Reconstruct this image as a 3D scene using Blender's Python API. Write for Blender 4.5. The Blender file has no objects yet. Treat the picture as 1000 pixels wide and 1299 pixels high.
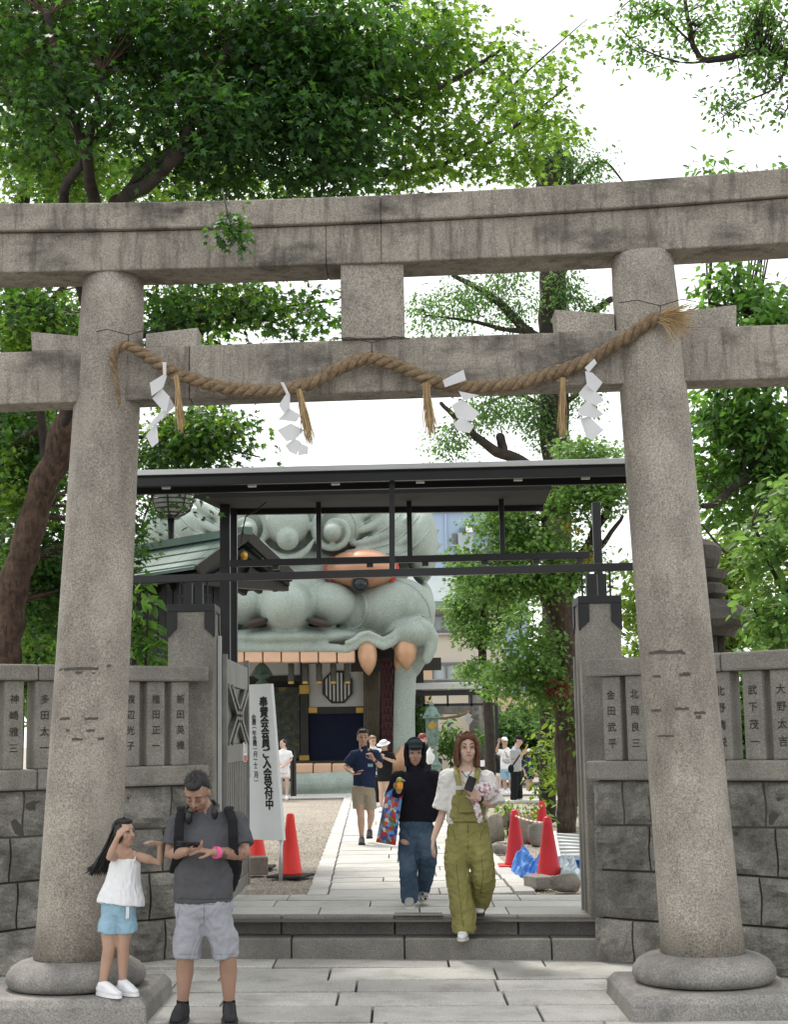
import bpy, bmesh, math, random
import numpy as np
from mathutils import Vector, Matrix, noise as mnoise
random.seed(7); RNG = np.random.default_rng(7)
SC = bpy.context.scene
COL = SC.collection
R = math.radians
# ------------------------------------------------------------------ camera
CAM_Z, F_PX, PITCH, ROLL = 1.862, 1970.0, math.atan(285.5/1970.0), R(1.0)
cd = bpy.data.cameras.new('camera'); cam = bpy.data.objects.new('camera', cd); COL.objects.link(cam)
cd.sensor_fit = 'HORIZONTAL'; cd.sensor_width = 36.0; cd.lens = 36.0*F_PX/1000.0
cd.clip_start = 0.1; cd.clip_end = 2000
CR = Matrix.Rotation(math.pi/2+PITCH, 4, 'X') @ Matrix.Rotation(-ROLL, 4, 'Z')
cam.matrix_world = Matrix.Translation((0, 0, CAM_Z)) @ CR
SC.camera = cam
# ------------------------------------------------------------------ sky, sun, exposure
SUN_EL, SUN_AZ = R(58), R(-28)          # azimuth from +Y (into the picture), towards -X
w = bpy.data.worlds.new('World'); SC.world = w; w.use_nodes = True
nt = w.node_tree; nt.nodes.clear()
sky = nt.nodes.new('ShaderNodeTexSky'); sky.sky_type = 'NISHITA'; sky.sun_disc = False
sky.sun_elevation = SUN_EL; sky.sun_rotation = SUN_AZ; sky.air_density = 1.0; sky.dust_density = 4.0
sm = nt.nodes.new('ShaderNodeVectorMath'); sm.operation = 'SCALE'; sm.inputs['Scale'].default_value = 0.10
mx = nt.nodes.new('ShaderNodeMix'); mx.data_type = 'RGBA'; mx.inputs[0].default_value = 0.86
mx.inputs[7].default_value = (0.98, 1.0, 1.01, 1)      # cloud cover
bg = nt.nodes.new('ShaderNodeBackground'); bg.inputs[1].default_value = 1.0
ow = nt.nodes.new('ShaderNodeOutputWorld')
nt.links.new(sky.outputs[0], sm.inputs[0]); nt.links.new(sm.outputs[0], mx.inputs[6])
nt.links.new(mx.outputs[2], bg.inputs[0]); nt.links.new(bg.outputs[0], ow.inputs[0])
sd = bpy.data.lights.new('sun', 'SUN'); sd.energy = 2.1; sd.angle = R(12); sd.color = (1, 0.95, 0.87)
so = bpy.data.objects.new('sun', sd); COL.objects.link(so)
to_sun = Vector((math.sin(SUN_AZ)*math.cos(SUN_EL), math.cos(SUN_AZ)*math.cos(SUN_EL), math.sin(SUN_EL)))
so.rotation_euler = to_sun.to_track_quat('Z', 'Y').to_euler()
so.location = (0, 0, 40)
SC.view_settings.view_transform = 'Standard'; SC.view_settings.look = 'None'
SC.view_settings.exposure = 0.80; SC.view_settings.gamma = 1.0
SC.cycles.use_denoising = True
SC.cycles.max_bounces = 6; SC.cycles.diffuse_bounces = 3; SC.cycles.glossy_bounces = 2
SC.cycles.transmission_bounces = 4; SC.cycles.transparent_max_bounces = 6
# ------------------------------------------------------------------ pixels to places
CR3 = CR.to_3x3(); CP = Vector((0, 0, CAM_Z))
def ray(px, py): return CR3 @ Vector(((px-500)/F_PX, -(py-649.5)/F_PX, -1.0))
def P(px, py, Y):
    d = ray(px, py); return CP + d*(Y/d.y)
def G(px, py, z=0.0):
    d = ray(px, py); return CP + d*((z-CAM_Z)/d.z)
def MPP(Y): return Y/F_PX              # metres per photograph pixel at depth Y
Z1 = 0.325                              # height of the upper ground
# ------------------------------------------------------------------ mesh building
class MB:
    def __init__(s): s.v = []; s.f = []
    def add(s, vs, fs):
        o = len(s.v); s.v.extend([tuple(v) for v in vs]); s.f.extend([tuple(i+o for i in f) for f in fs]); return s
    def box(s, c, d, M3=None):
        x, y, z = d[0]/2, d[1]/2, d[2]/2
        vs = [Vector((a*x, b*y, e*z)) for a in (-1, 1) for b in (-1, 1) for e in (-1, 1)]
        if M3 is not None: vs = [M3 @ v for v in vs]
        c = Vector(c)
        return s.add([v+c for v in vs], [(0,1,3,2),(4,6,7,5),(0,4,5,1),(2,3,7,6),(0,2,6,4),(1,5,7,3)])
    def bar(s, a, b, w, h, up=(0,0,1)):
        a = Vector(a); b = Vector(b); t = (b-a); L = t.length; t.normalize()
        u = Vector(up); u = u - t*u.dot(t)
        if u.length < 1e-4: u = Vector((0,1,0)) - t*t.y
        u.normalize(); sd_ = t.cross(u)
        M3 = Matrix((t, sd_, u)).transposed()
        return s.box((a+b)/2, (L, w, h), M3)
    def tube(s, pts, rad, n=12, ref=(1,0,0), c0='flat', c1='flat'):
        pts = [Vector(p) for p in pts]; N = len(pts)
        rad = [(r, r) if not isinstance(r, (tuple, list)) else r for r in (rad if isinstance(rad, (list, tuple)) and len(rad) == N else [rad]*N)]
        ref = Vector(ref); rings = []; prev = None
        for i in range(N):
            t = (pts[min(i+1, N-1)] - pts[max(i-1, 0)])
            if t.length < 1e-9: t = Vector((0,0,1))
            t.normalize(); sdv = ref - t*ref.dot(t)
            if sdv.length < 0.15: sdv = prev - t*prev.dot(t) if prev is not None else Vector((0,1,0)) - t*t.y
            if sdv.length < 1e-4: sdv = Vector((0.3,0.8,0.5)).cross(t)
            sdv.normalize(); prev = sdv; up = t.cross(sdv)
            rings.append((pts[i], sdv, up, t, rad[i]))
        full = []
        if c0 == 'round':
            c, a, b, t, r = rings[0]; m = min(r)
            for ph in (75, 50, 25): full.append((c-t*m*math.sin(R(ph)), a, b, r[0]*math.cos(R(ph)), r[1]*math.cos(R(ph))))
        for c, a, b, t, r in rings: full.append((c, a, b, r[0], r[1]))
        if c1 == 'round':
            c, a, b, t, r = rings[-1]; m = min(r)
            for ph in (25, 50, 75): full.append((c+t*m*math.sin(R(ph)), a, b, r[0]*math.cos(R(ph)), r[1]*math.cos(R(ph))))
        vs = []
        for c, a, b, ra, rb in full:
            for k in range(n):
                th = 2*math.pi*k/n; vs.append(c + a*(ra*math.cos(th)) + b*(rb*math.sin(th)))
        fs = []
        for i in range(len(full)-1):
            for k in range(n):
                k2 = (k+1) % n; fs.append((i*n+k, i*n+k2, (i+1)*n+k2, (i+1)*n+k))
        fs.append(tuple(reversed(range(n)))); fs.append(tuple((len(full)-1)*n+k for k in range(n)))
        return s.add(vs, fs)
    def ell(s, c, r, M3=None, n=14, m=9):
        c = Vector(c); vs = [Vector((0,0,-r[2]))]; fs = []
        for i in range(1, m):
            ph = -math.pi/2 + math.pi*i/m
            for k in range(n):
                th = 2*math.pi*k/n
                vs.append(Vector((r[0]*math.cos(ph)*math.cos(th), r[1]*math.cos(ph)*math.sin(th), r[2]*math.sin(ph))))
        vs.append(Vector((0,0,r[2]))); T = len(vs)-1
        for k in range(n): fs.append((0, 1+(k+1) % n, 1+k))
        for i in range(m-2):
            for k in range(n):
                a = 1+i*n; k2 = (k+1) % n; fs.append((a+k, a+k2, a+n+k2, a+n+k))
        a = 1+(m-2)*n
        for k in range(n): fs.append((a+k, a+(k+1) % n, T))
        if M3 is not None: vs = [M3 @ v for v in vs]
        return s.add([v+c for v in vs], fs)
    def lathe(s, c, prof, n=24, sq=None):
        # prof: (radius, z) from bottom to top, closed at both ends
        c = Vector(c); vs = []; fs = []
        for r, z in prof:
            for k in range(n):
                th = 2*math.pi*(k+0.5)/n; vs.append(c+Vector((r*math.cos(th), r*math.sin(th), z)))
        L = len(prof)
        for i in range(L-1):
            for k in range(n):
                k2 = (k+1) % n; fs.append((i*n+k, i*n+k2, (i+1)*n+k2, (i+1)*n+k))
        fs.append(tuple(reversed(range(n)))); fs.append(tuple((L-1)*n+k for k in range(n)))
        return s.add(vs, fs)
    def prism(s, poly, d):
        # poly: list of points in a plane, extruded by vector d
        d = Vector(d); n = len(poly); poly = [Vector(p) for p in poly]
        return s.add(poly+[p+d for p in poly], [tuple(range(n)), tuple(reversed(range(n, 2*n)))] + [(i, i+n, (i+1) % n+n, (i+1) % n) for i in range(n)])
    def mesh(s, name='mesh', fix=True):
        me = bpy.data.meshes.new(name); me.from_pydata(s.v, [], s.f); me.update()
        if fix:
            bm = bmesh.new(); bm.from_mesh(me); bmesh.ops.recalc_face_normals(bm, faces=bm.faces); bm.to_mesh(me); bm.free()
        return me
    def build(s, name, mat, parent=None, smooth=False, bevel=0, fix=True, kind=None):
        return obj(name, s.mesh(name, fix), mat, parent, smooth, bevel, kind)
def obj(name, me, mat, parent=None, smooth=False, bevel=0, kind=None):
    o = bpy.data.objects.new(name, me); COL.objects.link(o)
    if mat is not None:
        me.materials.clear(); me.materials.append(mat)
    if smooth:
        me.polygons.foreach_set('use_smooth', [True]*len(me.polygons))
    if bevel:
        b = o.modifiers.new('bevel', 'BEVEL'); b.width = bevel; b.segments = 2; b.limit_method = 'ANGLE'; b.angle_limit = R(35)
    if parent is not None:
        o.parent = parent; o.matrix_parent_inverse = parent_world(parent).inverted()
    if kind: o['kind'] = kind
    return o
def parent_world(o):
    m = o.matrix_basis.copy()
    if o.parent: m = parent_world(o.parent) @ o.matrix_parent_inverse @ m
    return m
def tag(o, label=None, cat=None, group=None, kind=None):
    if label: o['label'] = label
    if cat: o['category'] = cat
    if group: o['group'] = group
    if kind: o['kind'] = kind
    return o
def thing(name, label, cat, loc=(0,0,0), group=None):
    o = bpy.data.objects.new(name, None); COL.objects.link(o); o.location = loc; o.empty_display_size = 0.2
    return tag(o, label, cat, group)
def remesh(mb, voxel, smooth_it=4, disp=None, name='mesh', fac=0.5):
    me = mb.mesh('tmp'); o = bpy.data.objects.new('tmp', me); COL.objects.link(o)
    m = o.modifiers.new('r', 'REMESH'); m.mode = 'VOXEL'; m.voxel_size = voxel; m.use_smooth_shade = True
    if smooth_it:
        m2 = o.modifiers.new('s', 'SMOOTH'); m2.factor = fac; m2.iterations = smooth_it
    dg = bpy.context.evaluated_depsgraph_get(); dg.update()
    out = bpy.data.meshes.new_from_object(o.evaluated_get(dg)); out.name = name
    bpy.data.objects.remove(o); bpy.data.meshes.remove(me)
    if disp:
        amp, sc = disp[0], disp[1]
        n = len(out.vertices); co = np.empty(n*3); out.vertices.foreach_get('co', co); co = co.reshape(-1, 3)
        no = np.empty(n*3); out.vertices.foreach_get('normal', no); no = no.reshape(-1, 3)
        st = disp[2] if len(disp) > 2 else (1, 1, 1)
        def fold(c):
            q = (c[0]*sc*st[0], c[1]*sc*st[1], c[2]*sc*st[2]); w_ = mnoise.noise((q[0]*0.6+5, q[1]*0.6, q[2]*0.6))
            n1 = mnoise.noise(q); n2 = mnoise.noise((q[0]*1.9+9+2*w_, q[1]*1.9, q[2]*1.9+2*w_)); n3 = mnoise.noise((q[0]*3.1+w_*3, q[1]*3.1, q[2]*3.1+4))
            return n1*0.8+0.7*(0.35-abs(n2)*1.6)+0.35*(0.3-abs(n3)*1.4)
        d = np.array([fold(c) for c in co])
        co = co + no*(d*amp)[:, None]; out.vertices.foreach_set('co', co.ravel()); out.update()
    out.polygons.foreach_set('use_smooth', [True]*len(out.polygons))
    return out
# ------------------------------------------------------------------ materials
def N(t, kind, **kw):
    n = t.nodes.new(kind)
    for k, v in kw.items():
        if k.startswith('i_'):
            key = k[2:]; n.inputs[int(key) if key.isdigit() else key.replace('_', ' ')].default_value = v
        else: setattr(n, k, v)
    return n
def mat(name, col, rough=0.6, var=0.12, vscale=6.0, bump=0.0, bscale=60.0, metal=0.0, speck=0.0, sscale=220.0, speck_light=0.0,
        stain=None, stain_scale=1.5, stain_lo=0.52, stain_hi=0.68, stretch=(1,1,1), transl=None, island=0.0, spec=0.4, coat=0.0, sss=0.0, alpha=None, orand=0.0, stain2=None):
    m = bpy.data.materials.new(name); m.use_nodes = True; t = m.node_tree; t.nodes.clear(); L = t.links.new
    out = N(t, 'ShaderNodeOutputMaterial'); b = N(t, 'ShaderNodeBsdfPrincipled')
    b.inputs['Roughness'].default_value = rough; b.inputs['Metallic'].default_value = metal
    b.inputs['Specular IOR Level'].default_value = spec; b.inputs['Coat Weight'].default_value = coat
    if sss: b.inputs['Subsurface Weight'].default_value = sss; b.inputs['Subsurface Radius'].default_value = (0.02, 0.008, 0.004)
    tc = N(t, 'ShaderNodeTexCoord'); mp = N(t, 'ShaderNodeMapping'); L(tc.outputs['Object'], mp.inputs[0])
    rgb = N(t, 'ShaderNodeRGB'); rgb.outputs[0].default_value = (*col, 1); cur = rgb.outputs[0]
    def scale_by(cur, fac_socket, lo, hi):
        mr = N(t, 'ShaderNodeMapRange', i_1=0.3, i_2=0.7, i_3=lo, i_4=hi); L(fac_socket, mr.inputs[0])
        vm = N(t, 'ShaderNodeVectorMath', operation='SCALE'); L(cur, vm.inputs[0]); L(mr.outputs[0], vm.inputs['Scale']); return vm.outputs[0]
    if var:
        n1 = N(t, 'ShaderNodeTexNoise', i_Scale=vscale, i_Detail=5.0, i_Roughness=0.62); L(mp.outputs[0], n1.inputs['Vector'])
        cur = scale_by(cur, n1.outputs[0], 1-var, 1+var)
    if orand:
        oi = N(t, 'ShaderNodeObjectInfo'); mo = N(t, 'ShaderNodeMapRange', i_1=0.0, i_2=1.0, i_3=1-orand, i_4=1+orand); L(oi.outputs['Random'], mo.inputs[0])
        vo_ = N(t, 'ShaderNodeVectorMath', operation='SCALE'); L(cur, vo_.inputs[0]); L(mo.outputs[0], vo_.inputs['Scale']); cur = vo_.outputs[0]
    if island:
        g = N(t, 'ShaderNodeNewGeometry'); mr = N(t, 'ShaderNodeMapRange', i_1=0.0, i_2=1.0, i_3=1-island, i_4=1+island); L(g.outputs['Random Per Island'], mr.inputs[0])
        vm = N(t, 'ShaderNodeVectorMath', operation='SCALE'); L(cur, vm.inputs[0]); L(mr.outputs[0], vm.inputs['Scale']); cur = vm.outputs[0]
    if speck:
        n2 = N(t, 'ShaderNodeTexNoise', i_Scale=sscale, i_Detail=2.0, i_Roughness=0.7); L(mp.outputs[0], n2.inputs['Vector'])
        cur = scale_by(cur, n2.outputs[0], 1-speck, 1+speck+speck_light)
    if stain:
        mp2 = N(t, 'ShaderNodeMapping'); mp2.inputs['Scale'].default_value = stretch; L(tc.outputs['Object'], mp2.inputs[0])
        n3 = N(t, 'ShaderNodeTexNoise', i_Scale=stain_scale, i_Detail=7.0, i_Roughness=0.68); L(mp2.outputs[0], n3.inputs['Vector'])
        mr = N(t, 'ShaderNodeMapRange', i_1=stain_lo, i_2=stain_hi, i_3=0.0, i_4=0.85); L(n3.outputs[0], mr.inputs[0])
        mixn = N(t, 'ShaderNodeMix', data_type='RGBA', blend_type='MIX'); mixn.inputs[7].default_value = (*stain, 1)
        L(mr.outputs[0], mixn.inputs[0]); L(cur, mixn.inputs[6]); cur = mixn.outputs[2]
    if stain2:
        c2, sc2, lo2, hi2, st2, amt = stain2; mp3 = N(t, 'ShaderNodeMapping'); mp3.inputs['Scale'].default_value = st2; mp3.inputs['Location'].default_value = (3.1,7.7,1.3); L(tc.outputs['Object'], mp3.inputs[0])
        n5 = N(t, 'ShaderNodeTexNoise', i_Scale=sc2, i_Detail=6.0, i_Roughness=0.7); L(mp3.outputs[0], n5.inputs['Vector'])
        mr5 = N(t, 'ShaderNodeMapRange', i_1=lo2, i_2=hi2, i_3=0.0, i_4=amt); L(n5.outputs[0], mr5.inputs[0])
        mix5 = N(t, 'ShaderNodeMix', data_type='RGBA', blend_type='MIX'); mix5.inputs[7].default_value = (*c2, 1); L(mr5.outputs[0], mix5.inputs[0]); L(cur, mix5.inputs[6]); cur = mix5.outputs[2]
    L(cur, b.inputs['Base Color'])
    if bump:
        n4 = N(t, 'ShaderNodeTexNoise', i_Scale=bscale, i_Detail=4.0, i_Roughness=0.6); L(mp.outputs[0], n4.inputs['Vector'])
        bp = N(t, 'ShaderNodeBump', i_Strength=bump, i_Distance=0.02); L(n4.outputs[0], bp.inputs['Height']); L(bp.outputs[0], b.inputs['Normal'])
    if transl:
        tr = N(t, 'ShaderNodeBsdfTranslucent'); tr.inputs[0].default_value = (*transl[:3], 1)
        if island:
            vm2 = N(t, 'ShaderNodeVectorMath', operation='SCALE'); vm2.inputs[0].default_value = transl[:3]; L(mr.outputs[0] if not stain else mr.outputs[0], vm2.inputs['Scale']); L(vm2.outputs[0], tr.inputs[0])
        ms = N(t, 'ShaderNodeMixShader'); ms.inputs[0].default_value = transl[3]
        L(b.outputs[0], ms.inputs[1]); L(tr.outputs[0], ms.inputs[2]); L(ms.outputs[0], out.inputs[0])
    else:
        L(b.outputs[0], out.inputs[0])
    return m
M = {}
M['granite'] = mat('torii_granite', (0.315,0.282,0.238), 0.8, 0.28, 2.2, 0.35, 90, speck=0.52, sscale=80, stain=(0.10,0.08,0.065), stain_scale=1.5, stain_lo=0.47, stain_hi=0.78, stain2=((0.40,0.36,0.31),2.6,0.52,0.72,(1.6,1.6,0.3),0.55), stretch=(1,1,0.35))
M['granite_top'] = mat('weathered_granite', (0.30,0.268,0.225), 0.85, 0.25, 2.0, 0.4, 80, speck=0.36, sscale=85, stain=(0.03,0.027,0.023), stain_scale=2.2, stain_lo=0.50, stain_hi=0.70, stretch=(0.7,1,1.6), stain2=((0.06,0.053,0.045),6.0,0.49,0.66,(2.2,2.2,0.3),0.6))
M['granite_base'] = mat('plinth_granite', (0.25,0.235,0.215), 0.75, 0.2, 2.5, 0.35, 80, speck=0.4, sscale=75, stain=(0.09,0.085,0.08), stain_scale=2.0, stain_lo=0.45, stain_hi=0.75)
M['granite_fence'] = mat('fence_granite', (0.25,0.235,0.205), 0.85, 0.18, 3.0, 0.4, 80, speck=0.35, sscale=85, stain=(0.08,0.075,0.065), stain_scale=1.8, stain_lo=0.48, stain_hi=0.78, stretch=(1,1,0.4))
M['block'] = mat('rough_wall_stone', (0.215,0.205,0.18), 0.9, 0.35, 5.0, 1.0, 28, orand=0.22, speck=0.3, sscale=60, stain=(0.06,0.058,0.05), stain_scale=1.4, stain_lo=0.48, stain_hi=0.74)
M['mortar'] = mat('dark_joint', (0.075,0.07,0.06), 0.95, 0.2, 6)
M['slab'] = mat('paving_granite', (0.46,0.445,0.415), 0.85, 0.14, 1.6, 0.25, 60, speck=0.3, sscale=90, stain=(0.20,0.18,0.15), stain_scale=2.1, stain_lo=0.48, stain_hi=0.78, orand=0.14)
M['slab2'] = mat('pale_paving_granite', (0.52,0.505,0.475), 0.85, 0.12, 1.2, 0.25, 60, speck=0.2, sscale=90, stain=(0.30,0.28,0.24), stain_scale=1.6, stain_lo=0.5, stain_hi=0.8, orand=0.10)
M['step'] = mat('step_granite', (0.21,0.20,0.18), 0.85, 0.16, 3, 0.3, 70, speck=0.35, sscale=90, stain=(0.12,0.11,0.10), stain_scale=2.2, stain_lo=0.45, stain_hi=0.75)
M['bedding'] = mat('slab_bedding', (0.085,0.078,0.066), 0.95, 0.2, 8)
M['gravel'] = mat('gravel_ground', (0.33,0.29,0.24), 0.95, 0.12, 0.8, 1.0, 45, speck=0.5, sscale=38)
M['pebble'] = mat('gravel_pebbles', (0.36,0.32,0.27), 0.9, 0.1, 4, island=0.45)
M['metal_black'] = mat('black_painted_steel', (0.016,0.016,0.018), 0.38, 0.1, 4)
M['soffit'] = mat('dark_soffit', (0.014,0.014,0.016), 0.75, 0.1, 3)
M['alu'] = mat('pale_aluminium', (0.55,0.56,0.56), 0.35, 0.05, 4, metal=0.6)
M['gate_metal'] = mat('weathered_gate_metal', (0.22,0.218,0.205), 0.42, 0.18, 5, metal=0.55, stain=(0.11,0.10,0.09), stain_scale=4, stretch=(1,1,0.2))
M['gate_strip'] = mat('pale_gate_edge', (0.5,0.5,0.48), 0.4, 0.1, 5, metal=0.3)
M['lion'] = mat('pale_green_stone_render', (0.31,0.365,0.325), 0.85, 0.12, 0.6, 0.25, 30, speck=0.22, sscale=32, stain=(0.17,0.20,0.17), stain_scale=0.9, stain_lo=0.52, stain_hi=0.8, stretch=(1,1,0.4))
M['tooth'] = mat('peach_enamel_tooth', (0.62,0.40,0.27), 0.5, 0.06, 3)
M['fang'] = mat('copper_fang', (0.46,0.27,0.16), 0.35, 0.12, 1.5, metal=0.25)
M['eye'] = mat('copper_eye', (0.44,0.235,0.145), 0.3, 0.1, 1.5, metal=0.2)
M['red'] = mat('red_enamel', (0.5,0.03,0.025), 0.35, 0.05)
M['pupil'] = mat('black_glass_lamp', (0.012,0.016,0.022), 0.12, 0.0)
M['nostril'] = mat('nostril_lining', (0.05,0.035,0.03), 0.8, 0.1)
M['plaster'] = mat('white_plaster', (0.62,0.62,0.60), 0.8, 0.05, 2)
M['dark_wood'] = mat('dark_lacquer_wood', (0.028,0.024,0.02), 0.5, 0.2, 3, stretch=(8,8,1))
M['black_plank'] = mat('charred_plank', (0.022,0.024,0.026), 0.6, 0.3, 3)
M['curtain'] = mat('navy_curtain', (0.006,0.011,0.034), 0.85, 0.2, 3)
M['gold'] = mat('gold_fitting', (0.45,0.28,0.07), 0.35, 0.1, 5, metal=0.8)
M['paint_panel'] = mat('painted_screen', (0.05,0.06,0.04), 0.6, 0.6, 6, stain=(0.25,0.17,0.05), stain_scale=2.5, stain_lo=0.55, stain_hi=0.62)
M['maroon'] = mat('maroon_lattice', (0.055,0.012,0.014), 0.6, 0.3, 10)
M['copper_roof'] = mat('verdigris_copper', (0.115,0.175,0.155), 0.55, 0.18, 2.0, stain=(0.08,0.12,0.11), stain_scale=3, stretch=(1,1,1))
M['bronze'] = mat('verdigris_bronze', (0.13,0.20,0.165), 0.6, 0.3, 6, stain=(0.05,0.06,0.05), stain_scale=5)
M['bronze_dark'] = mat('dark_bronze', (0.06,0.062,0.05), 0.5, 0.4, 25)
M['rock'] = mat('garden_rock', (0.25,0.225,0.19), 0.9, 0.3, 4, 0.8, 20, speck=0.2, sscale=60)
M['old_stone'] = mat('old_lantern_stone', (0.085,0.077,0.066), 0.95, 0.35, 4, 0.9, 18, stain=(0.05,0.05,0.04), stain_scale=3)
M['rope'] = mat('rice_straw_rope', (0.33,0.235,0.14), 0.9, 0.35, 30, 1.0, 160, stain=(0.16,0.11,0.065), stain_scale=9, stain_lo=0.45, stain_hi=0.75)
M['straw'] = mat('straw', (0.44,0.31,0.16), 0.85, 0.2, 10, island=0.35)
M['paper'] = mat('white_paper', (0.86,0.86,0.86), 0.8, 0.02, transl=(0.85,0.85,0.87,0.42))
M['wire'] = mat('wire', (0.03,0.028,0.025), 0.5, 0.0)
M['ink'] = mat('black_lettering', (0.015,0.015,0.016), 0.6, 0.0)
M['carve_and_shade'] = mat('carved_lettering_and_shade', (0.085,0.078,0.066), 0.95, 0.2, 20)  # lettering colour, also used for the painted shade strips on the torii columns
M['sign_white'] = mat('sign_board_white', (0.70,0.73,0.73), 0.5, 0.05, 2)
M['white_paint'] = mat('white_paint', (0.78,0.78,0.78), 0.5, 0.03)
M['cone'] = mat('red_cone_plastic', (0.78,0.035,0.025), 0.42, 0.08, 5)
M['cone2'] = mat('faded_red_cone_plastic', (0.56,0.022,0.032), 0.45, 0.1, 5)
M['black_rubber'] = mat('black_rubber', (0.03,0.03,0.03), 0.8, 0.1)
M['tarp'] = mat('blue_tarpaulin', (0.05,0.20,0.58), 0.45, 0.12, 6)
M['tarp2'] = mat('pale_tarpaulin', (0.42,0.5,0.55), 0.5, 0.2, 6)
M['yellow'] = mat('yellow_rope', (0.55,0.36,0.05), 0.7, 0.1)
M['bark'] = mat('brown_bark', (0.085,0.06,0.045), 0.95, 0.45, 8, 1.0, 26, stain=(0.025,0.02,0.016), stain_scale=10, stain_lo=0.46, stain_hi=0.62, stretch=(2.5,2.5,0.3))
M['bark2'] = mat('dark_bark', (0.045,0.036,0.03), 0.95, 0.45, 6, 1.0, 30)
M['bark3'] = mat('reddish_bark', (0.105,0.066,0.047), 0.95, 0.45, 9, 1.0, 26, stain=(0.03,0.022,0.018), stain_scale=10, stain_lo=0.46, stain_hi=0.62, stretch=(2.5,2.5,0.35))
M['leaf_far'] = mat('backlit_maple_leaves', (0.07,0.15,0.03), 0.5, 0.0, island=0.4, transl=(0.31,0.52,0.05,0.46), spec=0.3)
M['leaf_a'] = mat('maple_leaves', (0.030,0.082,0.030), 0.5, 0.0, island=0.6, transl=(0.15,0.34,0.03,0.36), spec=0.35)
M['leaf_b'] = mat('deep_green_leaves', (0.055,0.130,0.036), 0.45, 0.0, island=0.5, transl=(0.21,0.43,0.05,0.42), spec=0.35)
M['leaf_c'] = mat('bright_leaves', (0.10,0.19,0.035), 0.5, 0.0, island=0.35, transl=(0.36,0.52,0.06,0.42), spec=0.3)
M['leaf_d'] = mat('feathery_leaves', (0.055,0.125,0.04), 0.6, 0.0, island=0.4, transl=(0.20,0.38,0.07,0.42))
M['leaf_e'] = mat('clipped_leaves', (0.095,0.19,0.04), 0.5, 0.0, island=0.35, transl=(0.26,0.46,0.09,0.4))
M['leaf_y'] = mat('yellow_leaves', (0.30,0.22,0.03), 0.5, 0.0, island=0.3, transl=(0.6,0.4,0.04,0.4))
M['leaf_r'] = mat('reddish_dry_leaves', (0.16,0.035,0.03), 0.6, 0.0, island=0.3, transl=(0.3,0.06,0.04,0.3))
M['blue_wall'] = mat('pale_blue_wall', (0.33,0.43,0.56), 0.7, 0.04, 0.3)
M['cream_wall'] = mat('cream_wall', (0.55,0.52,0.44), 0.8, 0.05, 0.3)
M['peach_wall'] = mat('peach_wall', (0.62,0.45,0.30), 0.8, 0.05, 0.3)
M['grey_wall'] = mat('grey_wall', (0.42,0.42,0.41), 0.8, 0.06, 0.3)
M['glass'] = mat('window_glass', (0.10,0.13,0.15), 0.12, 0.1, 1, spec=0.6)
M['curtain_white'] = mat('net_curtain', (0.36,0.42,0.45), 0.7, 0.1, 2)
M['frame'] = mat('window_frame', (0.16,0.16,0.16), 0.5, 0.0)
M['tile_roof'] = mat('grey_roof', (0.2,0.24,0.25), 0.7, 0.1, 1)
# vertical / flat lettering
_ch = {}
def glyph(c):
    if c not in _ch:
        cu = bpy.data.curves.new('glyph', 'FONT'); cu.body = c; cu.size = 1.0; cu.resolution_u = 2
        o = bpy.data.objects.new('glyph', cu); COL.objects.link(o)
        dg = bpy.context.evaluated_depsgraph_get(); dg.update()
        me = bpy.data.meshes.new_from_object(o.evaluated_get(dg))
        vs = [v.co.copy() for v in me.vertices]; fs = [tuple(p.vertices) for p in me.polygons]
        bpy.data.objects.remove(o); bpy.data.curves.remove(cu); bpy.data.meshes.remove(me)
        if vs:
            cx = (min(v.x for v in vs)+max(v.x for v in vs))/2; cy = (min(v.y for v in vs)+max(v.y for v in vs))/2
            vs = [Vector((v.x-cx, v.y-cy, 0)) for v in vs]
        _ch[c] = (vs, fs)
    return _ch[c]
def vtext(mb, text, org, u, v, size, pitch, bold=0.0, rot=None):
    # column of characters running along -v from org (centre of the first)
    for i, c in enumerate(text):
        if c == ' ': continue
        vs, fs = glyph(c); o = Vector(org) - Vector(v)*(i*pitch)
        for bx in ([0.0] if not bold else [-bold, 0.0, bold]):
            for by in ([0.0] if not bold else [-bold*0.6, bold*0.6]):
                n_ = Vector(u).cross(Vector(v))*(0.0004*(bx != 0) + 0.0003*(by > 0))
                mb.add([o+n_+Vector(u)*(p.x*size+bx)+Vector(v)*(p.y*size+by) for p in vs], fs)
# ================================================================== ground, paving, steps
def rbox(x0, x1, y0, y1, z0, z1, tilt=0.0):
    mb = MB(); c = ((x0+x1)/2, (y0+y1)/2, (z0+z1)/2); d = (x1-x0, y1-y0, z1-z0)
    M3 = None
    if tilt: M3 = Matrix.Rotation(random.uniform(-tilt, tilt), 3, 'X') @ Matrix.Rotation(random.uniform(-tilt, tilt), 3, 'Y')
    return mb.box(c, d, M3)
def shear(mb, k, y_ref=0.0):      # follow the gate's slight skew: Y += -k*X
    mb.v = [(x, y-k*x, z) for x, y, z in mb.v]; return mb
SK = 0.16
def gate_y(x, off=0.0): return 13.86+off-SK*x
g = MB(); g.add([(-300,-40,-0.05),(300,-40,-0.05),(300,17,-0.05),(-300,17,-0.05)], [(0,1,2,3)])
tag(g.build('ground', M['bedding']), kind='structure')
g = MB(); poly = [(-5.5,12.1),(-1.8,14.6),(1.75,14.15),(5.3,11.5),(300,11.5),(300,600),(-300,600),(-300,12.1)]
g.add([(x, y, Z1-0.03) for x, y in poly]+[(x, y, -0.06) for x, y in poly], [tuple(range(8))]+[(i,(i+1)%8,(i+1)%8+8,i+8) for i in range(8)])
upper = tag(g.build('gravel_yard', M['gravel']), kind='structure')
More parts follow.
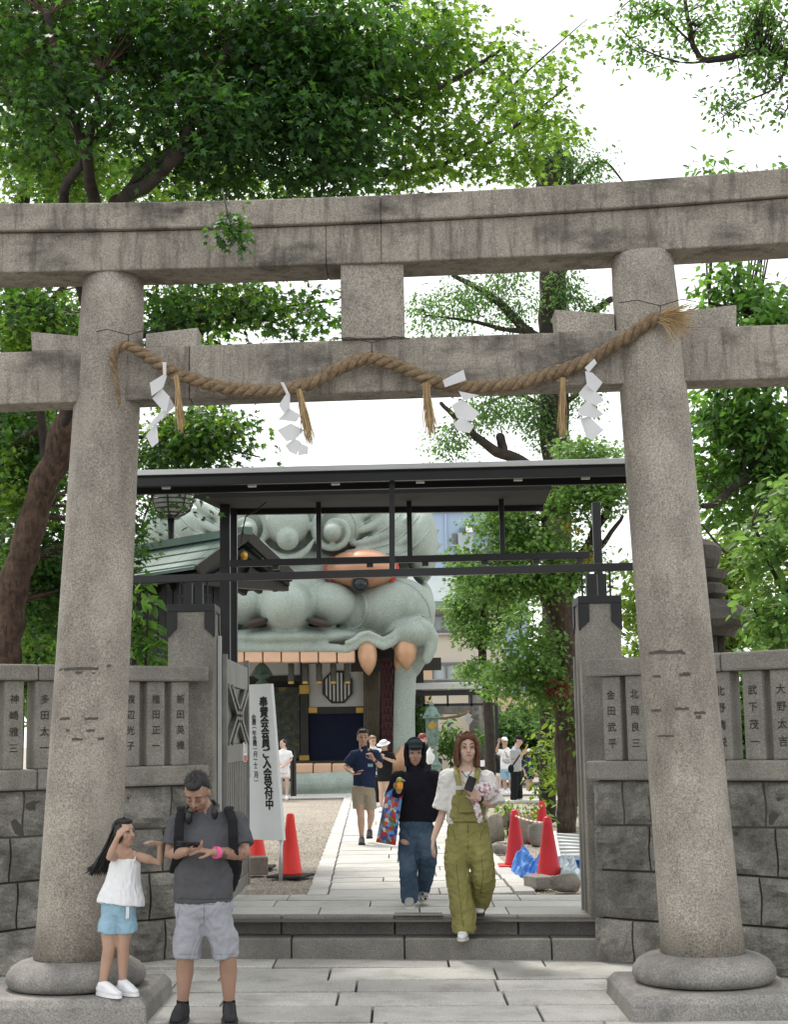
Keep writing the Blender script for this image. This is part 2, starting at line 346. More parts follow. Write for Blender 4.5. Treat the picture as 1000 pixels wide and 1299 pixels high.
pave = MB().add([(-7,4,-0.045),(7,4,-0.045),(7,14.8,-0.045),(-7,14.8,-0.045)], [(0,1,2,3)])
pave = tag(pave.build('pavement', M['bedding']), kind='structure')
rows = [13.62,13.12,12.46,11.92,11.3,10.66,10.05,9.4,8.8,8.2]
for i in range(len(rows)-1):
    y1, y0 = rows[i], rows[i+1]; x = -5.0+random.uniform(-0.6,0)
    while x < 5.0:
        L = random.uniform(0.75, 1.5); dz = random.uniform(-0.004, 0.003)
        mb = rbox(x+0.009, x+L-0.009, y0+0.027, y1-0.027, -0.045, dz, 0.003); shear(mb, 0.07 if i else 0.15)
        mb.build('paving_slab', M['slab'], pave, bevel=0.008); x += L
# the upper landing, path and border stones
land = MB().add([(-1.9,13.9,Z1-0.025),(1.9,13.4,Z1-0.025),(1.9,15.6,Z1-0.025),(-1.9,16.2,Z1-0.025)], [(0,1,2,3)])
land = tag(land.build('landing_pavement', M['bedding']), kind='structure')
for (y0, y1, o) in ((14.02,14.62,0.1),(14.63,15.18,0.5),(15.19,15.72,0.25)):
    x = -1.85-o
    while x < 1.8:
        L = random.uniform(0.7, 1.3); a = max(x, -1.78); b = min(x+L, 1.8)
        if b-a > 0.12:
            mb = rbox(a+0.006, b-0.006, y0+0.02, y1-0.02, Z1-0.03, Z1+random.uniform(-0.002,0.003), 0.002)
            shear(mb, SK).build('landing_slab', M['slab2'], land, bevel=0.007)
        x += L
path = tag(MB().add([(-0.9,15.6,Z1-0.024),(1.35,15.3,Z1-0.024),(0.95,41,Z1-0.024),(-1.45,41,Z1-0.024)], [(0,1,2,3)]).build('path', M['bedding']), kind='structure')
def path_x(y): return -0.02*(y-15.86)
nb = 0; y = 15.75
while y < 41:
    dl = random.uniform(0.5, 0.85) if y < 27 else random.uniform(1.0, 1.5)
    px_ = path_x(y)
    # border stones
    for sx in (-1, 1):
        xb = (-0.94 if sx < 0 else 1.33-0.2)+px_
        rbox(xb+0.005, xb+0.2, y+0.005, y+dl-0.005, Z1-0.03, Z1+0.012, 0.001).build('border_stone', M['slab2'], path, bevel=0.006)
    x = -0.73+px_
    end = 1.12+px_
    while x < end-0.05:
        L = random.uniform(0.55, 1.4); b = x+L
        if end-b < 0.3: b = end
        rbox(x+0.007, b-0.007, y+0.022, y+dl-0.022, Z1-0.03, Z1+random.uniform(-0.003,0.004), 0.002).build('path_slab', M['slab2'], path, bevel=0.006); x = b
    y += dl
terr = MB().add([(-14,41,Z1+0.004),(14,41,Z1+0.004),(14,52,Z1+0.004),(-14,52,Z1+0.004)], [(0,1,2,3)])
terr = tag(terr.build('terrace', M['bedding']), kind='structure')
for j in range(4):
    x = -9+random.uniform(-0.5,0)
    while x < 7:
        L = random.uniform(1.2,1.9)
        rbox(x+0.01, x+L-0.01, 41+j*1.2+0.01, 41+(j+1)*1.2-0.01, Z1-0.02, Z1+0.02).build('terrace_slab', M['slab2'], terr, bevel=0.008); x += L
tag(rbox(1.6, 9, 36.4, 36.9, Z1-0.03, Z1+0.05).build('kerb', M['slab2'], bevel=0.02), kind='structure')
# loose gravel: many little stones lying on the yard near the landing
rng = np.random.default_rng(3)
def pebbles(regions, n):
    base = np.array([(0,0,0.6),(1,0,0),(0,1,0),(-1,0,0),(0,-1,0)], float); fs = np.array([(0,1,2),(0,2,3),(0,3,4),(0,4,1)])
    V = []; Fc = []; k = 0
    for (x0,x1,y0,y1,nn) in regions:
        y = y0*(y1/y0)**rng.random(nn); x = x0+(x1-x0)*rng.random(nn); s = rng.uniform(0.008,0.02,nn); a = rng.uniform(0,6.28,nn)
        for q in range(nn):
            ca, sa = math.cos(a[q])*s[q], math.sin(a[q])*s[q]
            b = base @ np.array([[ca,sa,0],[-sa*0.8,ca*0.8,0],[0,0,s[q]]]); b += (x[q], y[q], Z1-0.03); V.append(b); Fc.append(fs+k); k += 5
    me = bpy.data.meshes.new('gravel'); me.from_pydata(np.vstack(V).tolist(), [], np.vstack(Fc).tolist()); return me
pm = pebbles([(-2.4,-0.95,15.4,30,9000),(1.35,3.0,15.0,30,9000),(-2.2,-1.2,28,41,1500),(0.9,3.5,28,40,1500)], 0)
tag(obj('gravel', pm, M['pebble']), 'loose brown gravel beside the stone path', 'gravel', kind='stuff')
# steps
st = thing('stone_steps', 'two low granite steps between the rough walls below the gate', 'steps', (0,13.6,0))
for (xa, xb) in ((-2.15,-0.95),(-0.94,0.02),(0.03,1.25),(1.26,1.98)):
    shear(rbox(xa, xb, 13.56, 13.98, -0.04, 0.171), SK).build('lower_step_stone', M['step'], st, bevel=0.014)
for (xa, xb) in ((-2.0,-1.06),(-1.05,-0.06),(-0.05,1.0),(1.01,1.72)):
    shear(rbox(xa, xb, 13.87, 14.02, 0.02, Z1-0.001), SK).build('upper_step_stone', M['step'], st, bevel=0.014)
shear(rbox(-0.06, 0.36, 13.84, 14.04, Z1+0.001, Z1+0.012), SK).build('worn_kerb_patch', M['step'], st, bevel=0.005)
# ================================================================== splayed walls with inscribed pillar fence
def wall(px_pts, px_end, names, label, mirror, rails):
    A = G(*px_pts[0]); B = G(*px_pts[1])
    d = (B-A).normalized()     # pointing outwards
    n = Vector((d.y, -d.x, 0)) if mirror > 0 else Vector((-d.y, d.x, 0))
    if n.y > 0: n = -n
    def s_of(px, back=0.12):                     # where a column of pixels meets the fence plane
        rr = ray(px, 900); q = A - n*back - CP
        # CP + k*rr with (k*rr - q).n = 0
        k = q.dot(n)/rr.dot(n); return ((CP+rr*k) - A).dot(d)
    s0 = s_of(px_end)
    def W(s, t, z): return A + d*s + n*t + Vector((0,0,z))
    Ye = (W(s0,-0.1,0)).y; zr = [P(px_end, q, Ye).z for q in rails]
    root = thing('stone_wall', label, 'wall', W(s0+0.5, -0.3, 0))
    S1 = s0+4.2
    core = MB().prism([W(s0+0.06,-0.10,-0.05),W(S1,-0.10,-0.05),W(S1,-0.55,-0.05),W(s0+0.06,-0.55,-0.05)], (0,0,zr[3]+0.05)); core.build('wall_core', M['mortar'], root)
    zs = [-0.04]+[zr[3]*q for q in (0.24,0.50,0.75)]+[zr[3]-0.004]
    for i in range(4):
        s = s0; first = True
        while s < S1-0.1:
            L = random.uniform(0.3,0.95)*(0.75 if first else 1); e = min(s+L, S1); first = False
            if S1-e < 0.3: e = S1
            t0 = -0.035-0.02*i; nx, nz = 12, 9; mb = MB(); sd_ = random.uniform(0,50)
            vs = []; fs = []
            for b in range(nz):
                for a in range(nx):
                    u = a/(nx-1); v_ = b/(nz-1); ss = s+0.009+(e-s-0.018)*u+0.007*((1-u)*math.sin(6*v_+s*9)*(s-s0 > 0.01)+u*math.sin(6*v_+e*9)*(e < S1-0.01)); zlo = zs[i]+(0.03*mnoise.noise((ss*1.1+i*7.3, 4, mirror)) if i else 0); zhi = zs[i+1]+(0.03*mnoise.noise((ss*1.1+(i+1)*7.3, 4, mirror)) if i < 3 else 0); zz = zlo+0.009+(zhi-zlo-0.018)*v_
                    edge = min(u, 1-u, v_, 1-v_)
                    t = t0 + (0.035*min(1, edge*5)) + (0.075*mnoise.noise((ss*4.5+sd_, zz*4.5, 3))+0.04*mnoise.noise((ss*13+sd_, zz*13, 1)))*min(1, edge*6+0.12)
                    vs.append(W(ss, t, zz))
            for b in range(nz-1):
                for a in range(nx-1): q = b*nx+a; fs.append((q, q+1, q+nx+1, q+nx))
            # returns into the joints
            o = len(vs); ring = [a for a in range(nx)]+[b*nx+nx-1 for b in range(1,nz)]+[(nz-1)*nx+a for a in range(nx-2,-1,-1)]+[b*nx for b in range(nz-2,0,-1)]
            for q in ring: vs.append(vs[q]-n*0.12)
            m_ = len(ring)
            for q in range(m_): fs.append((ring[q], o+q, o+(q+1) % m_, ring[(q+1) % m_]))
            mb.add(vs, fs); ob = mb.build('stone_block', M['block'], root, fix=True); s = e
    for (za, zb, t1, nm) in ((zr[3],zr[2],-0.02,'lower_rail'),(zr[1],zr[0],-0.03,'upper_rail')):
        s = s0-0.02
        for L in (1.28 if mirror > 0 else 1.62, 1.5, 2.0):
            e = min(s+L, S1)
            if e-s > 0.05:
                mb = MB().prism([W(s,t1,za),W(e-0.006,t1,za),W(e-0.006,t1-0.3,za),W(s,t1-0.3,za)], (0,0,zb-za)); mb.build(nm, M['granite_fence'], root, bevel=0.018)
            s = e
    for px_, nm in names:
        s = s_of(px_, 0.085)
        mb = MB().prism([W(s-0.087,-0.07,zr[2]+0.001),W(s+0.087,-0.07,zr[2]+0.001),W(s+0.087,-0.26,zr[2]+0.001),W(s-0.087,-0.26,zr[2]+0.001)], (0,0,zr[1]-zr[2]-0.002))
        pl = mb.build('pillar', M['granite_fence'], root, bevel=0.012)
        if nm:
            u = d if mirror > 0 else -d
            tx = MB(); vtext(tx, nm, W(s,-0.0675,zr[1]-0.155), u, Vector((0,0,1)), 0.082, 0.135, bold=0.0015)
            tx.build('inscription', M['carve_and_shade'], pl, fix=False)
    return root
wall([(225,1216),(0,1240)], 257, [(228,'新田英機'),(197,'植田正一'),(165,'渡辺光子'),(130,None),(92,None),(56,'多田太一'),(17,'神崎雅三'),(-25,None),(-70,None),(-118,None)],
     'rough stone wall with inscribed pillar fence behind the girl and man', -1, (845.8,864.8,969.8,994))
wall([(789,1222),(1000,1240)], 751, [(777,'金田武平'),(807,'北岡良三'),(841,None),(878,None),(916,'北野清悦'),(957,'武下茂一'),(993,'大野太吉'),(1036,None),(1080,None),(1130,None)],
     'rough stone wall with inscribed pillar fence below the old stone lantern', 1, (836.6,859,965,989))
# ================================================================== gate posts
def gate_post(px0, px1, ptop, label, leafside):
    xc = ((px0+px1)/2-500)/F_PX; Yf = 13.86/(1+SK*xc) + 0.06
    x0 = P(px0, 900, Yf).x; x1 = P(px1, 900, Yf).x; zt = P((px0+px1)/2, ptop, Yf).z; dpt = 0.45
    root = thing('gate_post', label, 'gate post', ((x0+x1)/2, Yf+dpt/2, 0), 'square stone gate posts')
    MB().box(((x0+x1)/2, Yf+dpt/2, (zt-0.06)/2+0.0), (x1-x0, dpt, zt-0.06)).build('post', M['granite_fence'], root, bevel=0.012)
    cap = MB(); cx = (x0+x1)/2; e = 0.012
    cap.box((cx, Yf+dpt/2, zt-0.03), (x1-x0+2*e, dpt+2*e, 0.07)); cap.build('metal_cap', M['metal_black'], root, bevel=0.006)
    for fy, dy in ((Yf-0.014, 0.013), (Yf+dpt+0.001, 0.013)):
        for sx in (-1, 1):
            xo = cx+sx*((x1-x0)/2+0.008); xi = xo-sx*0.09
            MB().prism([(xo,fy,zt-0.065),(xi,fy,zt-0.065),(xi,fy,zt-0.22),(xo,fy,zt-0.30)], (0,dy,0)).build('metal_trim', M['metal_black'], root)
    for sx in (-1, 1):
        xs = cx+sx*((x1-x0)/2+0.001)
        for ya, yb in ((Yf+0.0, Yf+0.09), (Yf+dpt, Yf+dpt-0.09)):
            MB().prism([(xs,ya,zt-0.065),(xs,yb,zt-0.065),(xs,yb,zt-0.22),(xs,ya,zt-0.30)], (sx*0.012,0,0)).build('metal_trim', M['metal_black'], root)
    # short posts that carry the beam
    for k in (-0.05, 0.05): MB().box((cx+k, Yf+0.2, zt+0.105), (0.075,0.09,0.22)).build('stub_post', M['metal_black'], root)
    for k in (-0.125, 0.125):
        MB().tube([(cx+k,Yf+0.2,zt),(cx+k,Yf+0.2,zt+0.28)], 0.009, 8).box((cx+k,Yf+0.2,zt+0.1),(0.05,0.03,0.02)).build('clamp_rod', M['metal_black'], root)
    return root, x0, x1, Yf, zt, dpt
gl = gate_post(213, 271, 767, 'square granite gate post with black metal cap beside the open gate leaf', 1)
gr = gate_post(740, 792, 756, 'square granite gate post with black metal cap beside the garden trunks', -1)
sr = MB().box((gr[1]-0.03, gr[3]+0.26, Z1+1.12), (0.02, 0.06, 2.2)); o = sr.build('gate_stile', M['gate_metal']); tag(o, 'thin metal gate stile fixed along the side of the stone post', 'gate stile')
sr = MB().box((gl[2]+0.022, gl[3]+0.30, Z1+1.25), (0.03, 0.07, 2.5)); o = sr.build('gate_stile', M['gate_strip']); tag(o, 'pale metal hinge stile between the gate post and open gate leaf', 'gate stile')
# open gate leaf
LX, LY0, LY1 = gl[2]+0.055, gl[3]+0.42, gl[3]+2.55
gt = thing('gate_leaf', 'open weathered metal gate leaf with crossed bars and vertical slats', 'gate', (LX, (LY0+LY1)/2, Z1))
GZ = [P(278,q,LY0).z for q in (835,868,944,968)]
def gbox(nm, ya, yb, za, zb, th=0.04, m='gate_metal', x=0.0): return MB().box((LX+x, (ya+yb)/2, (za+zb)/2), (th, yb-ya, zb-za)).build(nm, M[m], gt, bevel=0.004)
gbox('top_panel', LY0+0.05, LY1-0.06, GZ[1], GZ[0]); gbox('mid_panel', LY0+0.05, LY1-0.06, GZ[3], GZ[2])
gbox('back_sheet', LY0+0.05, LY1-0.06, GZ[2], GZ[1], 0.008, x=-0.02)
gbox('stile', LY0, LY0+0.05, Z1+0.03, GZ[0]+0.04, 0.05); gbox('stile', LY1-0.06, LY1, Z1+0.03, GZ[0]+0.08, 0.06); gbox('bottom_rail', LY0+0.05, LY1-0.06, Z1+0.04, Z1+0.16)
for k in range(12):
    yy = LY0+0.13+k*(LY1-LY0-0.25)/11; gbox('slat', yy-0.035, yy+0.035, Z1+0.16, GZ[3], 0.03, x=-0.005)
for (a, b) in (((LY0+0.08,GZ[1]-0.01),(LY1-0.42,GZ[2]+0.01)),((LY0+0.42,GZ[1]-0.01),(LY1-0.08,GZ[2]+0.01)),((LY0+0.08,GZ[2]+0.01),(LY1-0.42,GZ[1]-0.01)),((LY0+0.42,GZ[2]+0.01),(LY1-0.08,GZ[1]-0.01))):
    MB().bar((LX+0.012,a[0],a[1]),(LX+0.012,b[0],b[1]),0.05,0.045).build('cross_bar', M['gate_metal'], gt)
o = MB().box((LX+0.0225, LY1-0.42, (GZ[2]+GZ[3])/2), (0.004,0.38,0.2)).build('notice_sticker', M['white_paint'], gt)
MB().box((LX+0.0255, LY1-0.42, (GZ[2]+GZ[3])/2-0.065), (0.002,0.3,0.06)).build('red_band', M['red'], o)
tx = MB(); vtext(tx, '立', (LX+0.0265, LY1-0.50, (GZ[2]+GZ[3])/2+0.035), Vector((0,1,0)), Vector((0,0,1)), 0.09, 0.1); vtext(tx, '禁', (LX+0.0265, LY1-0.36, (GZ[2]+GZ[3])/2+0.035), Vector((0,1,0)), Vector((0,0,1)), 0.09, 0.1); tx.build('lettering', M['ink'], o, fix=False)
# ================================================================== torii
def torii_y(x): return 11.28-0.056*x
T = thing('torii_gate', 'large weathered granite torii gate hung with a straw rope', 'torii', (0,11.28,0))
COLS = []
for (bx, tx_, nm) in ((97,145,'l'),(892.5,813.5,'r')):
    Yc = 11.43 if nm == 'l' else 11.14
    b = P(bx, 1222, Yc); zb = 0.342; b.z = zb; t = P(tx_, 345 if nm == 'l' else 318, Yc); 
    r0 = 0.298 if nm == 'l' else 0.286; r1 = 0.236
    axis = t-b; pts = []; rad = []
    for i in range(15):
        f = i/14; pts.append(b+axis*(f*1.012)); rad.append(r0+(r1-r0)*(f**0.85)+ (0.006 if i == 0 else 0))
    COLS.append((b, axis, r0, r1, Yc))
    # worn inscriptions: thin strips, shade below them painted dark, following the round surface
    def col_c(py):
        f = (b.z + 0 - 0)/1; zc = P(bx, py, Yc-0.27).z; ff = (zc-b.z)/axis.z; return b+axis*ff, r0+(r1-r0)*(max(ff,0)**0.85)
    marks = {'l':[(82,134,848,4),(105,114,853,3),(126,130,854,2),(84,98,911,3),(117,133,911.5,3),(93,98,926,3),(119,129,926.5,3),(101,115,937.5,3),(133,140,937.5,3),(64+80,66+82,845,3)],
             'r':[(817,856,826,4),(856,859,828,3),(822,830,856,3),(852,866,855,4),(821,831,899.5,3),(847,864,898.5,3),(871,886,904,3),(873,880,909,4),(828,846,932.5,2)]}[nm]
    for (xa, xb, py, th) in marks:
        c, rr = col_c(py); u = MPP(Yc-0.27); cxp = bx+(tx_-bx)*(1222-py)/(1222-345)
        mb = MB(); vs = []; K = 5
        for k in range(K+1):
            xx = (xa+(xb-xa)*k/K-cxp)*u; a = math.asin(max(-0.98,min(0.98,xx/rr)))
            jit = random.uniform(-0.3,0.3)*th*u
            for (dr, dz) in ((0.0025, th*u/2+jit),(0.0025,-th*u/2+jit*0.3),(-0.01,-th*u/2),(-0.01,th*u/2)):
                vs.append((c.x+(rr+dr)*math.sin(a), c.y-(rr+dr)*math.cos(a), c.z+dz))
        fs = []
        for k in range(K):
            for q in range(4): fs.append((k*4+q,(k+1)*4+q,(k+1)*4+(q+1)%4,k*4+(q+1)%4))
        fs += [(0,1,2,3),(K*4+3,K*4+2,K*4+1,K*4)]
        mb.add(vs, fs).build('inscription_shade', M['carve_and_shade'], T)
    zt = 0.153
    prof = [(0.40,zt-0.0),(0.47,zt+0.012),(0.495,zt+0.055),(0.487,zt+0.10),(0.455,zt+0.145),(0.40,zt+0.178),(0.345,zt+0.188),(0.33,zt+0.195),(0.2,zt+0.196)]
    MB().lathe((b.x,b.y,0), prof, 48).build('plinth', M['granite_base'], T, smooth=True)
    ped = MB(); h = 0.6; c_ = 0.045; lo = [(-h,-h),(h,-h),(h,h),(-h,h)]
    vs = [(b.x+x, b.y+y-0.05, z) for z, e in ((-0.05,0.015),(zt-0.05,0.0),(zt,-c_)) for x, y in [(a*(1+e/h), d_*(1+e/h)) for a, d_ in lo]]
    fs = [tuple(range(8,12))]+[(i+4*j,(i+1)%4+4*j,(i+1)%4+4*j+4,i+4*j+4) for j in range(2) for i in range(4)]+[(3,2,1,0)]
    ped.add(vs, fs).build('pedestal', M['granite_base'], T, bevel=0.008)
# lintels: heights sampled on the photograph, then extrapolated with an upturned end
def zfit(samples, yoff):
    xs = []; zs = []
    for px_, py_ in samples:
        Y_ = 11.28
        for _ in range(3):
            p = P(px_, py_, Y_); Y_ = torii_y(p.x)+yoff
        p = P(px_, py_, Y_); xs.append(p.x); zs.append(p.z)
    return np.polyfit(xs, zs, 2)
ftop = zfit([(0,258),(250,257),(450,249),(700,236),(1000,214)], -0.26)
fsplit = zfit([(0,293),(250,289),(450,283),(700,268),(1000,249)], -0.25)
fbot = zfit([(0,345),(250,343),(450,334.5),(700,322),(1000,309)], -0.205)
def lintel(nm, flo, fhi, hw0, hw1, x0, x1, m):
    mb = MB(); K = max(2, int((x1-x0)/0.2)); vs = []
    for k in range(K+1):
        x = x0+(x1-x0)*k/K; zl = float(np.polyval(flo, x)); zh = float(np.polyval(fhi, x)); y = torii_y(x)
        vs += [(x,y-hw0,zl),(x,y-hw1,zh),(x,y+hw1,zh),(x,y+hw0,zl)]
    fs = [(k*4+q,(k+1)*4+q,(k+1)*4+(q+1)%4,k*4+(q+1)%4) for k in range(K) for q in range(4)]+[(0,1,2,3),(K*4+3,K*4+2,K*4+1,K*4)]
    return mb.add(vs, fs).build(nm, m, T, bevel=0.012)
for (b, axis, r0, r1, Yc) in COLS:
    f1 = (float(np.polyval(fbot, (b+axis).x))+0.004-b.z)/axis.z
    MB().tube([b+axis*(f1*i/16) for i in range(17)], [r0+(r1-r0)*((i/16)**0.85)+(0.006 if i == 0 else 0) for i in range(16)]+[r1-0.01], 56).build('column', M['granite'], T, smooth=True)
for a, b in ((-4.3,-0.06),(-0.0595,4.3)): lintel('upper_lintel', fsplit, ftop, 0.255, 0.275, a, b, M['granite_top'])
fsp2 = fsplit.copy(); fsp2[2] -= 0.003
for a, b in ((-4.2,-0.47),(-0.4695,-0.06),(-0.0595,4.2)): lintel('lower_lintel', fbot, fsp2, 0.205, 0.212, a, b, M['granite_top'])
ntop = zfit([(0,445),(250,437),(400,432.5),(600,426),(1000,409)], -0.14); nbot = zfit([(0,514),(250,508),(500,495),(690,490),(1000,482)], -0.14)
ntop[0] = nbot[0] = 0
ntop = np.polyfit([-2.5,2.5],[np.polyval(ntop,-2.5),np.polyval(ntop,2.5)],1); nbot = np.polyfit([-2.5,2.5],[np.polyval(nbot,-2.5),np.polyval(nbot,2.5)],1)
for a, b in ((-4.0,-1.5),(-1.496,4.0)): lintel('tie_beam', nbot, ntop, 0.142, 0.14, a, b, M['granite_top'])
z0 = float(np.polyval(ntop,-0.15))-0.002; z1 = float(np.polyval(fbot,-0.15))+0.01
a = P(432.5,400,11.08).x; b = P(513.5,400,11.08).x
MB().box(((a+b)/2, torii_y(-0.15), (z0+z1)/2), (b-a, 0.34, z1-z0)).build('centre_strut', M['granite'], T, bevel=0.01)
for (xa, xb, ya, yb, nm) in ((36,99,425,443,0),(183,248,417,434,1),(705,778,401,423,0),(862,928,392,413,1)):
    p0 = P(xa, yb, 11.2); p1 = P(xb, yb, 11.2); q0 = P(xa, ya, 11.2); zb0 = float(np.polyval(ntop, (p0.x+p1.x)/2))+0.001
    hh = q0.z-p0.z+0.015
    sl = 0.03
    ps = [(p0.x, 0, zb0),(p1.x, 0, zb0),(p1.x+(0.012 if nm else 0), 0, zb0+hh+(sl if nm else -sl*0.4)),(p0.x-(0 if nm else 0.012), 0, zb0+hh+(-sl*0.4 if nm else sl))]
    yc = torii_y((p0.x+p1.x)/2)
    MB().prism([(x, yc-0.11, z) for x, _, z in ps], (0,0.22,0)).build('wedge', M['granite'], T, bevel=0.008)
# ================================================================== straw rope, tassels, paper streamers
def rope_y(px_):
    f = (px_-140)/720.0
    y = 11.045-0.0402*(f-0.5)*2*2.0
    if px_ < 190: y = 11.13 - 0.0
    if px_ > 770: y -= 0.12*(px_-770)/60
    if 190 <= px_ < 240: y = 11.13+(11.09-11.13)*(px_-190)/50
    return y
rp = [(152,513,.25),(149,495,.35),(145.5,475,.5),(143.5,457,.62),(149,443,.72),(163,438.5,.8),(183,450,.9),(208,466,1),(240,480,1),(280,491,1),(320,496,1),(360,495,1),(395,486,1),(430,468,1),(455,457.5,1),(472,454.5,1),(490,459,1),(515,468,1),(545,482,1),(580,490,1),(620,491,1),(660,486,1),(700,474,1),(735,462,1),(765,447,1),(795,428,1),(825,408,1),(839,401,0.95)]
pw = [(P(a, b, rope_y(a)), r) for a, b, r in rp]
dense = []
for i in range(len(pw)-1):
    p0 = pw[max(i-1,0)][0]; p1 = pw[i][0]; p2 = pw[i+1][0]; p3 = pw[min(i+2,len(pw)-1)][0]
    for k in range(10):
        t = k/10; q = 0.5*((2*p1)+(p2-p0)*t+(2*p0-5*p1+4*p2-p3)*t*t+(3*p1-p0-3*p2+p3)*t**3)
        dense.append((q, pw[i][1]+(pw[i+1][1]-pw[i][1])*t))
dense.append(pw[-1])
RP = thing('straw_rope', 'twisted straw rope with tassels draped across the torii beam', 'rope', (0, 11.0, P(500,490,11.0).z))
Ls = [0]
for i in range(1, len(dense)): Ls.append(Ls[-1]+(dense[i][0]-dense[i-1][0]).length)
for k in range(3):
    pts = []; rad = []
    for i, (q, r) in enumerate(dense):
        t = (dense[min(i+1,len(dense)-1)][0]-dense[max(i-1,0)][0]).normalized(); sd_ = Vector((0,1,0))-t*t.y; sd_.normalize(); up = t.cross(sd_)
        ph = -Ls[i]*2*math.pi/0.235+k*2*math.pi/3; rr = 0.0255*r
        pts.append(q+sd_*(rr*math.cos(ph))+up*(rr*math.sin(ph))); rad.append(0.0265*r)
    MB().tube(pts, rad, 10, ref=(0,1,0), c0='round').build('strand', M['rope'], RP, smooth=True)
hr_ = MB()
for k in range(420):
    i = random.randrange(60, len(dense)-1); q, r = dense[i]; t = (dense[i+1][0]-dense[i-1][0]).normalized(); an = random.uniform(0,6.28)
    o_ = Vector((0,math.cos(an),math.sin(an)))*0.048*r; L_ = random.uniform(0.02,0.06)
    e = q+o_+t*random.uniform(-L_,L_)+o_.normalized()*L_*0.35+Vector((0,0,-0.008)); hr_.tube([q+o_*0.9, e], [0.0011,0.0006], 3, ref=(0,1,0))
hr_.build('loose_fibres', M['straw'], RP, kind='stuff', fix=False)
def straws(root_px, tip_px, n, spread, Y_, r=0.0022, cross=None):
    mb = MB(); a = P(*root_px, Y_); b = P(*tip_px, Y_)
    for k in range(n):
        o = Vector((random.gauss(0,spread*0.45), random.gauss(0,0.012), 0)); e = Vector((random.gauss(0,spread), random.gauss(0,0.025), random.uniform(-0.02,0.09)))
        m_ = (a+b)/2+(o+e)/2+Vector((random.gauss(0,0.006),random.gauss(0,0.006),0))
        mb.tube([a+o, m_, b+e], [r, r, r*0.7], 4, ref=(0,1,0))
    return mb
for (rt, tp, sp) in (((224,477),(229,546),0.016),((379,494),(393,562),0.022),((541,486),(546,552),0.024),((714,480),(714,552),0.016)):
    mb = straws(rt, tp, 85, sp, rope_y(rt[0])-0.045)
    mb.tube([P(rt[0]-7, rt[1]+3, rope_y(rt[0])-0.03), P(rt[0]+7, rt[1]+3, rope_y(rt[0])-0.03)], 0.006, 6); mb.build('tassel', M['straw'], RP)
fr = MB(); a = P(836,403,rope_y(836)-0.02)
for k in range(170):
    ang = random.gauss(-0.15,0.42); L = random.uniform(0.16,0.27)
    d_ = Vector((math.cos(ang)*0.85, random.gauss(-0.25,0.2), math.sin(ang))).normalized()
    e = a+d_*L; e.z -= random.uniform(0,0.03); fr.tube([a+Vector((random.gauss(0,0.012),random.gauss(0,0.012),random.gauss(0,0.018))), (a+e)/2+Vector((0,0,0.012)), e], [0.0026,0.0022,0.0014], 4, ref=(0,1,0))
fr.build('frayed_end', M['straw'], RP)
for px_, py_, yb in ((163,437,425),(472,454,435),(838,400,388),(640-5,455,0)):
    if not yb: continue
    wr = MB(); q = P(px_, py_, rope_y(px_)-0.03); t = P(px_, yb, rope_y(px_)-0.03); wr.tube([q, t], 0.004, 6)
    for s_ in (-1, 1): wr.tube([t, t+Vector((s_*0.16, 0.02, 0.05)), t+Vector((s_*0.28, 0.12, 0.06))], 0.0035, 6, ref=(0,1,0))
    wr.build('tie_wire', M['wire'], RP)
def Z3(x, y): return (120+x/2.632, 390+y/2.632)
def Z4(x, y): return (480+x/2.5, 370+y/2.5)
SH = [
 ('white zigzag paper streamer near the thin curled rope tail', Z3, [[(226,182),(240,184),(239,228),(229,226)],[(230,222),(240,225),(228,266),(192,298),(186,254)],[(190,300),(224,270),(252,300),(241,350),(226,342)],[(226,340),(250,300),(265,325),(203,392),(164,418)],[(168,424),(207,385),(213,450),(190,466)]]),
 ('white zigzag paper streamer between the tail streamer and the folded one', Z3, [[(620,248),(632,250),(652,292),(641,292)],[(640,288),(652,290),(652,334),(632,354),(616,328)],[(611,370),(650,336),(689,362),(672,383)],[(611,412),(655,386),(698,405),(668,440),(640,447)],[(635,458),(668,437),(691,450),(674,492),(650,480)],[(680,450),(713,462),(712,486),(680,494)]]),
 ('white paper streamer folded over the rope in its middle', Z4, [[(205,278),(270,250),(278,284),(212,301)],[(255,318),(322,325),(270,346)],[(233,357),(266,339),(319,386),(300,413),(250,398)],[(239,420),(263,396),(306,421),(290,446),(250,440)]]),
 ('white zigzag paper streamer near the frayed rope end', Z4, [[(656,240),(685,214),(693,228),(668,256)],[(655,254),(680,257),(714,285),(690,319),(662,301)],[(637,320),(662,290),(716,346),(690,363),(660,346)],[(632,376),(665,345),(719,384),(690,399),(640,393)],[(642,398),(672,394),(713,441),(680,471),(660,456)]]),
]
for lab, zf, polys in SH:
    c = zf(*polys[0][0]); root = thing('paper_streamer', lab, 'paper streamer', P(c[0], c[1], rope_y(c[0])-0.08), 'zigzag paper streamers on the rope')
    for i, pl in enumerate(polys):
        Yb = rope_y(c[0])-0.085-0.012*(i % 2); pts = []
        cx = sum(p[0] for p in pl)/len(pl)
        for j, p in enumerate(pl):
            a = zf(*p); q = P(a[0], a[1], Yb); q.y += (p[0]-cx)*0.0009*(1 if i % 2 else -1)+0.004*i; pts.append(q)
        MB().prism(pts, (0.0005,0.0035,0)).build('paper_fold', M['paper'], root)
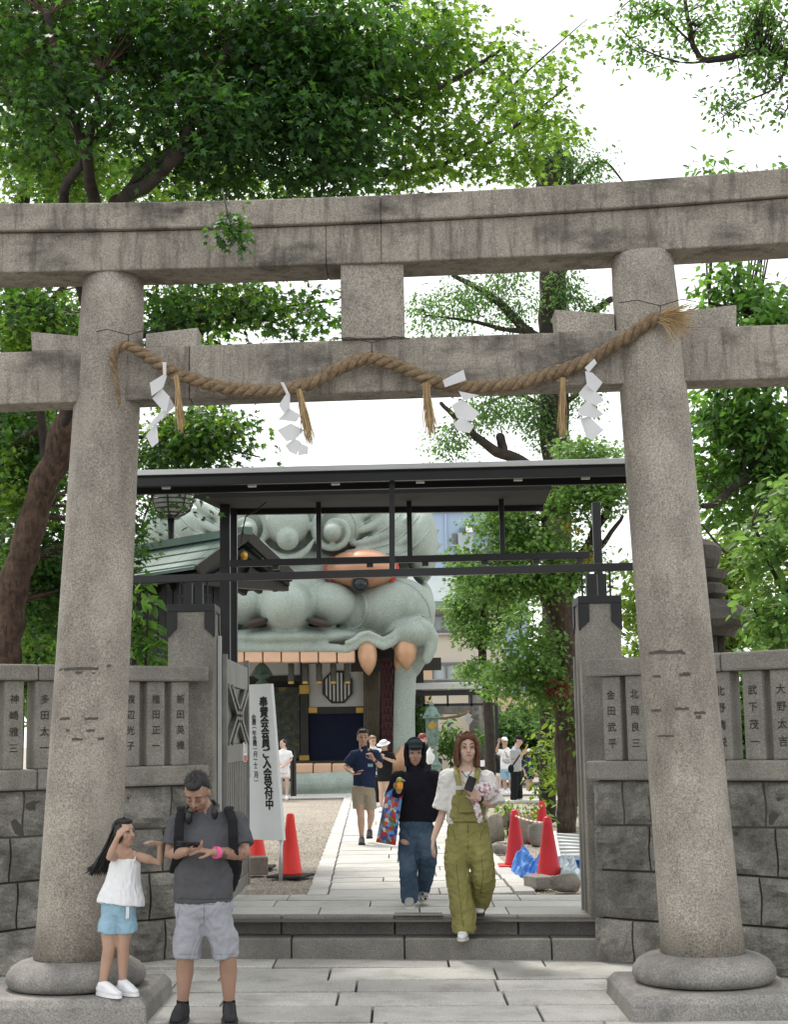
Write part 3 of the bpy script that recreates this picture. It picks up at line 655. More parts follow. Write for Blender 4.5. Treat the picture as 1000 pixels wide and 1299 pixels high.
# ================================================================== black steel entrance canopy
CN = thing('entrance_canopy', 'black steel entrance canopy spanning the gate behind the torii', 'canopy', (0,16.5,Z1))
bm_ = lambda a, b, w_, h_, nm, m='metal_black': MB().bar(a, b, w_, h_).build(nm, M[m], CN, bevel=0.004)
yl, yr = gl[3]+0.2, gr[3]+0.2
a = P(150,736,yl+0.05); b = P(815,718.5,yr-0.05); bm_(a, b, 0.06, 0.07, 'front_beam'); front_bz = a.z
a1 = P(175,600,yl-0.1); b1 = P(790,585,yr-0.15)
a1 += (a1-b1)*0.12; b1 += (b1-a1)*0.1
up = Vector((0,0,1)); back = Vector((0,1,0))
# front roof: thin slab with a pale edge trim and black fascia
bm_(a1, b1, 0.03, 0.05, 'edge_trim', 'alu')
ro = MB().prism([a1+Vector((0,0.02,-0.045)), b1+Vector((0,0.02,-0.045)), b1+Vector((0,0.8,-0.03)), a1+Vector((0,0.8,-0.03))], (0,0,0.05)); ro.build('front_roof_sheet', M['soffit'], CN)
bm_(a1+Vector((0,0.04,-0.085)), b1+Vector((0,0.04,-0.085)), 0.05, 0.08, 'fascia')
bm_(a1+Vector((0,0.72,-0.06)), b1+Vector((0,0.72,-0.06)), 0.05, 0.06, 'roof_purlin')
for px_ in (205,320,430,540,665,750):
    f = (px_-175)/615; q = P(175,600,yl)+(P(790,585,yr)-P(175,600,yl))*f
    MB().box(q+Vector((0,0.35,-0.085)), (0.08,0.05,0.03)).build('soffit_lamp', M['white_paint'], CN)
# rear roof and hanging frame
Yr = 17.2
a2 = P(246,628,Yr-1.2); b2 = P(700,617,Yr-1.4); a3 = P(279,646,Yr+0.8); b3 = P(690,641,Yr+0.6)
bm_(a2, b2, 0.05, 0.07, 'rear_edge_trim', 'soffit')
MB().prism([a2+Vector((0,0.02,-0.02)), b2+Vector((0,0.02,-0.02)), b3, a3], (0,0,0.04)).build('rear_roof_sheet', M['soffit'], CN)
bm_(a3+Vector((0,0,-0.03)), b3+Vector((0,0,-0.03)), 0.06, 0.08, 'rear_purlin')
bm_(P(243,625,Yr-1.22), P(702,613.5,Yr-1.42), 0.02, 0.03, 'edge_strip', 'alu')
rb0 = P(292,715,Yr-0.2); rb1 = P(748,704,Yr-0.3); bm_(rb0, rb1, 0.06, 0.075, 'hanging_beam')
for px_ in (405.5, 521, 638.5):
    f = (px_-292)/456; q = rb0+(rb1-rb0)*f; bm_(q, Vector((q.x,q.y,P(px_,636,Yr).z)), 0.055, 0.055, 'hanger')
q = P(497.5,727,13.95); q.y = (yl+yr)/2-0.02; t = P(497.5,602,q.y-0.1); bm_(P(497.5,727,q.y), P(497.5,603,q.y), 0.05, 0.05, 'front_strut')
for px_, Y_, w_ in ((286,Yr,0.11),(296.5,Yr+0.7,0.09),(762,Yr+0.1,0.09)):
    p = P(px_, 800, Y_); MB().box((p.x, Y_, (Z1+P(px_,640,Y_).z)/2), (w_, w_, P(px_,640,Y_).z-Z1+0.05)).build('canopy_post', M['metal_black'], CN, bevel=0.005)
MB().tube([P(342,634,Yr-0.3), P(325,648,Yr-0.3), P(312,655,Yr-0.3), P(308,672,Yr-0.2), P(306,690,Yr-0.2)], 0.008, 6, ref=(0,1,0)).build('loose_cable', M['wire'], CN)
for px_ in (350,470,540,615,680,735):
    f = (px_-292)/456; q = rb0+(rb1-rb0)*f; MB().box(q+Vector((0,-0.01,-0.06)), (0.07,0.06,0.04)).build('beam_lug', M['metal_black'], CN)
# ================================================================== lion-head hall
LYF = 43.6
def Lp(px_, py_, dy=0.0): return P(px_, py_, LYF+dy)
U = MPP(LYF)
LH = thing('lion_head_hall', 'giant pale green lion head hall with open toothed mouth', 'shrine building', (P(370,1008,LYF).x, LYF+2, Z1))
def Zl(x, y): return (170+x/2.564, 580+y/2.564)
hd = MB()
def E_(px_, py_, dy, rx, ry, rd, n=26, m=18, rot=0.0):
    hd.ell(Lp(px_, py_, dy), (rx*U, rd, ry*U), Matrix.Rotation(rot, 3, 'Y') if rot else None, n, m)
# skull mass and cheeks
E_(368,702,5.6,186,92,3.6, 40, 26)
E_(365,764,3.5,165,58,2.35); E_(498,772,2.15,58,42,1.45); E_(232,772,2.15,58,42,1.45); E_(452,778,2.2,36,34,1.1); E_(278,778,2.2,36,34,1.1)
E_(365,812,2.0,120,17,1.75); 
# nose: bulb and wings
E_(365,769,0.85,37,34,1.15); E_(418,766,1.25,36,28,0.95); E_(312,766,1.25,36,28,0.95); E_(365,725,2.1,75,30,1.0); E_(365,745,1.5,55,26,0.95)
# forehead ball and brow masses
E_(365,664,1.15,29,30,0.75); E_(365,684,0.62,14.5,14.5,0.42)
E_(425,668,2.1,40,34,0.8); E_(312,668,2.1,40,34,0.8)
E_(490,676,2.9,62,34,1.0); E_(245,676,2.9,62,34,1.0); E_(360,632,2.6,90,26,1.0)
def sweep(pts, dys, rads, asp=1.0):
    P3 = [Lp(a, b, d_) for (a, b), d_ in zip(pts, dys)]
    hd.tube(P3, [r*U for r in rads], 12, ref=(0,1,0), c0='round', c1='round')
def spiral(cx, cy, sgn, r_out, turns, dy, thick):
    pts = []; rads = []; n = 34
    for i in range(n):
        f = i/(n-1); a = math.pi*0.5 - sgn*f*turns*2*math.pi; r = r_out*(1-f*0.72)
        pts.append((cx+r*math.cos(a), cy-r*math.sin(a))); rads.append(thick*(1-0.35*f))
    sweep(pts, [dy-0.25*i/(n-1) for i in range(n)], rads)
spiral(424,674,-1,29,1.35,1.15,5.6); spiral(314,673,1,28,1.35,1.15,5.6)
E_(421.6,675.6,1.0,12,12,0.5); E_(316,674,1.0,12,12,0.5)
# crescent below the forehead ball
sweep([(331,684),(340,697),(352,706),(365,709),(378,706),(390,697),(399,684)], [0.85]*7, [2,4.5,6,6.5,6,4.5,2])
# mane and brow wisps that stream outward on both sides
for s_ in (-1, 1):
    def X(x): return 368+s_*(x-368)
    for k, (x0, y0, x1, y1, x2, y2, th) in enumerate([(440,700,478,704,520,676,6.5),(446,690,486,688,520,655,6.5),(448,676,482,668,512,640,6.5),(444,660,474,650,500,625,6.5),(470,704,520,704,556,672,7),(500,706,538,706,560,690,6),(430,645,455,630,478,605,7),(505,690,540,670,550,640,7),(515,660,538,640,540,615,6)]):
        pts = []; rr = []
        for i in range(14):
            t = i/13; pts.append((X((1-t)**2*x0+2*t*(1-t)*x1+t*t*x2), (1-t)**2*y0+2*t*(1-t)*y1+t*t*y2)); rr.append(th*math.sin(math.pi*(0.12+0.80*t))**0.7)
        sweep(pts, [1.55+0.9*(i/13)**1.3+0.06*k for i in range(14)], rr)
for s_, x_ in ((1,553),(-1,183)):
    E_(x_-s_*18,690,3.3,22,55,1.9); E_(x_-s_*14,776,3.4,14,40,1.7); E_(x_-s_*4,706,3.2,13,6,0.9)
# upper lip: roll that waves over the fangs, doubled by a thinner ridge
for s_ in (1, -1):
    def X(x): return 365+s_*(x-365)
    lipx = [365,400,425,440,450,458,468,478,486,497,508,520,533,544,549,547,541]
    lipy = [822,822,822,824,820,813,811,816,820,815,805,796,792,797,808,822,836]
    sweep([(X(a), b) for a, b in zip(lipx, lipy)], [0.55+0.0*i for i in range(8)]+[0.6+0.05*i for i in range(9)], [6,6,6,5.5,5.5,5.5,5.5,5.5,5.5,6,6.5,7,7.5,8,8.5,8.5,7])
    sweep([(X(a), b-9) for a, b in zip(lipx[3:13], lipy[3:13])], [0.42]*4+[0.5+0.05*i for i in range(6)], [3.5]*10)
    sweep([(X(530),800),(X(535),830),(X(525),850)], [1.4,1.5,1.9], [12,12,9])
    E_(X(520),805,1.7,34,24,1.3)
    # jaw column down to the ground
    p0 = (X(514),835); sweep([(X(522),800),(X(515),845),(X(513),900),(X(513),960),(X(514),1006)], [1.9]*5, [16,14.5,14.5,15,17])
# lower jaw
sweep([(250,985),(300,992),(365,995),(430,992),(480,985),(508,975)], [1.0,0.4,0.3,0.4,1.0,1.6], [12,13.5,13.5,13.5,13,10])
sweep([(250,1006),(300,1008),(365,1009),(430,1008),(490,1006)], [1.1,0.5,0.4,0.5,1.1], [11,12,12,12,11])
hm = remesh(hd, 0.045, 5, None, 'head')
head = obj('head', hm, M['lion'], LH)
# crisp carved ridges laid on the surface of the head
from mathutils.bvhtree import BVHTree
bvh = BVHTree.FromPolygons([v.co.copy() for v in hm.vertices], [tuple(p.vertices) for p in hm.polygons])
def ridge(pts, r, nm='carved_ridge', n=24):
    Q = []
    for i in range(len(pts)-1):
        p0, p1, p2, p3 = [Vector((*pts[max(0,min(len(pts)-1,j))],0)) for j in (i-1,i,i+1,i+2)]
        for k in range(8):
            t = k/8; Q.append(0.5*((2*p1)+(p2-p0)*t+(2*p0-5*p1+4*p2-p3)*t*t+(3*p1-p0-3*p2+p3)*t**3))
    W3 = []
    for q in Q:
        d_ = ray(q.x, q.y).normalized(); h = bvh.ray_cast(CP+d_*30, d_, 40)
        if h[0] is not None: W3.append(h[0]+d_*r*U*0.25)
    if len(W3) < 4: return
    m_ = len(W3); MB().tube(W3, [r*U*(0.25+0.75*math.sin(math.pi*(i+0.5)/m_)**0.5) for i in range(m_)], 10, ref=(0,1,0), c0='round', c1='round').build(nm, M['lion'], LH, smooth=True)
for s_ in (1, -1):
    def XX(x): return 367+s_*(x-367)
    for r, pts in ((2.2,[(452,742),(462,756),(465,774),(458,792),(440,800)]),(2.0,[(330,738),(338,730),(352,727),(365,727)]),(2.2,[(400,712),(420,708),(450,712),(480,708),(512,700),(540,684)]),
                   (2.4,[(396,660),(404,648),(420,642),(438,646),(450,660),(452,678),(444,694)]),(2.0,[(455,668),(480,652),(505,628)]),(2.0,[(460,684),(490,670),(520,640)]),(2.0,[(470,696),(505,684),(535,652)]),(2.2,[(490,702),(525,694),(550,665)]),(1.8,[(450,652),(468,636),(480,618)]),
                   (1.8,[(430,806),(445,806),(455,800),(470,798),(482,804),(496,800),(512,788),(530,780),(545,784)]),(2.0,[(500,735),(525,745),(542,765),(547,785)]),(1.6,[(520,720),(540,728),(552,742)])):
        ridge([(XX(x), y) for x, y in pts], r)
# eyes
for s_ in (1, -1):
    def X(x): return 365+s_*(x-365)
    c = Lp(X(459),722,1.25)
    ey = MB().ell(c, (47*U,0.98,26*U), None, 30, 18).build('eye', M['eye'], LH, smooth=True)
    MB().ell(Lp(X(457),741,0.52), (9.2*U,0.17,9.2*U)).build('pupil', M['pupil'], ey, smooth=True)
    MB().tube([Lp(X(457)+9.6*math.cos(a), 741+9.6*math.sin(a), 0.53) for a in np.linspace(0,6.28,22)], 0.045, 6, ref=(0,1,0)).build('pupil_ring', M['dark_wood'], ey, smooth=True)
    for t0, t1 in ((-0.55,0.55),(2.6,3.7)):
        MB().tube([Lp(X(459)+s_*45*math.cos(a), 722+26*math.sin(a), 1.12) for a in np.linspace(t0,t1,9)], 0.06, 8, ref=(0,1,0), c0='round', c1='round').build('red_rim', M['red'], ey, smooth=True)
    MB().ell(Lp(X(405),790,0.36), (17*U,0.34,4.8*U), Matrix.Rotation(R(14*s_), 3, 'Y')).build('nostril', M['nostril'], LH, smooth=True)
# teeth
for k in range(11):
    xa = 288+k*23.4-82+82; 
    if xa < 280 or xa > 440: continue
    mb = MB().box(Lp(xa+11.2,833,0.75), (22.4*U,0.5,15.5*U)); mb.build('upper_tooth', M['tooth'], LH, bevel=0.04)
for k in range(3):
    xa = 264-k*23.4; MB().box(Lp(xa+11.2,833,0.9), (22.4*U,0.5,15.5*U)).build('upper_tooth', M['tooth'], LH, bevel=0.04)
for k in range(9):
    xa = 258+k*23.4; MB().box(Lp(xa+11.2,974.5,0.9), (22.4*U,0.5,13*U)).build('lower_tooth', M['tooth'], LH, bevel=0.04)
for s_ in (1, -1):
    def X(x): return 365+s_*(x-365)
    for (x0, y0, x1, y1, w_, dy) in ((466,826,468,857,12.2,0.55),(514,816,516,851,15,0.95),(508,832,506,857,8,1.9)):
        pts = [Lp(X(x0),y0-6,dy+0.1)]+[Lp(X(x0+(x1-x0)*t), y0+(y1-y0)*t, dy-0.12*math.sin(t*3.1)) for t in (0,0.2,0.4,0.6,0.8,0.93,1)]
        MB().tube(pts, [w_*U*q for q in (0.92,1.0,1.0,0.93,0.76,0.46,0.2,0.03)], 20, ref=(1,0,0)).build('fang', M['fang'], LH, smooth=True)
    MB().tube([Lp(X(505),978,1.2),Lp(X(506),962,1.1),Lp(X(510),944,1.2)], [10*U,8*U,0.02], 16).build('lower_fang', M['fang'], LH, smooth=True)
# the stage inside the mouth
YB = LYF+4.6
def B_(x0, x1, y0, y1, Y_, th, nm, m, bev=0.0):
    a = P(x0, y0, Y_); b = P(x1, y1, Y_); return MB().box(((a.x+b.x)/2, Y_, (a.z+b.z)/2), (abs(b.x-a.x), th, abs(b.z-a.z))).build(nm, M[m], LH, bevel=bev)
B_(200,540,800,985,YB+0.4,0.2,'rear_wall','dark_wood')
B_(392,462,842,901,YB,0.12,'plaster_wall','plaster'); B_(300,383,838,858,YB,0.12,'plaster_wall','plaster')
B_(392,462,904,970,YB,0.1,'curtain','curtain')
B_(390,463,897,904.5,YB-0.06,0.14,'lintel','dark_wood'); B_(300,383,858,864,YB-0.06,0.14,'lintel','dark_wood')
B_(381,392,838,972,YB-0.1,0.25,'inner_column','dark_wood'); B_(462,469,838,972,YB-0.1,0.25,'inner_column','dark_wood')
for yy in (869,958): B_(380.3,392.7,yy,yy+11,YB-0.12,0.3,'gold_band','gold')
for xx in (391.5,452): B_(xx,xx+11,897.5,904,YB-0.07,0.16,'gold_corner','gold')
B_(345,381,872,962,YB,0.1,'painted_screen','paint_panel'); B_(300,344,872,962,YB,0.1,'painted_screen','paint_panel')
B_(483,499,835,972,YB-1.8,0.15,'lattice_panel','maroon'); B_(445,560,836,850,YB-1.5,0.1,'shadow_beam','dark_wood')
for i in range(3):
    for j in range(12):
        q = P(485.5+i*5+(j%2)*2, 842+j*10, YB-1.9); MB().ell(q, (0.05,0.03,0.09), None, 6, 4).build('lattice_knot', M['maroon'], LH)
cu = MB()
for k in range(6):
    x_ = 463+k*3.2; cu.tube([P(x_,836,YB-1.2),P(x_+1.0,880,YB-1.2),P(x_-0.5,972,YB-1.2)], [0.07,0.06,0.05], 8, ref=(0,1,0))
M['drape'] = mat('brown_drape', (0.10,0.085,0.06), 0.8, 0.3, 3); cu.build('gathered_drape', M['drape'], LH, smooth=True)
B_(180,560,968,1004,YB-0.6,3.4,'stage_floor','dark_wood')
# barred round window
wc = P(428.6,871.4,YB-0.1); rr = 19.5*MPP(YB)
oc = [(wc.x+rr*math.cos(a)*0.98, 0, wc.z+rr*math.sin(a)*1.03) for a in np.linspace(math.pi/8, math.pi*2+math.pi/8, 9)[:-1]]
wd = MB().prism([(x, YB-0.075, z) for x, _, z in oc], (0,-0.04,0)).build('round_window', M['bronze_dark'], LH)
for k in range(-3, 4):
    x = wc.x+k*0.115; h = math.sqrt(max(rr*rr-(k*0.115)**2, 0))*0.93
    MB().box((x, YB-0.15, wc.z), (0.06,0.05,2*h)).build('window_bar', M['plaster' if k % 1 == 0 else 'dark_wood'], wd)
    
MB().tube([(x*1.0+(x-wc.x)*0.03, YB-0.16, z+(z-wc.z)*0.03) for x, _, z in oc+[oc[0]]], 0.035, 6, ref=(0,1,0)).build('window_rim', M['bronze_dark'], wd)
for px_ in (369.5,387.5,405,423,440.5):
    c = P(px_, 853, LYF+1.6); r_ = 4.1*MPP(LYF+1.6); h = 30*MPP(LYF+1.6)
    ln = MB().lathe(c+Vector((0,0,-h/2)), [(r_*0.5,0),(r_*0.9,0.03),(r_*0.9,0.08),(r_,0.12),(r_,h*0.45),(r_*0.85,h*0.5),(r_,h*0.55),(r_,h*0.86),(r_*0.8,h*0.92),(r_*0.5,h),(0.02,h+0.12)], 12)
    o = ln.build('hanging_lantern', M['bronze_dark'], LH, smooth=True)
    MB().lathe(c+Vector((0,0,-h/2+0.02)), [(r_*0.93,0),(r_*0.96,0.03),(r_*0.9,0.07)], 12).build('gold_foot', M['gold'], o)
# bronze standing lantern by the screen
bl = thing('bronze_lantern', 'tall dark bronze lantern beside the painted screen inside the mouth', 'lantern', P(333,990,LYF+3.0))
c = P(333,972,LYF+3.0); z_ = lambda py_: P(333,py_,LYF+3.0).z-c.z
MB().lathe(c, [(0.3,-0.3),(0.3,0.0),(0.12,0.2),(0.10,z_(905)),(0.22,z_(900)),(0.22,z_(868)),(0.1,z_(862)),(0.34,z_(856)),(0.2,z_(846)),(0.05,z_(840)),(0.01,z_(836))], 10).build('lantern_body', M['bronze'], bl)
# low railing left of the stage
rl = thing('low_railing', 'low dark wooden railing in front of the lower jaw', 'railing', P(340,1012,LYF-1.2))
for px_ in (312,346,371,374): 
    p = P(px_,1013,LYF-1.2); MB().box((p.x,p.y,Z1+0.62),(0.09,0.09,1.2)).build('post', M['dark_wood'], rl)
for zz in (0.45,0.8,1.15):
    a = P(300,1013,LYF-1.2); b = P(374,1013,LYF-1.2); MB().box(((a.x+b.x)/2,a.y,Z1+zz),(b.x-a.x,0.06,0.07)).build('rail', M['dark_wood'], rl)
# ================================================================== small copper-roofed shed
ax = Vector((-0.70,0.714,0)); hs = Vector((0.714,0.70,0))
N0 = P(309,679,20.0); SHD = thing('copper_roof_shed', 'small black plank building with green copper gable roof', 'shed', (N0.x-2, 21.5, Z1))
LN = 3.6; hw = 0.78; rise = 0.50
ridge0 = N0; ridge1 = N0+ax*LN
for s_ in (-1, 1):
    e0 = ridge0+hs*(s_*hw)+Vector((0,0,-rise)); e1 = ridge1+hs*(s_*hw)+Vector((0,0,-rise))
    nr = 5
    for i in range(nr):        # overlapping copper courses
        for k in range(7):
            f0, f1 = i/nr, (i+1)/nr+0.02; g0, g1 = k/7+0.001, (k+1)/7-0.001
            lp = lambda f, g_, dz: (ridge0+(ridge1-ridge0)*g_)*(1-f)+(e0+(e1-e0)*g_)*f+Vector((0,0,dz))
            sag = lambda f: -0.10*math.sin(math.pi*min(f,1))
            MB().prism([lp(f0,g0,sag(f0)+0.012),lp(f0,g1,sag(f0)+0.012),lp(f1,g1,sag(f1)+0.035),lp(f1,g0,sag(f1)+0.035)], (0,0,-0.02)).build('roof_sheet', M['copper_roof'], SHD)
    MB().prism([ridge0+Vector((0,0,-0.17)),e0+Vector((0,0,-0.05)),e1+Vector((0,0,-0.05)),ridge1+Vector((0,0,-0.17))], (0,0,-0.07)).build('eave_board', M['black_plank'], SHD)
    MB().bar(ridge0+Vector((0,0,0.0))-ax*0.06, e0+Vector((0,0,-0.01))-ax*0.06, 0.06, 0.14).build('barge_board', M['dark_wood'], SHD)
    for k in range(11):
        q = e0+(e1-e0)*((k+0.3)/11)-hs*(s_*0.14)+Vector((0,0,-0.155)); MB().bar(q, q-hs*(s_*0.5)+Vector((0,0,0.22)), 0.08, 0.09).build('rafter', M['black_plank'], SHD)
MB().bar(ridge0-ax*0.1+Vector((0,0,0.05)), ridge1+Vector((0,0,0.05)), 0.14, 0.10).build('ridge_cap', M['copper_roof'], SHD)
gb = MB().prism([ridge0+ax*0.15+Vector((0,0,-0.1)), ridge0+ax*0.15+hs*0.6+Vector((0,0,-0.52)), ridge0+ax*0.15-hs*0.6+Vector((0,0,-0.52))], ax*0.05).build('gable_panel', M['dark_wood'], SHD)
MB().ell(ridge0-ax*0.0+Vector((0,0,-0.27)), (0.06,0.06,0.07)).build('gold_ornament', M['gold'], gb)
MB().bar(ridge0+ax*0.1-hs*0.8+Vector((0,0,-0.62)), ridge0+ax*0.1+hs*0.8+Vector((0,0,-0.62)), 0.12, 0.12).build('tie_beam', M['dark_wood'], SHD)
wt = N0.z-rise-0.06
for k in range(20):            # vertical planks facing the wall
    q = ridge0+ax*(0.35+k*0.165)-hs*0.55; MB().bar(Vector((q.x,q.y,Z1)), Vector((q.x,q.y,wt)), 0.02+0.012*(k % 2), 0.15, up=ax).build('plank', M['black_plank'], SHD)
for k in range(3):
    q = ridge0+ax*0.33+hs*(-0.5+k*0.165); MB().bar(Vector((q.x,q.y,Z1)), Vector((q.x,q.y,wt)), 0.15, 0.03, up=ax).build('plank', M['black_plank'], SHD)
MB().prism([Vector((*(ridge0+ax*0.4-hs*0.5).xy,Z1)),Vector((*(ridge0+ax*0.4-hs*0.1).xy,Z1)),Vector((*(ridge1-ax*0.2-hs*0.1).xy,Z1)),Vector((*(ridge1-ax*0.2-hs*0.5).xy,Z1))], (0,0,wt-Z1)).build('inner_wall', M['black_plank'], SHD)
# caged lamp on a pole
lc = P(217,630,24.5); LPT = thing('lamp_post', 'bowl shaped lamp in a wire cage on a thin pole', 'lamp', (lc.x,24.5,Z1))
MB().tube([(lc.x,24.5,Z1),(lc.x,24.5,lc.z-0.3)], 0.055, 12).build('pole', M['metal_black'], LPT, smooth=True)
MB().lathe((lc.x,24.5,lc.z), [(0.08,-0.32),(0.16,-0.3),(0.27,-0.2),(0.32,-0.05),(0.33,0.15),(0.30,0.32),(0.1,0.42)], 20).build('lamp_globe', M['grey_wall'], LPT, smooth=True)
for k in range(8):
    zz = -0.28+k*0.07; rr = 0.19+0.19*math.sin(min(1,(k+0.5)/4)*1.57)
    MB().tube([(lc.x+rr*math.cos(a),24.5+rr*math.sin(a),lc.z+zz) for a in np.linspace(0,2*math.pi,21)], 0.013, 5, ref=(0,0,1)).build('cage_ring', M['metal_black'], LPT)
for k in range(8):
    a = k*math.pi/4; MB().tube([(lc.x+r_*math.cos(a),24.5+r_*math.sin(a),lc.z+z_) for r_, z_ in ((0.1,-0.35),(0.3,-0.24),(0.37,-0.05),(0.38,0.28),(0.2,0.45))], 0.015, 5, ref=(0,0,1)).build('cage_rib', M['metal_black'], LPT)
MB().lathe((lc.x,24.5,lc.z), [(0.14,-0.36),(0.14,-0.3),(0.06,-0.28)], 12).build('lamp_collar', M['metal_black'], LPT)
# ================================================================== buildings beyond
def building(name, label, Y_, px0, px1, pytop, depth, m, wins, roof=None):
    a = P(px0, pytop, Y_); b = P(px1, pytop, Y_); zt = (a.z+b.z)/2
    root = thing(name, label, 'building', ((a.x+b.x)/2, Y_+depth/2, Z1))
    MB().box(((a.x+b.x)/2, Y_+depth/2, (zt+Z1)/2), (b.x-a.x, depth, zt-Z1)).build('wall', M[m], root)
    for (x0, x1, y0, y1, kind) in wins:
        c0 = P(x0, y0, Y_); c1 = P(x1, y1, Y_); cx, cz, w_, h_ = (c0.x+c1.x)/2, (c0.z+c1.z)/2, c1.x-c0.x, c0.z-c1.z
        wn = MB(); t = 0.09
        for (dx, dz, ww, hh) in ((0,h_/2,w_+t,t),(0,-h_/2,w_+t,t),(-w_/2,0,t,h_-t),(w_/2,0,t,h_-t),(0,0,t*0.8,h_-t)): wn.box((cx+dx, Y_-0.06, cz+dz), (ww,0.14,hh))
        wo = wn.build('window', M['frame'], root)
        MB().box((cx, Y_-0.02, cz), (w_-t,0.05,h_-t)).build('pane', M['glass' if kind == 0 else 'curtain_white'], wo)
        MB().box((cx, Y_-0.12, cz-h_/2-0.1), (w_+0.3,0.25,0.08)).build('sill', M['grey_wall'], wo)
    return root, a, b, zt
rt, a, b, zt = building('apartment_block', 'pale blue apartment block seen above the trees', 82, 440, 666, 650, 12, 'blue_wall',
    [(575,579,678,690,0),(620,626,678,690,0),(640,646,678,690,0),(575,579,735,747,0),(610,626,735,747,1),(450,456,700,712,0)])
c0 = P(583,670,82); c1 = P(598,703,82)
bc = MB().box(((c0.x+c1.x)/2, 81.9, (c0.z+c1.z)/2), (c1.x-c0.x,0.3,c0.z-c1.z)).build('balcony_recess', M['glass'], rt)
MB().box(((c0.x+c1.x)/2, 81.6, c1.z+0.55), (c1.x-c0.x+0.2,0.12,1.1)).build('balcony_parapet', M['curtain_white'], bc)
MB().box(((c0.x+c1.x)/2+0.2, 81.5, c1.z+1.35), (0.35,0.3,0.5)).build('air_conditioner', M['white_paint'], bc)
MB().box(((a.x+b.x)/2, 88, zt+0.15), (b.x-a.x+0.3,12.4,0.3)).build('parapet', M['blue_wall'], rt)
for k in range(14): MB().box((a.x+(b.x-a.x)*(k+0.5)/14, 82.1, zt+0.8), (0.06,0.06,1.0)).build('roof_rail_post', M['frame'], rt)
MB().box(((a.x+b.x)/2, 82.1, zt+1.3), (b.x-a.x,0.06,0.07)).build('roof_rail', M['frame'], rt)
for px_ in (566,612): 
    c = P(px_,690,82); MB().box((c.x,81.97,(zt+Z1)/2),(0.12,0.14,zt-Z1-0.2)).build('downpipe', M['blue_wall'], rt)
building('grey_house', 'pale grey house panel wall under the blue apartment block', 72, 500, 585, 722, 6, 'grey_wall', [(553,557,738,748,0)])
rt, a, b, zt = building('cream_house', 'cream house with curtained windows behind the shrine garden', 64, 505, 640, 772, 7, 'cream_wall', [(549,575,781,801,1),(549,584,842,864,1),(505,530,781,801,1),(600,625,842,864,0),(620,637,907,925,0),(624,650,907,925,0)])
e0 = P(500,768,63.2); e1 = P(650,768,63.2)
MB().prism([e0, e1, e1+Vector((-0.6,4.5,1.5)), e0+Vector((0.6,4.5,1.5))], (0,0,0.18)).build('roof', M['tile_roof'], rt)
MB().bar(e0+Vector((0,-0.1,0)), e1+Vector((0,-0.1,0)), 0.18, 0.2).build('gutter', M['tile_roof'], rt)
building('peach_house', 'peach rendered house wall at the far end of the garden', 58, 520, 548, 838, 3, 'peach_wall', [(528,534,870,890,0)])
building('peach_annex', 'peach low annex beyond the second torii', 60, 618, 705, 880, 3, 'peach_wall', [(622,634,907,925,0),(636,650,907,925,0)])
# far torii
FT = thing('far_torii', 'small distant stone torii beyond the bronze lantern', 'torii', (P(570,980,52).x,52,Z1))
fx0, fx1 = P(524,900,52).x, P(604,900,52).x; zf = lambda py_: P(570,py_,52).z
for x in (fx0, fx1): MB().tube([(x,52,Z1),(x,52,zf(874))], [0.28,0.24], 20).build('column', M['granite_fence'], FT, smooth=True)
MB().box(((fx0+fx1)/2,52,zf(871)),(fx1-fx0+1.6,0.5,0.5)).build('lintel', M['granite_fence'], FT, bevel=0.04)
MB().box(((fx0+fx1)/2,52,zf(899)),(fx1-fx0+1.0,0.32,0.36)).build('tie_beam', M['granite_fence'], FT, bevel=0.03)
MB().box((fx1+0.62,52.1,(zf(895)+Z1)/2),(0.42,0.4,zf(895)-Z1)).build('side_pillar', M['granite_fence'], FT, bevel=0.03)
tx = MB(); vtext(tx, '平成二十年奉納', (fx1,51.70,zf(900)), Vector((1,0,0)), Vector((0,0,1)), 0.2, 0.26); tx.build('inscription', M['carve_and_shade'], FT, fix=False)
rp_ = thing('straw_rope', 'thin straw rope sagging across the small distant torii', 'rope', P(565,905,51.6), None)
MB().tube([P(530,904,51.6),P(548,910,51.6),P(565,911,51.6),P(582,908,51.6),P(597,902,51.6)], 0.05, 8, ref=(0,1,0)).build('rope', M['rope'], rp_, smooth=True)
for px_, py_ in ((545,911),(570,912),(594,905)):
    for k in range(2): MB().box(P(px_+k*1.6,py_+4+k*5,51.5), (0.16,0.02,0.22), Matrix.Rotation(0.6, 3, 'Y')).build('paper', M['paper'], rp_)
# far canopy
FC = thing('garden_canopy', 'low flat canopy on thin black posts before the distant torii', 'canopy', (P(575,985,47).x,47,Z1))
a = P(505,871,46.5); b = P(632,869,46.5); MB().box(((a.x+b.x)/2,47.2,(a.z+b.z)/2),(b.x-a.x,1.6,0.2)).build('roof', M['alu'], FC, bevel=0.02)
MB().box(((a.x+b.x)/2,46.6,(a.z+b.z)/2-0.2),(b.x-a.x-0.2,0.1,0.16)).build('beam', M['metal_black'], FC)
MB().box(((a.x+b.x)/2,46.6,P(570,894,46.6).z),(b.x-a.x-0.2,0.06,0.07)).build('rail', M['metal_black'], FC)
for px_ in (508,629): p = P(px_,880,46.6); MB().box((p.x,46.6,(p.z+Z1)/2),(0.1,0.1,p.z-Z1)).build('post', M['metal_black'], FC)
for px_ in (538,568,598): p = P(px_,880,46.6); q = P(px_,894,46.6); MB().box((p.x,46.6,(p.z+q.z)/2),(0.06,0.06,p.z-q.z+0.1)).build('hanger', M['metal_black'], FC)
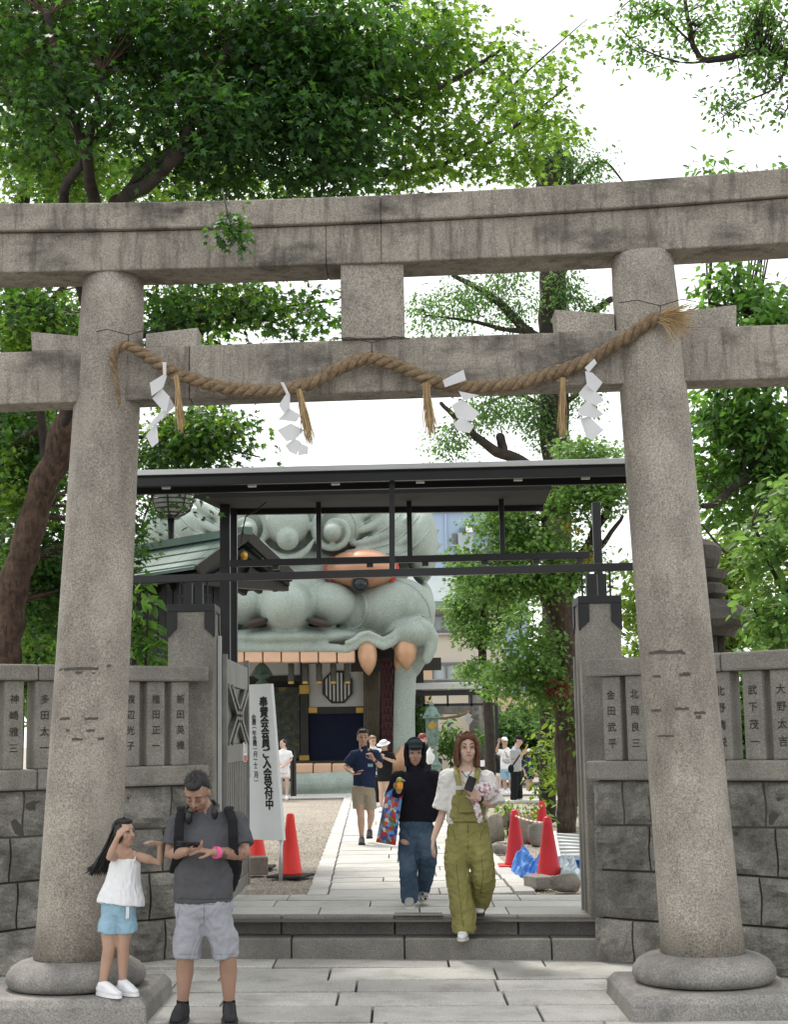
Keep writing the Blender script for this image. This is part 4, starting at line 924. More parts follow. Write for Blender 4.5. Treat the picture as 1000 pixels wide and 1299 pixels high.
# bronze garden lantern
BY = 44.0; c = P(549.5,985,BY); zz = lambda py_: P(549.5,py_,BY).z
BG = thing('bronze_lantern', 'green bronze garden lantern on a tall stone pedestal', 'lantern', (c.x,BY,Z1))
k = MPP(BY)
MB().lathe((c.x,BY,0), [(17*k,Z1-0.02),(17*k,zz(985)),(14*k,zz(983)),(14*k,zz(975)),(12*k,zz(974))], 4).build('stone_pedestal', M['granite_fence'], BG, bevel=0.03)
MB().lathe((c.x,BY,0), [(12*k,zz(975)),(12*k,zz(970)),(8*k,zz(966)),(6*k,zz(958)),(5.5*k,zz(945)),(8*k,zz(940)),(9.5*k,zz(936)),(9.5*k,zz(934))], 16).build('stem', M['bronze'], BG, smooth=False)
MB().lathe((c.x,BY,0), [(9*k,zz(934)),(9*k,zz(911))], 6).build('fire_box', M['bronze'], BG)
MB().box((c.x,BY-8.6*k,zz(920)),(8*k,0.05,9*k),Matrix.Rotation(R(45),3,'Y')).build('crest', M['gold'], BG)
MB().lathe((c.x,BY,0), [(13.5*k,zz(911)),(13*k,zz(908.5)),(10*k,zz(904)),(7.5*k,zz(899)),(4*k,zz(896)),(1.5*k,zz(895))], 6).build('roof', M['bronze'], BG)
for a in range(6):
    th = math.pi/6+a*math.pi/3+math.pi/6; MB().ell((c.x+13*k*math.cos(th),BY+13*k*math.sin(th),zz(907)),(2*k,2*k,1.6*k)).build('eave_curl', M['bronze'], BG, smooth=True)
MB().lathe((c.x,BY,0), [(2*k,zz(896)),(3.2*k,zz(893.5)),(2.4*k,zz(891)),(0.3*k,zz(889))], 12).build('finial', M['bronze'], BG, smooth=True)
# old stacked stone lantern behind the wall
OY = 16.5; ox = P(884,800,OY).x; oz = lambda py_: P(884,py_,OY).z; k = MPP(OY)
OL = thing('stone_lantern', 'old rough stone lantern stacked of dark boulders behind the fence', 'lantern', (ox,OY,Z1))
def stone_disc(prof, nm, n=18, seed=0, amp=0.06):
    mb = MB().lathe((0,0,0), prof, n); vs = []
    for v in mb.v:
        nn = 1+amp*1.6*mnoise.noise((v[0]*4+seed, v[1]*4, v[2]*5)); vs.append((ox+v[0]*nn, OY+v[1]*nn, v[2]+0.04*mnoise.noise((v[0]*3, v[1]*3+seed, 2))))
    mb.v = vs; return mb.build(nm, M['old_stone'], OL)
stone_disc([(30*k,Z1-0.05),(34*k,Z1+0.3),(22*k,Z1+0.6),(20*k,oz(870)),(44*k,oz(858)),(48*k,oz(846)),(40*k,oz(838))], 'base', 14, 1)
for a in range(6):
    th = a*math.pi/3; MB().box((ox+30*k*math.cos(th),OY+30*k*math.sin(th),(oz(840)+oz(808))/2),(9*k,9*k,oz(808)-oz(840)+0.02)).build('fire_box_post', M['old_stone'], OL, bevel=0.01)
stone_disc([(48*k,oz(808)),(52*k,oz(800)),(66*k,oz(797)),(72*k,oz(790)),(64*k,oz(776)),(48*k,oz(763)),(30*k,oz(761))], 'roof', 16, 4)
stone_disc([(30*k,oz(762)),(40*k,oz(756)),(42*k,oz(745)),(30*k,oz(741))], 'disc_stone', 14, 7)
stone_disc([(26*k,oz(742)),(38*k,oz(734)),(42*k,oz(724)),(30*k,oz(722))], 'bowl_stone', 14, 9)
stone_disc([(28*k,oz(723)),(33*k,oz(712)),(37*k,oz(696)),(30*k,oz(689)),(18*k,oz(686)),(10*k,oz(678)),(3*k,oz(668))], 'finial', 12, 12)
# ================================================================== vegetation
def leaf_shape(kind):
    if kind == 'maple':
        vs = [(0,0,0)]; lob = [(-150,.35),(-118,.62),(-95,.36),(-62,.85),(-35,.40),(0,1.0),(35,.40),(62,.85),(95,.36),(118,.62),(150,.35)]
        for a, r in lob: vs.append((r*math.sin(R(a))*0.62, r*math.cos(R(a))*0.62+0.25, -0.10*r*r))
        fs = [(0,i,i+1) for i in range(1,11)]
    elif kind == 'oval':
        vs = [(0,0,0),(0.26,0.35,0.06),(0.2,0.75,0.03),(0,1.05,-0.08),(-0.2,0.75,0.03),(-0.26,0.35,0.06)]; fs = [(0,1,2,3),(0,3,4,5)]
    else:   # narrow
        vs = [(0,0,0),(0.12,0.4,0.02),(0,1.0,-0.1),(-0.12,0.4,0.02)]; fs = [(0,1,2,3)]
    return np.array(vs), fs
COVER = 4.2
LRNG = np.random.default_rng(11)
def leaf_mesh(name, clumps, kind, size, per, rad, flat=0.35, droop=0.35):
    """clumps: (n,3) centres; every clump is a loose spray of leaves"""
    base, fs = leaf_shape(kind); C = np.repeat(np.asarray(clumps), per, axis=0); n = len(C)
    if n == 0: return None
    tilt = np.repeat(LRNG.normal(0,0.25,(len(clumps),2)), per, axis=0)
    a = LRNG.uniform(0, 2*np.pi, n); rr = rad*np.sqrt(LRNG.random(n))
    off = np.stack([rr*np.cos(a), rr*np.sin(a), LRNG.normal(0, rad*flat, n)], 1); off[:,2] += tilt[:,0]*off[:,0]+tilt[:,1]*off[:,1]-0.25*rr*rr/rad
    pos = C+off
    # orientation: stem direction outwards and drooping, normal roughly up
    d = np.stack([np.cos(a), np.sin(a), np.zeros(n)], 1)+LRNG.normal(0,0.6,(n,3)); d[:,2] -= droop+0.3*LRNG.random(n); d /= np.linalg.norm(d,axis=1)[:,None]
    up = np.stack([tilt[:,0]*-1, tilt[:,1]*-1, np.ones(n)], 1)+LRNG.normal(0,0.45,(n,3)); x = np.cross(d, up); x /= np.linalg.norm(x,axis=1)[:,None]+1e-9; up = np.cross(x, d)
    s = size*LRNG.uniform(0.65,1.25,n)
    V = pos[:,None,:] + s[:,None,None]*(base[None,:,0,None]*x[:,None,:]+base[None,:,1,None]*d[:,None,:]+base[None,:,2,None]*up[:,None,:])
    k = len(base); V = V.reshape(-1,3); off = (np.arange(n)*k)[:,None]
    me = bpy.data.meshes.new(name)
    loops = []; sizes = []
    L = sum(len(f) for f in fs); fl = np.concatenate([np.array(f) for f in fs]); idx = (off+fl[None,:]).ravel(); tot = np.tile(np.array([len(f) for f in fs]), n)
    me.vertices.add(len(V)); me.vertices.foreach_set('co', V.ravel()); me.loops.add(len(idx)); me.loops.foreach_set('vertex_index', idx)
    me.polygons.add(len(tot)); st_ = np.concatenate([[0], np.cumsum(tot)[:-1]]); me.polygons.foreach_set('loop_start', st_); me.polygons.foreach_set('loop_total', tot)
    me.update(calc_edges=True); return me
def sample_blobs(blobs, size, per, shell=0.55, frac=0.5):
    out = []
    for b in blobs:
        px_, py_, Y_, rx, ry, rd, cov = b; u = MPP(Y_); c = P(px_, py_, Y_)
        n = max(2, int(COVER*cov*math.pi*rx*ry*u*u/(per*frac*size*size)))
        v = LRNG.normal(0,1,(n,3)); v /= np.linalg.norm(v,axis=1)[:,None]; r = LRNG.random(n)**shell
        v = v*r[:,None]*np.array([rx*u, rd, ry*u])
        v *= (1+0.25*np.array([mnoise.noise((q[0]*1.7+px_, q[1]*1.7, q[2]*1.7)) for q in v]))[:,None]
        out.append(v+np.array(c))
    return np.vstack(out)
def limb(mb, pts, r0, r1, Y_=None, n=10, wob=0.0):
    W_ = [P(*p) if len(p) == 3 and Y_ is None else P(p[0], p[1], Y_) for p in pts]; K = len(W_); dn = []
    for i in range(K-1):
        p0, p1, p2, p3 = W_[max(i-1,0)], W_[i], W_[i+1], W_[min(i+2,K-1)]
        for k in range(5):
            t = k/5; dn.append(0.5*((2*p1)+(p2-p0)*t+(2*p0-5*p1+4*p2-p3)*t*t+(3*p1-p0-3*p2+p3)*t**3))
    dn.append(W_[-1]); m = len(dn)
    rad = [(r0+(r1-r0)*i/(m-1))*(1+0.12*mnoise.noise((i*0.7, r0*50, pts[0][0]))) for i in range(m)]
    dn = [q+Vector((mnoise.noise((i*0.5,1,pts[0][1])), mnoise.noise((i*0.5,5,pts[0][1])), 0))*r0*0.35 if 0 < i < m-1 else q for i, q in enumerate(dn)]
    mb.tube(dn, rad, n, ref=(0.9,0.3,0.1), c1='round'); return dn
def tree(name, label, trunk, limbs, blobs, leaf, kind, size, per, rad, bark, twig=0.35, group=None, extra=None, base=None, frac=0.5, droop=0.35, flat=0.35, cat='tree', dY=0.0, k=1.0):
    if dY:
        mv = lambda pts: [(q[0], q[1], q[2]+dY) for q in pts]; trunk = (mv(trunk[0]), trunk[1]*k, trunk[2]*k); limbs = [(mv(p_), a_*k, b_*k) for p_, a_, b_ in limbs]
        mvb = lambda bl_: [(*q[:2], q[2]+dY, *q[3:5], q[5]*k, q[6]) for q in bl_]; blobs = mvb(blobs); size *= k; rad *= k
        extra = [(mvb(x_[0]), x_[1], x_[2], x_[3]*k, x_[4], x_[5]*k) for x_ in extra] if extra else None
    tp = P(*trunk[0][0]); root = thing(name, label, cat, base if base is not None else (tp.x, tp.y, Z1), group)
    nodes = []
    mb = MB(); nodes += limb(mb, trunk[0], trunk[1], trunk[2], n=16); mb.build('trunk', M[bark], root, smooth=True)
    for (pts, r0, r1) in limbs:
        mb = MB(); nodes += limb(mb, pts, r0, r1); mb.build('limb', M['bark2'], root, smooth=True)
    cl = sample_blobs(blobs, size, per, frac=frac)
    me = leaf_mesh('crown', cl, kind, size, per, rad, flat, droop); obj('crown', me, M[leaf], root, kind='stuff')
    if twig:
        tw = MB(); nd = np.array([tuple(q) for q in nodes])
        for c in cl[LRNG.random(len(cl)) < twig]:
            dist = np.linalg.norm(nd-c, axis=1); j = int(np.argmin(dist))
            if dist[j] > 3.2 or dist[j] < 0.05: continue
            a = Vector(nd[j]); b = Vector(c); m_ = a.lerp(b,0.5)+Vector((random.gauss(0,0.06),random.gauss(0,0.06),0.05*dist[j]))
            r_ = 0.004+0.006*min(dist[j],2); tw.tube([a, m_, b], [r_, r_*0.7, r_*0.35], 4, ref=(0.9,0.3,0.1))
        if tw.v: tw.build('twigs', M[bark], root, kind='stuff', fix=False)
    if extra:
        for (bl_, lf, kd, sz, pr, rd_) in extra:
            obj('leaf_spray', leaf_mesh('leaf_spray', sample_blobs(bl_, sz, pr), kd, sz, pr, rd_), M[lf], root, kind='stuff')
    return root
# the big maple over the left half
tree('maple_tree', 'large maple with reddish leaning trunk spreading over the torii beam',
     ([(4,845,16.2),(10,790,16.2),(24,720,16.1),(48,640,16.0),(74,570,15.8),(97,500,15.6),(118,420,15.4),(140,330,15.2),(150,260,15.0)], 0.175, 0.11),
     [([(150,265,15.0),(185,215,14.2),(225,190,13.4),(260,120,13.2),(300,40,13.2)], 0.07, 0.03), ([(160,250,14.6),(200,225,13.8),(228,192,13.3)], 0.075, 0.05),
      ([(140,330,15.2),(118,250,14.4),(108,190,13.6),(80,120,13.2),(60,20,13.0)], 0.07, 0.03), ([(118,420,15.4),(80,260,14.6),(110,195,13.8),(130,90,13.4)], 0.06, 0.03),
      ([(225,190,13.4),(330,150,13.9),(450,140,14.2),(560,110,14.3),(640,60,14.5)], 0.06, 0.015), ([(330,150,14.4),(430,215,14.3),(540,215,14.6),(640,170,14.8),(720,110,15.0)], 0.04, 0.008),
      ([(108,190,15.2),(50,150,15.0),(0,120,14.8)], 0.05, 0.02), ([(74,570,15.8),(110,470,15.2),(200,420,14.9),(330,395,15.0),(430,380,15.2)], 0.05, 0.01),
      ([(60,600,15.9),(40,430,16.2),(20,340,16.2)], 0.05, 0.03), ([(74,570,15.8),(150,555,16.0),(240,560,16.3),(330,580,16.5)], 0.035, 0.008), ([(560,215,14.6),(650,110,14.9),(745,25,15.2)], 0.02, 0.004)],
     [(40,50,14.6,110,90,1.6,2.6),(190,50,14.2,130,90,1.6,2.8),(330,60,13.8,140,90,1.5,3.0),(440,80,13.8,90,90,1.4,2.2),(300,165,13.6,130,60,1.2,2.8),(420,180,13.8,100,60,1.2,2.0),(60,190,15.2,90,60,1.2,1.5),(180,160,13.6,80,60,0.9,0.8),(70,120,13.2,70,80,0.6,0.8),(20,60,13.2,60,60,0.6,1.0),
      (530,70,14.2,70,75,1.2,1.1),
      (400,232,14.0,90,16,0.6,1.6),(270,225,14.2,50,25,0.8,0.9),
      (40,400,15.8,70,50,1.0,2.4),(230,395,14.9,60,40,0.8,2.2),(320,385,14.9,80,30,0.8,1.5),(400,395,15.1,50,30,0.6,1.0),(30,570,16.8,60,90,0.8,2.4),(50,720,17.2,60,110,0.8,2.2),(140,690,17.6,40,120,0.6,1.7),
      (230,560,16.2,60,40,0.6,1.7),(270,535,16.2,50,30,0.6,1.3),(310,580,16.4,35,16,0.4,0.8),(200,585,16.4,40,18,0.5,1.4),(238,640,15.9,18,20,0.2,0.35)],
     'leaf_a', 'maple', 0.092, 20, 0.26, 'bark3', twig=0.22, base=(P(4,845,16.2).x, 16.2, Z1), frac=0.42,
     extra=[([(560,60,14.4,75,70,1.0,1.3),(580,170,14.5,80,60,1.0,1.4),(645,205,14.8,70,26,0.7,1.6),(660,140,14.9,55,40,0.6,0.9),(705,160,15.0,42,36,0.5,0.9),(640,70,14.6,40,40,0.5,0.8),(700,80,15.0,26,36,0.3,0.8),(735,40,15.2,16,30,0.2,0.8),(510,215,14.3,70,24,0.6,1.6),(470,120,14.4,70,80,0.9,0.9),(90,215,14.8,80,34,0.5,0.9),(250,225,14.9,70,22,0.5,1.1),(320,380,14.8,80,30,0.6,1.5),(250,550,16.1,60,36,0.5,1.5),(40,430,15.6,50,60,0.6,1.0),(30,620,16.4,50,60,0.5,1.0)], 'leaf_far', 'maple', 0.085, 14, 0.18)])
tree('backlit_maple', 'bright backlit maple filling the gaps behind the leaning trunk',
     ([(-20,860,21),(0,600,21),(20,350,21),(40,150,21)], 0.16, 0.08), [([(10,450,21),(120,330,20.5),(260,300,20.2)], 0.05, 0.02), ([(20,350,21),(90,200,20.5),(200,120,20.5)], 0.05, 0.02)],
     [(50,200,20.5,90,90,1.0,1.1),(180,210,20.5,90,60,1.0,1.1),(60,60,20.5,90,80,1.0,1.0),(60,420,20.5,90,80,1.0,1.2),(230,400,20.5,80,40,0.8,1.0),(60,560,20.5,90,100,1.0,1.3),(60,730,20.5,90,110,1.0,1.2),(240,560,20.5,70,50,0.6,0.7),(320,230,20.5,90,40,0.6,0.7),(190,300,20.5,100,60,0.8,0.9),(450,60,20.5,120,90,0.8,0.6)],
     'leaf_far', 'maple', 0.10, 20, 0.28, 'bark2', twig=0.1, frac=0.42)
# hanging sprig in front of the beam
sp = thing('maple_sprig', 'small maple sprig hanging in front of the stone lintel', 'branch', P(288,262,10.85))
tw = MB(); limb(tw, [(282,240,11.2),(286,258,10.9),(292,285,10.8),(296,308,10.8)], 0.008, 0.003, n=6); tw.build('twig', M['bark2'], sp)
obj('leaves', leaf_mesh('leaves', sample_blobs([(290,285,10.8,20,26,0.12,2.2)], 0.07, 10), 'maple', 0.07, 10, 0.1), M['leaf_a'], sp, kind='stuff')
# dark cedar-like tree behind the right half
tree('dark_trunk_tree', 'tall dark trunked tree with sawn limbs and feathery leaves',
     ([(708,1000,23.0),(708,800,23.0),(706,620,23.0),(704,500,23.0),(702,380,23.0),(700,280,23.0),(695,215,23.0)], 0.24, 0.19),
     [([(700,250,23),(680,215,22.8),(660,180,22.7),(645,90,22.7)], 0.10, 0.03), ([(700,240,23),(712,205,22.9),(706,185,22.9)], 0.10, 0.06), ([(702,270,23),(735,225,22.7),(765,205,22.6),(790,230,22.5)], 0.05, 0.012),
      ([(702,250,23),(722,235,23.1),(722,200,23.1)], 0.08, 0.06), ([(704,440,23),(668,420,22.7),(640,390,22.5),(605,365,22.3),(575,350,22.2)], 0.10, 0.03), ([(668,420,22.7),(640,418,22.5),(600,408,22.4),(540,400,22.3)], 0.05, 0.012),
      ([(705,620,23),(660,585,22.6),(625,570,22.4),(590,540,22.3),(560,512,22.2)], 0.11, 0.03), ([(640,575,22.5),(635,555,22.4)], 0.075, 0.07), ([(704,520,23),(680,510,22.7),(655,500,22.6),(620,510,22.4)], 0.05, 0.015),
      ([(704,440,23),(740,405,22.8),(775,380,22.6)], 0.07, 0.05), ([(704,520,23),(740,495,22.7),(762,480,22.6)], 0.05, 0.02), ([(700,330,23),(726,300,23.0),(727,250,23.0)], 0.12, 0.09)],
     [(545,395,22.3,30,30,0.8,0.55),(600,380,22.3,45,28,0.8,0.75),(560,430,22.2,40,20,0.6,0.4),(640,350,22.5,35,18,0.6,0.6),(660,395,22.6,30,25,0.6,0.5),(610,520,22.4,45,22,0.7,0.7),(570,555,22.3,30,25,0.6,0.7),(655,515,22.6,40,22,0.7,0.9),(690,540,22.8,30,30,0.5,0.7),
      (740,215,22.6,50,30,0.8,0.55),(690,180,22.7,45,35,0.8,0.7),(650,120,22.7,30,40,0.5,0.4),(715,370,22.8,22,50,0.5,0.8),(745,400,22.7,25,25,0.5,0.5),(740,510,22.6,25,25,0.5,0.5),(700,460,22.8,22,40,0.5,0.8)],
     'leaf_d', 'oval', 0.06, 26, 0.26, 'bark2', twig=0.5, frac=0.32, droop=0.6, dY=9.0, k=1.38)
# clipped garden tree beside the path
tree('garden_tree', 'ivy wrapped garden tree with knotted trunk behind the red cones',
     ([(719,1056,19.2),(719,980,19.2),(718,900,19.2),(722,830,19.2),(716,790,19.2),(704,755,19.2)], 0.115, 0.19),
     [([(705,765,19.2),(690,735,19.1),(660,740,19.0),(635,752,18.9)], 0.09, 0.03), ([(712,770,19.2),(735,720,19.2),(752,680,19.1),(775,640,19.0)], 0.10, 0.04), ([(704,757,19.2),(700,720,19.1),(690,660,19.0)], 0.08, 0.03), ([(735,720,19.2),(765,690,19.0),(790,655,18.8)], 0.05, 0.02)],
     [(742,573,19.0,42,18,0.5,2.4),(735,625,18.9,52,42,0.7,2.6),(775,600,18.9,30,50,0.5,1.6),(640,650,19.0,45,38,0.7,1.9),(665,690,19.0,60,30,0.7,2.2),(600,712,19.0,38,22,0.5,1.9),(640,738,18.9,65,26,0.7,2.6),(730,710,19.1,40,35,0.6,1.2),(700,735,18.8,40,22,0.5,1.6),
      (668,838,18.9,46,44,0.6,1.9),(690,885,18.9,36,34,0.4,1.1),(640,860,19.0,26,24,0.5,1.3),(690,800,18.9,25,20,0.4,0.9)],
     'leaf_e', 'maple', 0.075, 20, 0.2, 'bark', twig=0.3, frac=0.42, dY=5.3, k=1.25,
     extra=[([(682,985,19.6,5,60,0.1,1.3),(736,985,19.4,7,70,0.1,1.2),(707,960,19.6,5,60,0.1,1.2),(690,1038,18.9,14,8,0.2,0.5),(732,920,19.0,10,34,0.15,1.0)], 'leaf_c', 'oval', 0.085, 8, 0.12),
            ([(708,872,18.6,12,14,0.1,1.4)], 'leaf_r', 'oval', 0.07, 6, 0.1), ([(745,702,18.4,6,8,0.06,1.4),(722,668,18.4,8,8,0.06,0.9)], 'leaf_y', 'oval', 0.06, 5, 0.07)])
tree('slim_tree', 'straight dark trunk standing between the path and the ivy',
     ([(696,1042,20.2),(694,980,20.2),(692,900,20.2),(694,820,20.3)], 0.12, 0.085), [([(692,900,20.2),(675,850,20.1),(660,800,20.0)], 0.05, 0.02)],
     [(665,770,20.4,40,30,0.6,0.6),(700,850,20.4,24,30,0.4,0.5)], 'leaf_e', 'oval', 0.085, 16, 0.2, 'bark2', twig=0.3, dY=7.2, k=1.3)
# pale pads of a cloud-pruned tree further back
tree('cloud_pruned_tree', 'pale green cloud pruned tree in front of the cream house',
     ([(622,985,33),(620,900,33),(612,820,33),(618,740,33)], 0.12, 0.07), [([(614,830,33),(590,800,32.8)], 0.05, 0.03), ([(618,760,33),(650,770,32.8)], 0.05, 0.03)],
     [(588,770,32.8,26,26,0.5,2.4),(600,735,33,25,22,0.5,2.2),(608,800,32.6,34,20,0.6,2.4),(640,775,32.8,30,24,0.6,2.2),(605,850,32.8,24,18,0.5,2.2),(650,735,33,40,25,0.6,2.2)],
     'leaf_e', 'oval', 0.10, 16, 0.2, 'bark2', twig=0.1)
# trees on the right behind the fence
tree('broadleaf_tree', 'broadleaf tree with horizontal dark limbs behind the stone lantern',
     ([(1035,850,18.5),(1030,740,18.5),(1020,640,18.5),(1012,540,18.5),(1005,430,18.5)], 0.16, 0.09),
     [([(1015,600,18.5),(965,600,18.2),(935,615,18.0),(905,640,17.9),(875,640,17.8)], 0.06, 0.03), ([(1020,640,18.5),(980,690,18.1),(930,705,17.8),(890,665,17.6)], 0.04, 0.01), ([(1005,430,18.5),(960,400,18.2),(900,385,18.0)], 0.05, 0.015)],
     [(940,375,18.2,70,30,0.8,1.89),(915,355,18.0,40,20,0.5,1.45),(970,430,18.2,70,60,1.0,3.62),(915,520,18.4,50,45,0.8,2.90),(965,540,18.2,60,55,0.9,3.48),(985,600,18.4,45,60,0.8,3.19),(900,600,18.6,35,35,0.6,2.17),(930,650,18.6,40,30,0.6,1.30),(930,620,19.5,50,60,0.6,1.45),(930,235,18.3,55,14,0.5,2.17),(900,215,18.2,18,14,0.3,1.74),(985,240,18.3,30,25,0.4,1.74)],
     'leaf_b', 'oval', 0.115, 16, 0.26, 'bark2', twig=0.3)
tree('near_bush_tree', 'bright large leaved shrub growing against the fence beside the lantern',
     ([(1010,880,15.2),(1005,820,15.2),(998,740,15.2)], 0.05, 0.03), [([(998,760,15.2),(970,700,15.0),(955,660,14.9)], 0.025, 0.01), ([(1000,800,15.2),(970,790,15.0),(955,770,14.9)], 0.02, 0.008)],
     [(985,700,15.0,45,50,0.5,1.7),(975,780,14.9,35,42,0.4,1.9),(1000,640,15.1,30,40,0.4,1.6),(960,680,14.8,22,22,0.3,1.0),(1005,810,14.9,40,25,0.4,1.8)],
     'leaf_e', 'oval', 0.12, 9, 0.2, 'bark2', twig=0.5)
tree('distant_greenery', 'pale green tree seen between the lantern and the column', ([(925,860,30),(925,780,30),(928,700,30)], 0.12, 0.06), [],
     [(930,720,30,60,60,1.2,2.0),(960,800,30,60,50,1.0,2.0),(880,780,30,60,60,1.0,2.0),(820,760,30,40,60,1.0,2.2),(815,840,30,40,40,1.0,2.0)], 'leaf_c', 'oval', 0.15, 16, 0.35, 'bark2', twig=0.1)
# overhanging branch top right
tree('overhanging_tree', 'small leaved branch overhanging from above the right end of the lintel',
     ([(1130,200,12.6),(1100,120,12.6),(1040,75,12.6),(1000,72,12.6),(960,66,12.6),(920,74,12.6),(893,76,12.6),(880,58,12.6),(873,25,12.6),(868,-10,12.6)], 0.05, 0.015),
     [([(920,74,12.6),(870,80,12.5),(820,65,12.4),(790,40,12.4)], 0.012, 0.004), ([(1000,72,12.6),(985,110,12.5),(945,130,12.4),(915,150,12.4)], 0.012, 0.004), ([(880,58,12.6),(840,20,12.5),(800,0,12.5)], 0.012, 0.004), ([(1040,75,12.6),(1010,120,12.5),(992,150,12.5)], 0.015, 0.005)],
     [(815,15,12.5,35,22,0.4,0.9),(800,62,12.4,24,20,0.3,0.9),(850,75,12.5,28,18,0.3,0.7),(900,30,12.6,40,30,0.5,1.1),(960,20,12.6,50,30,0.6,1.5),(960,90,12.5,45,22,0.4,0.9),(925,140,12.4,25,16,0.3,0.9),(915,118,12.4,20,16,0.3,0.8),(990,135,12.5,16,22,0.2,0.9),(850,15,12.5,30,20,0.3,0.9),(990,60,12.6,30,40,0.4,1.2)],
     'leaf_b', 'oval', 0.055, 12, 0.15, 'bark2', twig=0.8, base=(P(1130,200,12.6).x, 12.6, Z1))
# shrubs
def shrub(label, base_px, Y_, blobs, leaf, kind, size, per, rad, name='shrub'):
    b = P(base_px, 985, Y_); root = thing(name, label, 'shrub', (b.x, Y_, Z1))
    mb = MB()
    for bl_ in blobs:
        c = P(bl_[0], bl_[1], bl_[2]); mb.tube([(b.x+random.gauss(0,0.05),Y_,Z1),((b.x+c.x)/2,Y_,(Z1+c.z)/2),tuple(c)], [0.03,0.02,0.01], 5, ref=(0.9,0.3,0.1))
    mb.build('stem', M['bark2'], root, fix=False)
    obj('foliage', leaf_mesh('foliage', sample_blobs(blobs, size, per), kind, size, per, rad), M[leaf], root, kind='stuff'); return root
shrub('large leaved shrub reaching up between the column and the black shed', 165, 15.6, [(172,790,15.5,25,40,0.3,1.6),(185,830,15.4,25,22,0.3,1.8),(188,765,15.3,20,14,0.2,1.0),(170,735,15.5,10,16,0.2,0.6)], 'leaf_b', 'oval', 0.13, 9, 0.16)
shrub('rounded green shrub behind the bronze lantern', 572, 48.5, [(572,940,48.5,15,26,0.5,2.4)], 'leaf_b', 'oval', 0.16, 14, 0.3)
shrub('dark pine shrub between the lion jaw and the bronze lantern', 533, 47.5, [(532,925,47.5,13,42,0.5,2.4),(535,960,47.5,12,26,0.5,2.2)], 'leaf_d', 'oval', 0.16, 14, 0.3)
shrub('long dark hedge behind the far visitors', 660, 50, [(640,935,50,30,28,0.8,2.4),(680,940,50,40,40,0.8,2.6),(720,945,49,40,50,0.8,2.6),(660,905,50.5,35,18,0.6,2.0)], 'leaf_d', 'oval', 0.18, 14, 0.35, 'hedge')
shrub('bright leafy plants around the garden boulders', 645, 24.5, [(650,1052,24.5,22,9,0.3,0.8),(640,1022,25,20,8,0.3,0.8),(672,1030,24.5,20,10,0.3,1.2)], 'leaf_c', 'oval', 0.08, 8, 0.12)
for i, (px_, py_, Y_, rx, ry, lab) in enumerate([(120,800,26,90,70,'dark evergreen behind the shed and the left column'),(30,780,24,80,90,'dense green tree low behind the pillar fence left of the column'),(980,880,24,90,70,'low green hedge filling the gaps of the fence pillars'),(760,900,26,50,80,'green foliage filling the gap beside the gate post')]):
    shrub(lab, px_, Y_, [(px_,py_,Y_,rx,ry,0.9,2.6),(px_-rx*0.4,py_+60,Y_,rx*0.8,60,0.8,2.4)], 'leaf_b' if i != 3 else 'leaf_c', 'oval', 0.16, 14, 0.32, 'evergreen_bush')
M['leaf_dry'] = mat('dry_leaf', (0.16,0.11,0.05), 0.8, 0.2, orand=0.5)
# ================================================================== sign board, cones, tarpaulin, rocks
SY = 17.7
p0 = G(361,1117,Z1); s_u = Vector((0.80,-0.60,0)).normalized()
SB = thing('sign_board', 'tall white tapering notice board with vertical black lettering', 'sign', (p0.x-0.3, p0.y, Z1))
def SPt(px_, py_): 
    # intersection with the board's upright plane
    n = Vector((s_u.y, -s_u.x, 0)); rr = ray(px_, py_); k = (p0-CP).dot(n)/rr.dot(n); return CP+rr*k
TR = SPt(343.5,867); BR = SPt(359,1066); wT = 0.62; wB = 0.82
TL = TR-s_u*wT; BL = BR-s_u*wB; nrm = Vector((s_u.y,-s_u.x,0)); nrm = nrm if nrm.y < 0 else -nrm
TL.z = TR.z; BL.z = BR.z
MB().prism([TL, TR, BR, BL], -nrm*0.05).build('panel', M['sign_white'], SB, bevel=0.004)
for (q, t_) in ((BR, 0.06), (BL, -0.06)):
    a = q-s_u*(t_)-nrm*0.03; MB().tube([Vector((a.x,a.y,Z1-0.01)), Vector((a.x,a.y,q.z+0.1))], 0.022, 10).build('leg', M['alu'], SB, smooth=True)
def edge_pt(f, z): # f: fraction across from the right edge
    t = (TR.z-z)/(TR.z-BR.z); r_ = TR.lerp(BR, t); w_ = wT+(wB-wT)*t; return r_-s_u*(w_*f)+nrm*0.003
def col(text, f, py0, py1, size, bold, nm='lettering'):
    z0 = SPt(340,py0).z; z1 = SPt(345,py1).z; n = len(text); mb = MB()
    for i, c in enumerate(text):
        if c == ' ': continue
        z = z0+(z1-z0)*(i/(n-1)); vtext(mb, c, edge_pt(f, z), s_u, Vector((0,0,1)), size, 0, bold)
    mb.build(nm, M['ink'], SB, fix=False)
col('奉賛会会員ご入会受付中', 0.20, 890, 1020, 0.125, 0.006); col('会費︵年会費一月〜十二月︶', 0.44, 909, 990, 0.068, 0.0015)
col('個人会員  一口︵六、〇〇〇円・正会員︶', 0.60, 885, 985, 0.068, 0.0015); col('二口以上︵賛助会員︶  五口以上︵特別会員︶', 0.74, 908, 1025, 0.062, 0.0015); col('法人会員  一口︵正会員︶', 0.87, 890, 985, 0.062, 0.0015)
